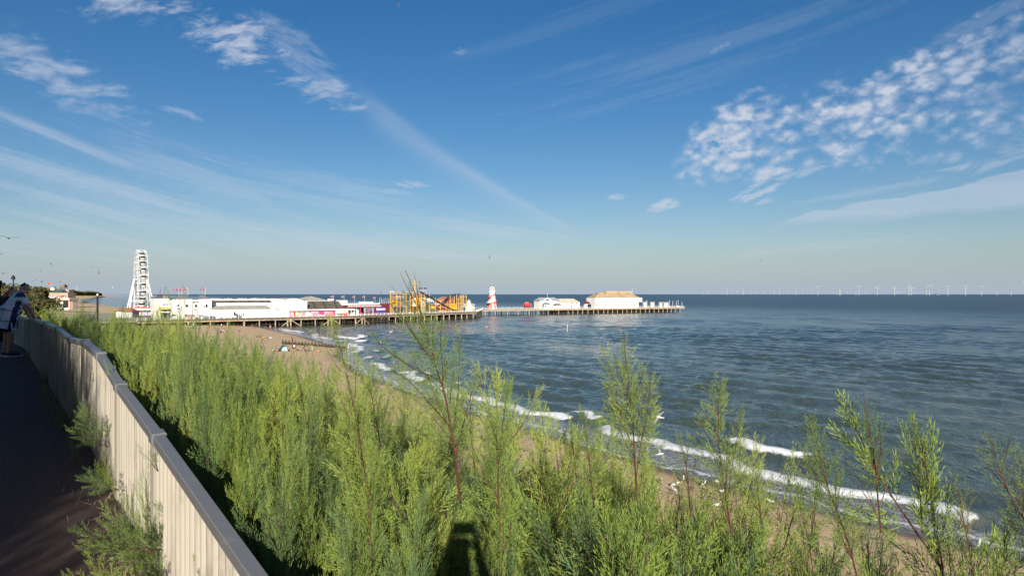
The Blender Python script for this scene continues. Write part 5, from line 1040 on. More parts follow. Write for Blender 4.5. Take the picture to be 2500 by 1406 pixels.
# leaf litter and dry stalks along the foot of the fence
rl = np.random.default_rng(61); mb = MB()
for i in range(600):
    s = rl.uniform(1.2, 20); n = .86 - abs(rl.normal(0, .16)); x, y = xy(s, n); z = float(path_z(s)) + .004; a = rl.uniform(0, 6.28); L = rl.uniform(.01, .05) if i % 5 else rl.uniform(.05, .14)
    c_, s2 = math.cos(a) * L, math.sin(a) * L
    mb.tube([(x, y, z), (x + c_ * .5, y + s2 * .5, z + rl.uniform(0, .02)), (x + c_, y + s2, z + rl.uniform(.0, .05))], rl.uniform(.001, .0025), 3, 0, False)
tag(mb.build('dry_leaf_litter', m_dry), 'dry brown stalks and litter along the foot of the fence', 'leaf litter', None, 'stuff')
mb = MB()
for i in range(420):
    s = rl.uniform(1, 22); n = rl.uniform(-3.8, .6); x, y = xy(s, n); z = float(path_z(s)) + .004; a = rl.uniform(0, 6.28); L = rl.uniform(.008, .03)
    mb.add([(x, y, z), (x + math.cos(a) * L, y + math.sin(a) * L, z + .004), (x + math.cos(a + 1.2) * L * .6, y + math.sin(a + 1.2) * L * .6, z + .003)], [(0, 1, 2)])
tag(mb.build('scattered_leaf_bits', mat('pale_leaf', (.30, .25, .20), .8)), 'pale leaf scraps scattered over the dark path', 'leaf litter', None, 'stuff')
# hedge on the inland side of the path (outside the picture; it shades the path)
rh = np.random.default_rng(71)
for k, (s, n, zr) in enumerate([(s_i, n_i, np.interp(xy(s_i, n_i)[0], [-16, -12, -5.5, -3.2, -2.2], [4.4, 4.2, 2.7, 1.3, .3])) for n_i in (-4.3, -4.8, -5.4, -6.0) for s_i in np.arange(-.6, 16.5, .42)]):
    x, y = xy(s + rh.uniform(-.15, .15), n)
    if x > -2.15: continue
    z = float(path_z(s)); shrub(int(rh.integers(0, 5)), x, y, z - .05, max(1.2, ZC + zr - z + rh.normal(0, .08)), rh.uniform(0, 6), 'tamarisk hedge plant along the inland side of the path', 'hedge plant', 'hedge along the inland side of the path', .62, 'hedge_plant')
# ------------------------------------------------------------------ far land, people, birds, wind turbines
# wooded cliff beyond the pier
m_wood = bpy.data.materials.new('woodland_leaf'); m_wood.use_nodes = True; t = m_wood.node_tree; bs = t.nodes['Principled BSDF']; bs.inputs['Roughness'].default_value = .9; bs.inputs['Specular IOR Level'].default_value = .1
t.links.new(tmix(t, tmap(t, tnoise(t, .9, 4), .35, .68), (.040, .058, .020), (.125, .105, .045)), bs.inputs['Base Color'])
m_bark = mat('bark', (.09, .065, .05), .9, .2, 4)
def leafblob(seed, n, size):
    """crown of many small leaf clumps spread through an uneven volume, unit radius"""
    r = np.random.default_rng(seed); lob = r.normal(0, .42, (9, 3)); lob[:, 2] = abs(lob[:, 2]) * .8 - .1; rad = r.uniform(.38, .62, 9)
    k = r.integers(0, 9, n); d = r.normal(size=(n, 3)); d /= np.linalg.norm(d, axis=1, keepdims=True); p = lob[k] + d * (rad[k] * r.uniform(.75, 1.02, n))[:, None]
    M = frames(r.normal(size=(n, 3)) + d * .8, r); q = np.array([(-1, -.6, 0), (1, -.5, .1), (.8, .7, 0), (-.7, .6, .12)])
    V = np.einsum('nij,vj->nvi', M, q) * (size * r.uniform(.6, 1.3, n))[:, None, None] + p[:, None, :]
    return mesh_np('leaf_crown', V.reshape(-1, 3), np.arange(4 * n).reshape(-1, 4), [m_wood])
BL = [leafblob(40 + k, 2600, .07) for k in range(4)]
def tree(px, ptop, pbase, d, wpx, label, k=0, group=None, name='tree', zg=None):
    b_ = P(px, pbase, d); tz = ZC - (ptop - 718) / F * d; h = tz - b_.z; rad = wpx / F * d / 2; e = empty(name, tuple(b_)); tag(e, label, 'tree', group)
    MB().tube([(0, 0, -1.5), (.1, 0, h * .3), (0, .1, h * .6)], [rad * .09, rad * .07, rad * .03], 7).build('trunk', m_bark, e, True)
    for j in range(3): a = j * 2.1; MB().tube([(0, 0, h * .25), (rad * .4 * math.cos(a), rad * .4 * math.sin(a), h * .6)], [rad * .05, rad * .02], 5).build('limb', m_bark, e)
    c = link('crown', BL[k], e); c.scale = (rad * 1.02, rad * 1.02, h * .52); c.location = (0, 0, h * .50); return e
GT = 'trees on the clifftop gardens'
tree(92, 694, 760, 70, 66, 'broad brown-green clifftop tree right behind the man in the football shirt', 0, GT); tree(62, 712, 760, 60, 44, 'low rounded tree between the man and the lamp post', 1, GT)
tree(12, 682, 760, 75, 60, 'dark tree on the rise at the left edge of the picture', 2, GT); tree(38, 697, 760, 90, 46, 'dark tree below the twin lamp post', 3, GT); tree(-30, 676, 760, 70, 70, 'tall dark tree cut by the left edge', 0, GT)
tree(118, 722, 752, 95, 36, 'scrubby brown tree in front of the pavilion sign', 1, GT); tree(112, 726, 770, 40, 70, 'dark scrub behind the far end of the fence', 3, GT, 'bush'); tree(75, 735, 785, 30, 60, 'dark leafy bush just behind the man at the fence end', 2, GT, 'bush')
tree(30, 760, 850, 21, 90, 'shaded bush at knee height behind the two people', 1, GT, 'bush'); tree(5, 770, 860, 20.5, 80, 'shaded bush at the left edge behind the person in black', 0, GT, 'bush')
# far woods along the coast
r = np.random.default_rng(17); Vw = []; Fw = []
qd = np.array([(-1, 0, -.7), (1, 0, -.7), (.8, 0, .8), (-.7, 0, .7)])
for i in range(5200):
    px = r.uniform(165, 247) if i % 4 else r.uniform(-140, 190); d = np.interp(px, [-140, 165, 200, 246], [500, 1000, 1900, 3600]) * r.uniform(.96, 1.04)
    top = np.interp(px, [-140, 100, 168, 178, 190, 200, 215, 235, 247], [690, 700, 711, 708, 711, 713, 711.5, 713.5, 717]); y = 721 - (721 - top - r.uniform(0, 1.2)) * r.random() ** .6
    p = np.array(P(px, y, d)); s_f = d * .0014; M = Matrix.Rotation(r.uniform(-.7, .7), 3, 'Z') @ Matrix.Rotation(r.uniform(-.6, .6), 3, 'X')
    Vw += [tuple(Vector(p) + M @ Vector(q * s_f)) for q in qd]
me = mesh_np('far_woodland', Vw, np.arange(len(Vw)).reshape(-1, 4), [m_wood]); tag(link('far_woodland', me), 'dark wooded coast fading into the distance at the far left', 'woodland', None, 'stuff')
# pavilion, hilltop buildings and lamps on the left
FP_ = Frame(-330, 430, -200, 430)
b = Bld(FP_, 'pavilion_kiosk', 'cream seafront kiosk with a red awning corner beyond the clifftop bushes', 'kiosk', 141, 172, 0, None, 4.6)
X0, X1 = b.x(142), b.x(171); zt = b.zz(732, 156); b.box('wall', cream, X0, X1, 2.2, 8, 0, zt); b.box('canopy', mat('cream_fascia', (.70, .58, .47), .6), X0 - .3, X1 + .3, -1.2, 8.2, zt, b.zz(727.5, 156)); b.box('serving_hatch', black, b.x(149), b.x(162), 2.1, 2.19, .9, b.zz(736, 156)); b.box('red_panel', mat('kiosk_red', (.55, .12, .10), .6), b.x(165), b.x(169.5), 2.05, 2.19, 0, b.zz(735, 156))
for px in (141.5, 149.5, 171): b.box('post', white, b.x(px) - .1, b.x(px) + .1, -1, -.8, 0, zt)
b.part('red_ball', mat('kiosk_red', (.55, .12, .10)), MB().lathe([(0, -.9), (.75, -.45), (.9, 0), (.75, .45), (0, .9)], 12), True).location = (b.x(152), -1, b.zz(726.5, 152) + .4)
b.box('low_white_wall', white, b.x(140), b.x(190), -9, -8.7, -.2, .5)
b = Bld(FP_, 'pavilion_sign', 'white PAVILION letter sign on a dark panel above the seafront kiosk', 'sign', 112, 158, 14, None, 4.6)
me = text_mesh('letters', 'PAVILION', b.zz(722.3, 140) - b.zz(729.0, 140), m_letter, .12); me.transform(Matrix.Rotation(R(90), 4, 'X')); xs = [v_.co.x for v_ in me.vertices]; sc_ = (b.x(157) - b.x(118)) / (max(xs) - min(xs)); zs_ = (b.zz(722.6, 140) - b.zz(728.4, 140)) / max(v_.co.z for v_ in me.vertices)
me.transform(Matrix.Diagonal((sc_, 1, zs_, 1))); o = link('letters', me, b.r); o.location = (b.x(118), 0, b.zz(728.4, 140)); b.box('panel', mat('brown_fascia', (.16, .12, .09), .8), b.x(110), b.x(152), .3, 3, b.zz(737, 140), b.zz(721.5, 140)); b.box('wall', cream, b.x(110), b.x(152), .31, 8, 0, b.zz(737, 140) - .02)
b = Bld(Frame(-480, 620, -300, 620), 'green_roof_seafront_house', 'hillside seafront building with a long dark green roof and small cream turret', 'building', 117, 147, 0, None, 6)
b.box('wall', mat('buff_brick', (.34, .27, .20), .8), b.x(118), b.x(164), 1, 12, 0, b.zz(714.5, 130)); mb = MB(); hip(mb, b.x(118), b.x(146), 1, 12, b.zz(714.4, 130), b.zz(707.5, 130), 2, .6, 0, 1); b.part('roof', mat('dark_green_roof', (.07, .10, .09), .7), mb)
b.box('turret', cream, b.x(119.5), b.x(129), 2, 6, b.zz(708, 124), b.zz(703, 124)); b.box('turret_cap', slate, b.x(122), b.x(127), 3, 5, b.zz(703, 124), b.zz(700, 124))
flag(Frame(-480, 620, -300, 620), 124.5, 689, 701, 3.5, 'red flag above the cream turret on the left hillside', 3.4, mat('red_flag', (.5, .06, .06), .7))
b = Bld(Frame(-480, 640, -300, 640), 'lookout_tower', 'dark wooden lookout on open legs beside the green-roofed building', 'tower', 145, 158, 0, None, 6)
b.box('cabin', mat('lookout_brown', (.17, .12, .08), .8), b.x(145), b.x(157.5), 0, 4.5, b.zz(702.5, 151), b.zz(697, 151)); b.box('roof_box', mat('lookout_roof', (.22, .10, .08), .8), b.x(152), b.x(156), 1, 3.5, b.zz(697, 151) + .01, b.zz(693.8, 151))
for px in (147, 151, 155.5): b.box('leg', darktimber, b.x(px) - .25, b.x(px) + .25, .3, .8, 0, b.zz(702.6, 151))
b.box('base_house', mat('buff_brick', (.34, .27, .20), .8), b.x(149), b.x(165), 2, 9, 0, b.zz(710, 157)); b.box('base_roof', brownroof, b.x(148), b.x(165), 1.6, 9.4, b.zz(710, 157) + .01, b.zz(707.5, 157))
b = Bld(Frame(-900, 1450, -700, 1450), 'lattice_mast', 'faint thin lattice mast on the far coast', 'mast', 186, 188.5, 0, None, 10)
for q in (-.9, .9): b.part('mast_leg', steel, MB().tube([(q * 1.4, 0, 0), (q * .3, 0, b.zz(698, 187))], .22, 4))
for k in range(7): z = b.zz(712 - 2 * k, 187); b.part('cross_arm', steel, MB().tube([(-1.3 + .12 * k, 0, z), (1.3 - .12 * k, 0, z)], .15, 4))
def lamp2(px, ytop, ybase, d, label):
    p = P(px, ybase, d); h = (ybase - ytop) / F * d; e = empty('lamp_post', (p.x, p.y, p.z)); tag(e, label, 'lamp post')
    MB().tube([(0, 0, 0), (0, 0, h * .5), (0, 0, h)], [.09, .06, .04], 7).build('post', black, e)
    for q in (-1, 1):
        MB().tube([(0, 0, h * .86), (q * .25, 0, h * .90), (q * .42, 0, h * .86), (q * .42, 0, h * .80)], .028, 5).build('arm', black, e); MB().lathe([(0.02, .16), (.15, .03), (.12, -.12), (.02, -.17)], 8).build('lantern', darksteel, e, True).location = (q * .42, 0, h * .76)
    MB().lathe([(.02, .3), (.14, .12), (.12, -.05)], 8).build('finial', black, e).location = (0, 0, h); return e
lamp2(32.5, 681, 790, 52, 'black twin-lantern lamp post above the dark trees at the left')
b = Bld(Frame(-200, 200, -80, 200), 'groyne_marker_post', 'tall dark post with a pale cap standing on the sand left of the ferris wheel', 'post', 237, 239, 0, None, 1.2)
b.part('post', black, MB().tube([(0, 0, 0), (0, 0, b.zz(722, 238))], .28, 7)); b.part('cap', offwhite, MB().tube([(0, 0, b.zz(722, 238)), (0, 0, b.zz(717, 238))], .24, 7))

# timber groyne
g = empty('timber_groyne', (0, 0, 0)); tag(g, 'low dark timber groyne crossing the sand into the water', 'groyne')
ga, gb = np.array(P(690, 853, 178.5)[:2]), np.array(P(850, 853, 176)[:2]); gd = (gb - ga); gl = np.hypot(*gd); gd /= gl
m_gro = mat('weedy_timber', (.045, .042, .022), .9, .3, 1.5, .3, 6)
for k in range(int(gl / .9)):
    p = ga + gd * (k * .9); z = max(gz(*p), -.3); u = k * .9 / gl; mb = MB(); mb.box(-.13, .13, -.13, .13, -.6, 1.15 - .45 * u + rp.uniform(-.08, .15)); o = mb.build('pile', m_gro, g); o.location = (p[0], p[1], z); o.rotation_euler = (0, 0, rp.uniform(-.2, .2))
for j in range(3):
    mb = MB(); a0 = ga; z0, z1 = max(gz(*ga), -.2), max(gz(*gb), -.35); n = Vector((gd[1], -gd[0], 0)) * .14
    q = [Vector((ga[0], ga[1], z0 - .05 + .3 * j)) + n, Vector((gb[0], gb[1], z1 - .05 + .25 * j)) + n]; mb.tube(q, .13, 4); mb.build('plank', m_gro, g)
# green-topped marker in the water, buoy
d_ = 14 * F / (812 - 718); p = P(1385, 812, d_); e = empty('channel_marker', (p.x, p.y, 0)); tag(e, 'slim marker pole with a green top and leaning strut standing in the sea', 'marker pole')
h = (812 - 789) / F * d_; MB().tube([(0, 0, -1), (0, 0, h - .5)], .09, 6).build('pole', offwhite, e); MB().tube([(0, 0, h - .5), (0, 0, h)], .13, 6).build('green_top', mat('green_mark', (.03, .30, .20), .6), e); MB().tube([(-.5, 0, -.3), (0, 0, h * .5)], .06, 5).build('strut', darksteel, e); MB().lathe([(0, -.3), (.3, 0), (0, .3)], 8).build('float', darksteel, e).location = (.1, 0, .1)
d_ = 14 * F / (799 - 718); p = P(1188, 798, d_); o = MB().lathe([(0, -.3), (.3, -.2), (.42, 0), (.3, .22), (0, .34)], 10).build('buoy', mat('pink_buoy', (.75, .25, .28), .5), None, True); o.location = (p.x, p.y, .2); tag(o, 'small pink buoy floating in front of the helter skelter', 'buoy')

# ------------------------------------------------------------------ people
def skin(name, J, E, sub=1):
    """one continuous body: J name -> (x, y, z, radius); E pairs; the first name is the root"""
    names = list(J); me = bpy.data.meshes.new(name); me.from_pydata([J[n][:3] for n in names], [(names.index(a), names.index(b)) for a, b in E], [])
    o = bpy.data.objects.new(name, me); COL.objects.link(o); o.modifiers.new('k', 'SKIN'); sv = me.skin_vertices[0].data
    for i, n in enumerate(names):
        q = J[n]; sv[i].radius = (q[3], q[4] if len(q) > 4 else q[3]); sv[i].use_root = (i == 0)
    if sub: m_ = o.modifiers.new('s', 'SUBSURF'); m_.levels = sub
    out = bpy.data.meshes.new_from_object(o.evaluated_get(bpy.context.evaluated_depsgraph_get())); bpy.data.objects.remove(o); out.name = name
    out.polygons.foreach_set('use_smooth', [True] * len(out.polygons)); return out
skin_m = mat('skin', (.42, .22, .15), .55, .08, 6); hair_m = mat('dark_hair', (.020, .014, .011), .6, .2, 30)
CL = {k: mat('cloth_' + k, c, .85, .12, 8) for k, c in dict(white=(.72, .72, .74), navy=(.025, .03, .09), black=(.012, .012, .014), red=(.45, .03, .03), blue=(.06, .17, .50), pink=(.65, .28, .34), grey=(.22, .23, .25), olive=(.12, .12, .06), teal=(.04, .22, .24), maroon=(.14, .02, .03), orange=(.55, .20, .05), pale=(.55, .60, .66), brown=(.14, .08, .05)).items()}
def figure(pose, sub=1):
    if pose == 'stand': legs = [('kL', .09, .01, .48), ('aL', .10, 0, .07), ('tL', .10, -.16, .04), ('kR', -.09, 0, .48), ('aR', -.10, .02, .07), ('tR', -.10, -.14, .04)]; dz, lean = 0, 0
    if pose == 'walk': legs = [('kL', .09, -.16, .50), ('aL', .09, -.26, .07), ('tL', .09, -.42, .05), ('kR', -.09, .08, .48), ('aR', -.09, .32, .12), ('tR', -.09, .20, .04)]; dz, lean = -.03, -.04
    if pose == 'sit': legs = [('kL', .13, -.42, .36), ('aL', .13, -.58, .07), ('tL', .13, -.72, .05), ('kR', -.14, -.40, .38), ('aR', -.12, -.56, .07), ('tR', -.12, -.70, .05)]; dz, lean = -.80, .06
    if pose == 'bend': legs = [('kL', .10, -.02, .48), ('aL', .12, .04, .07), ('tL', .12, -.12, .04), ('kR', -.10, .02, .48), ('aR', -.12, .06, .07), ('tR', -.12, -.10, .04)]; dz, lean = 0, -.34
    z = lambda h: h + dz; ly = lambda h: lean * (h - .93) / .5
    J = {'pel': (0, 0, z(.95), .145, .11), 'wai': (0, ly(1.12), z(1.12), .135, .10), 'che': (0, ly(1.33), z(1.33), .155, .11), 'nek': (0, ly(1.50), z(1.49), .058), 'hea': (0, ly(1.6) - .01, z(1.60), .088, .10), 'top': (0, ly(1.7), z(1.69), .075, .085)}
    J.update({'shL': (.17, ly(1.4), z(1.42), .062), 'elL': (.24, ly(1.15) + .02, z(1.14), .045), 'haL': (.22, ly(.9) - .12, z(.90), .035), 'fiL': (.21, ly(.8) - .14, z(.81), .03), 'shR': (-.17, ly(1.4), z(1.42), .062), 'elR': (-.24, ly(1.15) + .02, z(1.14), .045), 'haR': (-.22, ly(.9) - .10, z(.90), .035), 'fiR': (-.21, ly(.8) - .12, z(.81), .03), 'hiL': (.09, 0, z(.88), .095), 'hiR': (-.09, 0, z(.88), .095)})
    if pose == 'sit': J['haL'] = (.2, -.25, .32, .035); J['fiL'] = (.19, -.33, .3, .03); J['haR'] = (-.2, .12, .10, .035); J['fiR'] = (-.22, .16, .04, .03); J['elL'] = (.26, -.02, .36, .045); J['elR'] = (-.26, .1, .34, .045)
    for n, x, y, h in legs: J[n] = (x, y, h, dict(k=.062, a=.045, t=.04)[n[0]])
    E = [('pel', 'wai'), ('wai', 'che'), ('che', 'nek'), ('nek', 'hea'), ('hea', 'top'), ('che', 'shL'), ('shL', 'elL'), ('elL', 'haL'), ('haL', 'fiL'), ('che', 'shR'), ('shR', 'elR'), ('elR', 'haR'), ('haR', 'fiR'), ('pel', 'hiL'), ('hiL', 'kL'), ('kL', 'aL'), ('aL', 'tL'), ('pel', 'hiR'), ('hiR', 'kR'), ('kR', 'aR'), ('aR', 'tR')]
    me = skin('person', J, E, sub); 
    for m_ in (skin_m, CL['white'], CL['navy'], hair_m): me.materials.append(m_)
    mi = []; hz2 = J['hea'][2]; hy = J['hea'][1]
    for p in me.polygons:
        c = p.center; dz_ = c.z - dz
        if c.z > hz2 + .045 or (c.z > hz2 - .03 and c.y > hy + .03): mi.append(3)
        elif pose == 'sit' and c.z < .24 and c.y > -.36: mi.append(2)
        elif c.z > z(1.47) : mi.append(0)
        elif c.z > z(.98) and not (abs(c.x) > .20 and c.z < z(1.24)): mi.append(1)
        elif pose != 'sit' and c.z > .50 and abs(c.x) < .2 : mi.append(2)
        elif pose == 'sit' and c.z > .2 and c.y < -.05 and abs(c.x) < .19 and c.y > -.4: mi.append(2)
        else: mi.append(0)
    me.polygons.foreach_set('material_index', mi); return me
FIG = {p: figure(p) for p in ('stand', 'walk', 'sit', 'bend')}
def person(pose, x, y, z, rz, top, bot, label, sc=1.0, group=None, hair=None, skn=None):
    o = link('person', FIG[pose]); o.location = (x, y, z); o.rotation_euler = (0, 0, rz); o.scale = (sc, sc, sc)
    for i, m_ in enumerate((skn, CL[top], CL[bot], hair)):
        if m_: o.material_slots[i].link = 'OBJECT'; o.material_slots[i].material = m_
    return tag(o, label, 'person', group)
def sandpt(px, py):
    """point where the line of sight meets the ground"""
    lo, hi = 30., 420.
    for _ in range(40):
        d = (lo + hi) / 2; p = P(px, py, d)
        if p.z > max(gz(p.x, p.y), 0): lo = d
        else: hi = d
    p = P(px, py, lo); return p.x, p.y, max(gz(p.x, p.y), -.25)
GB = 'people on the beach'
rb = np.random.default_rng(5)
for px, py, pose, top, bot, lab_ in [
 (453, 800, 'walk', 'pink', 'grey', 'person in a pink top walking below the pier posts'), (460, 797, 'stand', 'white', 'black', 'person in white standing at the pier edge on the sand'), (441, 803, 'sit', 'maroon', 'black', 'person in maroon sitting on the sand by the dark bush'), (446, 803, 'sit', 'red', 'black', 'person in red sitting beside the one in maroon'),
 (468, 801, 'sit', 'grey', 'navy', 'person in grey sitting by the grey beach tent'), (455, 814, 'bend', 'brown', 'maroon', 'person in dark clothes striding with a stick-like shadow on the open sand'), (444, 823, 'stand', 'black', 'brown', 'person in black standing alone low on the sand at the left'), (437, 828, 'sit', 'white', 'pink', 'person in white sitting lowest on the sand at the left'),
 (487, 812, 'sit', 'teal', 'grey', 'person in teal sitting behind the thin shoots'), (511, 804, 'stand', 'maroon', 'red', 'person in maroon standing alone left of the blue group'), (533, 801, 'stand', 'navy', 'grey', 'person in navy at the left of the crowded family group'), (535, 813, 'stand', 'blue', 'red', 'tall person in blue top and red trousers in the family group'), (541, 801, 'stand', 'white', 'black', 'person in white behind the blue and red one'),
 (539, 812, 'sit', 'black', 'navy', 'person in black sitting at the feet of the family group'), (545, 810, 'sit', 'white', 'grey', 'person in white sitting in the middle of the family group'), (549, 811, 'sit', 'pink', 'white', 'person in pink sitting at the right of the family group'), (553, 812, 'sit', 'maroon', 'black', 'person in maroon sitting last in the family group'), (554, 797, 'stand', 'olive', 'black', 'person in olive standing under the pier beams'), (547, 816, 'sit', 'orange', 'white', 'small person in orange sitting in front of the family group'),
 (584, 810, 'sit', 'brown', 'black', 'dark figure lying on the sand right of the family group'), (614, 803, 'stand', 'red', 'brown', 'person in red standing near the surf under the pier'), (618, 804, 'bend', 'orange', 'maroon', 'person in orange bending near the surf under the pier'), (627, 823, 'sit', 'maroon', 'black', 'first of two dark figures sitting on the open sand'), (633, 823, 'sit', 'brown', 'navy', 'second of two dark figures sitting on the open sand'),
 (643, 829, 'sit', 'orange', 'orange', 'sunbather in orange on the sand below the surf line'), (650, 829, 'sit', 'brown', 'white', 'dark-haired sunbather beside the orange one'), (660, 828, 'sit', 'white', 'grey', 'person in white sitting right of the sunbathers'), (712, 831, 'walk', 'red', 'black', 'person in a red top walking on the sand above the groyne'), (714, 839, 'walk', 'maroon', 'black', 'person in maroon walking just in front of the red one'),
 (671, 857, 'sit', 'pale', 'black', 'person in pale clothes sitting left of the beach tent'), (676, 858, 'sit', 'pink', 'red', 'child in pink sitting left of the beach tent'), (682, 858, 'sit', 'black', 'navy', 'person in black sitting against the beach tent'), (714, 856, 'stand', 'maroon', 'black', 'person in maroon standing right of the beach tent'), (718, 857, 'stand', 'white', 'black', 'person in a white top standing right of the beach tent'), (722, 857, 'stand', 'black', 'black', 'person all in black standing right of the beach tent'),
 (733, 857, 'sit', 'grey', 'grey', 'person in grey sitting by the groyne shoots'), (742, 858, 'bend', 'black', 'black', 'person in black bending by the groyne'), (746, 860, 'sit', 'black', 'grey', 'person in black sitting below the bending one'), (755, 857, 'sit', 'olive', 'black', 'person in olive sitting against the groyne'), (762, 858, 'stand', 'white', 'white', 'person all in white standing against the groyne'), (778, 860, 'sit', 'pink', 'orange', 'person in pink sitting at the foot of the groyne'),
 (821, 847, 'stand', 'black', 'black', 'small dark figure standing at the waterline by the groyne'), (660, 804, 'stand', 'pink', 'grey', 'bather wading by the pier piles'), (929, 844, 'stand', 'pink', 'black', 'bather in a pale top wading among the breakers'), (544, 840, 'sit', 'pink', 'white', 'person in pink half hidden behind the curved bare twig'), (520, 822, 'sit', 'pale', 'olive', 'pale seated figure behind the bare-topped shoot')]:
    x, y, z = sandpt(px, py); person(pose, x, y, z - .02, rb.uniform(0, 6.28), top, bot, lab_, rb.uniform(.92, 1.06) * (.75 if lab_.startswith(('small', 'child')) else 1), GB)
x, y, z = sandpt(850, 852); o = person('bend', x, y, -.3, 1.2, 'white', 'white', 'figure in white stooping in the shallows at the end of the groyne', 1.15, GB, CL['white'])
# beach tents
def tent(px, py, w, h, ca, cb, label):
    x, y, z = sandpt(px, py); d = y; s_ = w / F * d / 2; hh = h / F * d; e = empty('beach_tent', (x, y, z), .25); tag(e, label, 'tent'); n = 10
    for k, m_ in enumerate((ca, cb, ca)):
        y0, y1 = -s_ * .7 + k * s_ * .5, -s_ * .7 + (k + 1) * s_ * .5 - .005; V = [(s_ * math.cos(a), yy, hh * math.sin(a)) for yy in (y0, y1) for a in np.linspace(0, math.pi, n)]
        MB().add(V, [(i, i + 1, n + i + 1, n + i) for i in range(n - 1)]).build('canopy_panel', m_, e)
    MB().add([(s_ * math.cos(a) * .99, s_ * .6, hh * math.sin(a) * .99) for a in np.linspace(0, math.pi, n)], [tuple(range(n))]).build('back_panel', cb, e)
    MB().tube([(s_ * math.cos(a), -s_ * .7, hh * math.sin(a)) for a in np.linspace(0, math.pi, n)], .03, 5).build('pole', black, e)
tent(693, 857, 19, 15, CL['pale'], mat('aqua_tent', (.30, .52, .58), .7), 'dome beach tent in pale blue and aqua by the groyne'); tent(475, 803, 8, 9, CL['grey'], CL['teal'], 'small grey beach tent below the pier'); 
x, y, z = sandpt(1335, 1103); e = empty('beached_bundle', (x, y, z)); tag(e, 'dark lump of driftwood and weed on the sand right of the slim shoot', 'driftwood')
for k in range(4): MB().tube([(-.35 + .1 * k, -.1 * k, .05), (0, .05 * k, .28 - .03 * k), (.4 - .1 * k, .1 * k, .06)], [.06, .1, .05], 6).build('branch', mat('driftwood', (.06, .045, .035), .9), e, True)

# man at the fence end
def blob(mb, prof, n, mi=0): mb.lathe(prof, n, 0, 0, mi)
ms_, mn_ = 19.8, .48; mx_, my_ = xy(ms_, mn_); mz = float(path_z(ms_)); man = empty('person', (mx_, my_, mz), math.atan2(CN[1], CN[0]) + .12); tag(man, 'man in a white and navy football shirt and black shorts leaning on the fence end', 'person')
# local axes: x forward (to the sea), y to his left
BE = [('pel', 'wai'), ('wai', 'che'), ('che', 'nek'), ('nek', 'hea'), ('hea', 'top'), ('hea', 'nos'), ('che', 'shL'), ('shL', 'elL'), ('elL', 'wrL'), ('wrL', 'paL'), ('che', 'shR'), ('shR', 'elR'), ('elR', 'wrR'), ('wrR', 'paR'), ('pel', 'hiL'), ('hiL', 'kL'), ('kL', 'aL'), ('aL', 'tL'), ('pel', 'hiR'), ('hiR', 'kR'), ('kR', 'aR'), ('aR', 'tR')]
JM = {'pel': (0, 0, .93, .17, .14), 'wai': (.05, 0, 1.10, .165, .14), 'che': (.17, 0, 1.33, .19, .14), 'nek': (.27, 0, 1.50, .068), 'hea': (.32, 0, 1.62, .10, .088), 'top': (.32, 0, 1.715, .082, .075), 'nos': (.425, 0, 1.61, .022),
      'shL': (.20, .20, 1.40, .075), 'elL': (.36, .26, 1.13, .052), 'wrL': (.46, .20, .90, .036), 'paL': (.52, .18, .865, .036, .02), 'shR': (.20, -.20, 1.40, .078), 'elR': (.38, -.27, 1.12, .054), 'wrR': (.47, -.22, .91, .038), 'paR': (.535, -.20, .872, .038, .02),
      'hiL': (-.01, .11, .86, .11), 'kL': (.0, .13, .48, .074), 'aL': (-.06, .13, .085, .048), 'tL': (.13, .15, .045, .042), 'hiR': (0, -.11, .86, .11), 'kR': (.03, -.13, .48, .074), 'aR': (-.02, -.13, .085, .048), 'tR': (.18, -.15, .045, .042)}
for s_, y in (('L', .18), ('R', -.20)):
    b0 = JM['pa' + s_]
    for k, (dx, dy, ln) in enumerate(((.0, -.03, .070), (.012, -.01, .08), (.01, .012, .075), (0, .03, .058))):
        JM[f'f{s_}{k}a'] = (b0[0] + .04 + dx, y + dy, b0[2] - .012, .010); JM[f'f{s_}{k}b'] = (b0[0] + .04 + dx + ln * .45, y + dy, b0[2] - .036, .0085)
        BE += [('pa' + s_, f'f{s_}{k}a'), (f'f{s_}{k}a', f'f{s_}{k}b')]
    sg_ = 1 if s_ == 'R' else -1; JM[f'th{s_}'] = (b0[0] + .02, y + sg_ * .055, b0[2] - .02, .011); BE.append(('pa' + s_, f'th{s_}'))
me = skin('body', JM, BE, 2); me.materials.append(skin_m); body = link('body', me, man)
def cloth(name, J, E, m_list, fn=None, sub=2):
    me = skin(name, J, E, sub)
    for m_ in m_list: me.materials.append(m_)
    if fn: me.polygons.foreach_set('material_index', [fn(p.center) for p in me.polygons])
    return link(name, me, man)
grow = lambda n, k, dz=0.0: (*JM[n][:2], JM[n][2] + dz, *(q * k for q in JM[n][3:]))
SJ = {'pel': (.0, 0, .86, .235, .215), 'hem': (-.01, 0, .82, .235, .215), 'wai': (.045, 0, 1.08, .225, .195), 'che': (.165, 0, 1.33, .225, .175), 'nek': (.245, 0, 1.46, .105), 'shL': (.20, .20, 1.40, .105), 'elL': (.31, .255, 1.20, .092), 'shR': (.20, -.20, 1.40, .108), 'elR': (.325, -.262, 1.20, .095)}
def shirt_col(c):
    if abs(c.y) > .125 and c.z < 1.30 and .02 + .22 * (c.z - .9) < c.x < .13 + .22 * (c.z - .9): return 1     # navy side panel
    if abs(c.y) > .19 and c.z > 1.385: return 1                                                        # navy shoulder
    if abs(c.y) > .215 and c.z < 1.155 and c.z > 1.0 and c.x > .2: return 1                             # navy cuff
    if c.x < .03 and abs(c.y) < .08 and 1.08 < c.z < 1.32 and (abs(c.y) > .045 or abs(((c.z - 1.08) % .12) - .0) < .035): return 1   # the figure on the back
    return 0
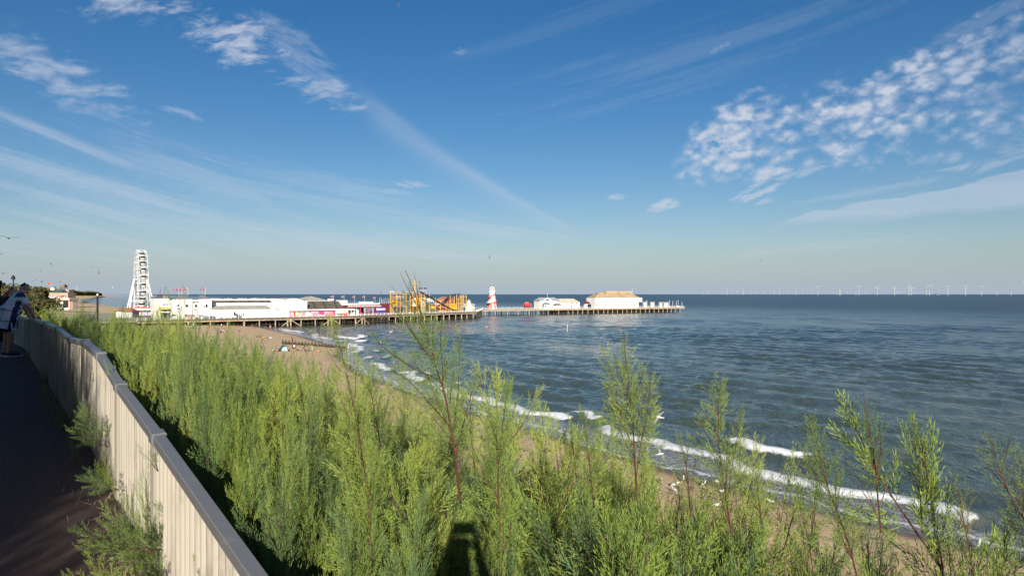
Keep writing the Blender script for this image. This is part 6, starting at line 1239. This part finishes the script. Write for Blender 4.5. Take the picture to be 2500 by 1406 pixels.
shirt = cloth('shirt', SJ, [('pel', 'hem'), ('pel', 'wai'), ('wai', 'che'), ('che', 'nek'), ('che', 'shL'), ('shL', 'elL'), ('che', 'shR'), ('shR', 'elR')], [mat('shirt_white', (.58, .58, .62), .8, .05, 8), CL['navy']], shirt_col, 3)
HJ = {'pel': (0, 0, .77, .17, .15), 'hiL': (0, .12, .76, .135), 'kL': (.02, .135, .52, .120), 'hiR': (0, -.12, .76, .135), 'kR': (.035, -.135, .52, .120)}
cloth('shorts', HJ, [('pel', 'hiL'), ('hiL', 'kL'), ('pel', 'hiR'), ('hiR', 'kR')], [CL['black']])
for q in (1, -1): MB().tube([(.02, q * .262, .80), (.035, q * .266, .66), (.05, q * .262, .54)], .011, 4).build('shorts_stripe', CL['white'], man)
for n, q in (('L', -.02), ('R', .02)):
    y = .14 if n == 'L' else -.14; sj = {'h': (q - .085, y, .07, .058), 'm': (q + .05, y * 1.03, .075, .056), 't': (q + .19, y * 1.05, .05, .045)}; cloth('shoe', sj, [('h', 'm'), ('m', 't')], [mat('grey_shoe', (.07, .07, .08), .8)], None, 2)
    MB().prism([(q - .13, y - .05, .0), (q + .24, y - .05, .0), (q + .24, y + .05, .0), (q - .13, y + .05, .0)], (0, 0, .025)).build('shoe_sole', CL['white'], man)
hj = {'a': (.300, 0, 1.66, .098, .092), 'b': (.29, 0, 1.70, .085, .08), 'c': (.345, 0, 1.715, .068, .065), 'd': (.25, 0, 1.60, .05, .07)}; cloth('hair', hj, [('a', 'b'), ('a', 'c'), ('a', 'd')], [hair_m])
for y in (-1, 1): MB().lathe([(0, -.035), (.02, -.02), (.026, .01), (.016, .035), (0, .04)], 8).build('ear', skin_m, body, True).location = (.315, y * .095, 1.60)
cloth('beard', {'a': (.375, 0, 1.555, .058), 'b': (.40, 0, 1.54, .04)}, [('a', 'b')], [hair_m], None, 1)
for y in (-.035, .035): MB().lathe([(0, -.012), (.012, 0), (0, .012)], 8).build('eye', CL['white'], body, True).location = (.412, y, 1.635)
MB().box(.405, .418, -.03, .03, 1.566, 1.574).build('mouth', CL['maroon'], body)
# person in black, half out of the picture
p = P(-24, 858, 17.0); q2 = empty('person', (p.x, p.y, float(path_z(sn(p.x, p.y)[0]))), math.atan2(CN[1], CN[0]) + .3); tag(q2, 'person in black and a cap holding up a phone at the left edge', 'person')
man_keep = man; man = q2
J2 = {k: tuple(np.array(v_, float)) for k, v_ in JM.items() if k[0] != 'f' and not k.startswith('th')}
for k in ('wai', 'che', 'nek', 'hea', 'top', 'nos', 'shL', 'shR'): a = list(J2[k]); a[0] *= .35; J2[k] = tuple(a)
J2['nos'] = (.215, 0, 1.61, .02)
for n, y in (('L', .2), ('R', -.2)): J2['el' + n] = (.20, y * 1.25, 1.16, .05); J2['wr' + n] = (.36, y * .8, 1.42, .036); J2['pa' + n] = (.40, y * .55, 1.50, .034, .02)
E2 = [e_ for e_ in BE if e_[1][0] != 'f' and not e_[1].startswith('th')]
for n, y in (('L', .11), ('R', -.11)):
    for k in range(4): J2[f'f{n}{k}a'] = (.43, y * .8 + (k - 1.5) * .004, 1.50 + .022 * (k - 1), .009); J2[f'f{n}{k}b'] = (.45, y * .35, 1.51 + .022 * (k - 1), .008); E2 += [('pa' + n, f'f{n}{k}a'), (f'f{n}{k}a', f'f{n}{k}b')]
me = skin('body', J2, E2, 2); me.materials.append(skin_m); link('body', me, q2)
top2 = {'pel': (0, 0, .84, .19, .165), 'hem': (0, 0, .76, .185, .16), 'wai': (.02, 0, 1.08, .185, .155), 'che': (.06, 0, 1.33, .20, .155), 'nek': (.09, 0, 1.47, .09), 'shL': (.07, .20, 1.40, .095), 'elL': (.20, .25, 1.16, .075), 'wrL': (.33, .175, 1.38, .058), 'shR': (.07, -.20, 1.40, .095), 'elR': (.20, -.25, 1.16, .075), 'wrR': (.33, -.175, 1.38, .058)}
cloth('jacket', top2, [('pel', 'hem'), ('pel', 'wai'), ('wai', 'che'), ('che', 'nek'), ('che', 'shL'), ('shL', 'elL'), ('elL', 'wrL'), ('che', 'shR'), ('shR', 'elR'), ('elR', 'wrR')], [CL['black']])
cloth('trousers', {'pel': (0, 0, .88, .17, .15), 'hiL': (0, .11, .78, .12), 'kL': (.01, .13, .48, .09), 'aL': (-.04, .13, .10, .075), 'hiR': (0, -.11, .78, .12), 'kR': (.03, -.13, .48, .09), 'aR': (0, -.13, .10, .075)}, [('pel', 'hiL'), ('hiL', 'kL'), ('kL', 'aL'), ('pel', 'hiR'), ('hiR', 'kR'), ('kR', 'aR')], [CL['black']])
cloth('cap', {'a': (.10, 0, 1.69, .108, .10), 'b': (.13, 0, 1.73, .08), 'c': (.24, 0, 1.675, .07, .012)}, [('a', 'b'), ('a', 'c')], [CL['black']]); MB().box(.46, .468, -.04, .04, 1.46, 1.62).build('phone', CL['black'], q2)
for y in (.13, -.13): MB().prism([(-.12, y - .05, 0), (.2, y - .05, 0), (.2, y + .05, 0), (-.12, y + .05, 0)], (0, 0, .03)).build('shoe_sole', CL['white'], q2)
# the photographer, standing at the camera: only the shadow is in the picture
pz = float(path_z(0)); ph = empty('person', (.0, -.488, pz), R(90 + SUN_AZ * .0)); tag(ph, 'person holding up the camera, whose shadow falls on the bank of shrubs', 'person'); man = ph; sc_ = (ZC - pz) / 1.68; ph.scale = (1, 1, sc_)
J3 = {k: tuple(v_) for k, v_ in J2.items() if k[0] != 'f'}
E3 = [e_ for e_ in E2 if e_[1][0] != 'f']
for n, y in (('L', .2), ('R', -.2)): J3['el' + n] = (.24, y * 1.05, 1.24, .05); J3['wr' + n] = (.40, y * .50, 1.53, .036); J3['pa' + n] = (.43, y * .45, 1.61, .034, .02)
for n, y in (('L', .09), ('R', -.09)):
    for k in range(4): J3[f'f{n}{k}a'] = (.45, y * .9, 1.60 + .022 * k, .009); J3[f'f{n}{k}b'] = (.462, y * .6, 1.605 + .022 * k, .008); E3 += [('pa' + n, f'f{n}{k}a'), (f'f{n}{k}a', f'f{n}{k}b')]
me = skin('body', J3, E3, 2); me.materials.append(skin_m); link('body', me, ph)
t3 = dict(top2)
for n, y in (('L', .2), ('R', -.2)): t3['el' + n] = (.24, y * 1.05, 1.24, .09); t3['wr' + n] = (.37, y * .56, 1.48, .065)
cloth('jacket', t3, [('pel', 'hem'), ('pel', 'wai'), ('wai', 'che'), ('che', 'nek'), ('che', 'shL'), ('shL', 'elL'), ('elL', 'wrL'), ('che', 'shR'), ('shR', 'elR'), ('elR', 'wrR')], [CL['navy']])
cloth('trousers', {'pel': (0, 0, .88, .17, .15), 'hiL': (0, .11, .78, .12), 'kL': (.01, .13, .48, .09), 'aL': (-.04, .13, .10, .075), 'hiR': (0, -.11, .78, .12), 'kR': (.03, -.13, .48, .09), 'aR': (0, -.13, .10, .075)}, [('pel', 'hiL'), ('hiL', 'kL'), ('kL', 'aL'), ('pel', 'hiR'), ('hiR', 'kR'), ('kR', 'aR')], [CL['grey']])
cloth('hair', {'a': (.09, 0, 1.68, .108, .10), 'b': (.08, 0, 1.72, .09)}, [('a', 'b')], [hair_m])
MB().box(.468, .476, -.078, .078, 1.635, 1.71).build('phone', CL['black'], ph)

# ------------------------------------------------------------------ gulls
m_gw = mat('gull_white', (.72, .72, .70), .7, .05); m_gg = mat('gull_grey', (.30, .31, .34), .7, .1, 9); m_gd = mat('gull_dark', (.05, .05, .055), .7)
def gull_fly(seed, dih):
    r_ = np.random.default_rng(seed); mb = MB(); mb.tube([(-.24, 0, 0), (-.14, 0, 0), (0, 0, .01), (.13, 0, .015), (.20, 0, .03), (.235, 0, .025), (.27, 0, .015)], [.015, .045, .065, .05, .036, .030, .006], 8, 0)
    mb.add([(-.2, -.02, 0), (-.36, -.06, 0), (-.38, 0, .005), (-.36, .06, 0), (-.2, .02, 0)], [(0, 1, 2, 3, 4)], 0)
    for s in (-1, 1):
        st = [(0.03, .04, .11), (.06, .25, .10), (.05, .42, .09), (-.02, .60, .05), (-.10, .72, .005)]; z = [.02, .02 + .21 * math.tan(dih), .02 + .32 * math.tan(dih), .02 + .30 * math.tan(dih) - .02, .02 + .26 * math.tan(dih) - .05]
        V = []
        for (x, y, c), zz_ in zip(st, z): V += [(x + c * .5, s * y, zz_), (x, s * y, zz_ + .018), (x - c, s * y, zz_ - .006)]
        f = [(3 * k + j, 3 * k + 3 + j, 3 * k + 4 + j, 3 * k + 1 + j) for k in range(4) for j in range(2)]; o = len(mb.f); mb.add(V, f if s < 0 else [q[::-1] for q in f], 1); 
        for j in (6, 7): mb.m[o + j] = 2
    return mb.mesh('gull', [m_gw, m_gg, m_gd], True)
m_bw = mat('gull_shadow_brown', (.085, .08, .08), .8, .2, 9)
GF = [gull_fly(k, d) for k, d in enumerate((R(24), R(8), R(-6)))]
mb = MB(); mb.tube([(-.26, 0, .17), (-.14, 0, .20), (0, 0, .21), (.10, 0, .25), (.15, 0, .32), (.19, 0, .37), (.235, 0, .365), (.28, 0, .35)], [.012, .06, .078, .062, .04, .042, .026, .006], 8, 0); mb.tube([(-.30, 0, .15), (-.12, 0, .235), (.02, 0, .25), (.08, 0, .26)], [.01, .05, .06, .02], 7, 1)
for y in (-.03, .03): mb.tube([(0, y, .15), (.01, y, 0), (.05, y, .0)], .008, 4, 2)
GS = mb.mesh('gull', [m_gw, m_gg, mat('gull_leg', (.5, .25, .2), .6)], True)
# flying: x, y in the picture, distance, wing shape, heading, bank
for px, py, d, k, hd, bk, lab_ in [(21, 582, 22, 0, 1.9, .1, 'large gull gliding low in the sky at the left edge'), (973, 14, 40, 1, .5, .9, 'dark gull banking at the very top of the sky'), (746, 46, 75, 1, 2.6, .6, 'tiny gull below the top cirrus cloud'), (1195, 628, 70, 1, .8, 1.3, 'gull seen edge-on above the helter skelter'), (1858, 635, 110, 0, .3, .2, 'tiny gull above the open sea horizon'), (124, 644, 90, 1, 1., .8, 'higher of the two gulls circling left of the ferris wheel'), (127, 648, 90, 2, 2., .5, 'lower of the two gulls circling left of the ferris wheel'),
 (99, 662, 90, 0, .6, .3, 'faint gull over the rounded tree'), (95, 673, 95, 0, 2., .3, 'faint gull just over the rounded tree crown'), (84, 684, 60, 2, 1.2, -.4, 'white-bellied gull flashing beside the man\'s head'), (102, 687, 70, 1, .5, .9, 'dark gull right of the white-bellied one'), (8, 668, 50, 0, 1.5, .2, 'gull at the left edge above the lamp post'), (140, 666, 110, 1, 2.2, .3, 'tiny gull above the lookout tower'), (147, 688, 95, 0, .4, .3, 'gull skimming over the red flag'), (168, 696, 100, 1, 1.1, .4, 'faint gull right of the lookout tower'),
 (228, 651, 85, 2, .3, .2, 'higher gull between the mast and the ferris wheel'), (241, 666, 70, 1, .5, .9, 'lower gull between the mast and the ferris wheel'), (3, 620, 80, 0, 1., .1, 'faint gull at the left edge under the large one'), (276, 702, 100, 1, 1., .5, 'tiny gull close to the horizon left of the wheel'), (458, 661, 120, 2, 1., .1, 'tiny gull above the flagged slate roof'), (597, 432, 140, 0, 1., .1, 'tiny speck of a gull in the pale sky above the pier'),
 (1608, 1018, 30, 2, 2.4, -.5, 'white gull flying over the water right of the bushy middle shoot'), (1612, 1108, 37, 0, .3, .5, 'gull skimming the surf line below the flying white one'), (1600, 1168, 38, 1, 1.0, .3, 'grey gull landing on the sand among the flock'), (962, 884, 60, 2, 2.0, .3, 'white gull low over the water left of the tallest shoot'), (955, 810, 80, 1, .6, .4, 'small white gull over the water below the coaster')]:
    d = d * 2.6 if py < 700 else d * 1.35
    p = P(px, py, d); o = link('gull', GF[k]); o.location = p; o.rotation_euler = (bk, 0, hd); tag(o, lab_, 'gull', 'gulls in the air')
    if py < 700 and px != 84:                                     # young brown birds, their backlit silhouette darkness put into the plumage colour
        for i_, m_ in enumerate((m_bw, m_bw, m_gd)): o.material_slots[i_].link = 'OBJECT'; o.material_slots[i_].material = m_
    if px == 955 or px == 962: o.rotation_euler = (-.8, .3, hd)
rg = np.random.default_rng(12); SIT = [(1616, 1182, 'gull standing alone, top of the flock on the sand'), (1648, 1190, 'gull facing the sea at the right of the flock'), (1668, 1176, 'gull with its back turned beside the short dark shoot'), (1604, 1198, 'gull with a long shadow left in the flock'), (1646, 1202, 'gull lower in the middle of the flock'), (1596, 1215, 'gull at the lower left of the flock'), (1652, 1212, 'white gull sitting low in front of the flock'), (1718, 1188, 'gull resting below the open shoot'), (1752, 1182, 'gull right of the open shoot stem'), (1762, 1206, 'gull half hidden by the open shoot foliage'), (1749, 1241, 'gull nearest the shrubs below the open shoot'),
 (1882, 1232, 'lone gull on the clear sand with a long shadow'), (2389, 1338, 'lone gull at the water edge near the right corner'), (1169, 1019, 'gull on the sand left of the slim shoot, topmost'), (1178, 1014, 'gull beside the topmost one left of the slim shoot'), (1196, 1018, 'gull close behind the slim shoot stem'), (1200, 1030, 'gull lowest behind the slim shoot'), (1160, 1027, 'gull farthest left behind the slim shoot'), (1720, 1222, 'gull among the twigs under the open shoot')]
for px, py, lab_ in SIT:
    x, y, z = sandpt(px, py); o = link('gull', GS); o.location = (x, y, z); o.rotation_euler = (0, 0, rg.uniform(0, 6.28)); o.scale = (1.15,) * 3; tag(o, lab_, 'gull', 'gulls standing on the sand')

# ------------------------------------------------------------------ offshore wind turbines
m_tw = mat('turbine_hazed_white', (.38, .41, .44), .6, .03)  # white paint greyed: the fading by distant haze is put into the colour
def turbine(px, hub_y, phase, yaw, label, small=False, d=None):
    hubh = 78.0 if not small else 80.0; d = hubh * F / (718 - hub_y) if d is None else d; x = (px - 1250) / F * d; e = empty('wind_turbine', (x, d, 0), yaw); tag(e, label, 'wind turbine', 'offshore wind farm on the horizon'); hh = ZC + (718 - hub_y) / F * d
    if 'tower' not in TM:
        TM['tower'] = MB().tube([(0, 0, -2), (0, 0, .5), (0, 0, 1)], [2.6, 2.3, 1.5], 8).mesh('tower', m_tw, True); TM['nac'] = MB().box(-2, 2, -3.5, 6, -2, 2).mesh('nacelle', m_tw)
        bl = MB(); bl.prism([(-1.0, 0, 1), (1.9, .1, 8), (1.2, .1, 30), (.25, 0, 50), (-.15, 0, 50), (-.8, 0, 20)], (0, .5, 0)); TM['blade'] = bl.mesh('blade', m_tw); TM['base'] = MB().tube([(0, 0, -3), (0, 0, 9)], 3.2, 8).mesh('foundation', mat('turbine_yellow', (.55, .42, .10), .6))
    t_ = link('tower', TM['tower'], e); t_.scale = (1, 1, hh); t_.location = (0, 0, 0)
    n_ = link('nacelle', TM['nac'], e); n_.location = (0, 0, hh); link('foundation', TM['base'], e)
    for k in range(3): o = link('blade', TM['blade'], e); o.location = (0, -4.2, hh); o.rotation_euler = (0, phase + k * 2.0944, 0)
TM = {}
TB = [(1774.5, 705, 0, 1.45, 'leftmost clear wind turbine, seen side-on'), (1815, 705.5, .2, 1.5, 'second clear wind turbine from the left, side-on'), (1903, 705, .1, 1.48, 'third clear wind turbine from the left, side-on'), (1943, 705.5, .3, 1.5, 'fourth clear wind turbine from the left, side-on'), (1996.5, 701.5, 1.05, .1, 'Y-shaped wind turbine, the farthest left with open blades'), (2049, 704, 0, 1.5, 'side-on wind turbine with a second close beside it'), (2051.5, 704, .5, 1.5, 'side-on wind turbine touching its left neighbour'), (2089.5, 704.5, 0, 1.5, 'side-on wind turbine just left of a faint Y-shaped one'), (2097, 701.5, 1.0, .1, 'faint Y-shaped wind turbine beside a side-on one'),
 (2142, 702, .55, .1, 'wind turbine with one blade level to the right, left of its like'), (2184, 702, .6, .1, 'wind turbine with one blade level to the right, right of its like'), (2219, 700, 0, .2, 'taller faint wind turbine crossing a shorter one'), (2225, 703, 1.6, .2, 'shorter wind turbine crossed by a faint tall one'), (2262, 703, 0, 1.5, 'side-on wind turbine left of a wide Y-shaped one'), (2269, 699.5, 1.05, .1, 'wide Y-shaped wind turbine beside a side-on one'), (2314, 700.5, .95, .1, 'Y-shaped wind turbine right of the dark ship'), (2357, 700.5, .85, .1, 'wind turbine with a blade raised to the left'), (2396, 701, 1.1, .1, 'Y-shaped wind turbine, last before the side-on pair at right'), (2433.5, 703, 0, 1.5, 'side-on wind turbine, second from the right edge'), (2468.5, 703, .1, 1.5, 'side-on wind turbine, third from the picture corner')]
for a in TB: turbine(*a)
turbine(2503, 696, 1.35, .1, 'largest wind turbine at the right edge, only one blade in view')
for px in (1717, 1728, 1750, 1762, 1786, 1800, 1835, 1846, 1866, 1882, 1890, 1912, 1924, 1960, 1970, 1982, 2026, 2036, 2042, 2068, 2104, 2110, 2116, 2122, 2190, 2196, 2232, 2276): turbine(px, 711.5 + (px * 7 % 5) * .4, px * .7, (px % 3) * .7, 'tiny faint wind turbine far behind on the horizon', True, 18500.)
d_ = 12000; e = empty('ship', ((2289 - 1250) / F * d_, d_, 0)); tag(e, 'tiny dark ship on the horizon among the wind turbines', 'ship'); m_sh = mat('ship_grey', (.10, .12, .15), .7)
MB().prism([(-38, -8, 0), (36, -8, 0), (44, -8, 14), (-40, -8, 14)], (0, 16, 0)).build('hull', m_sh, e); MB().box(-30, -12, -7, 7, 14, 32).build('bridge', m_sh, e); MB().tube([(10, 0, 14), (10, 0, 34)], 1.4, 5).build('mast', m_sh, e)
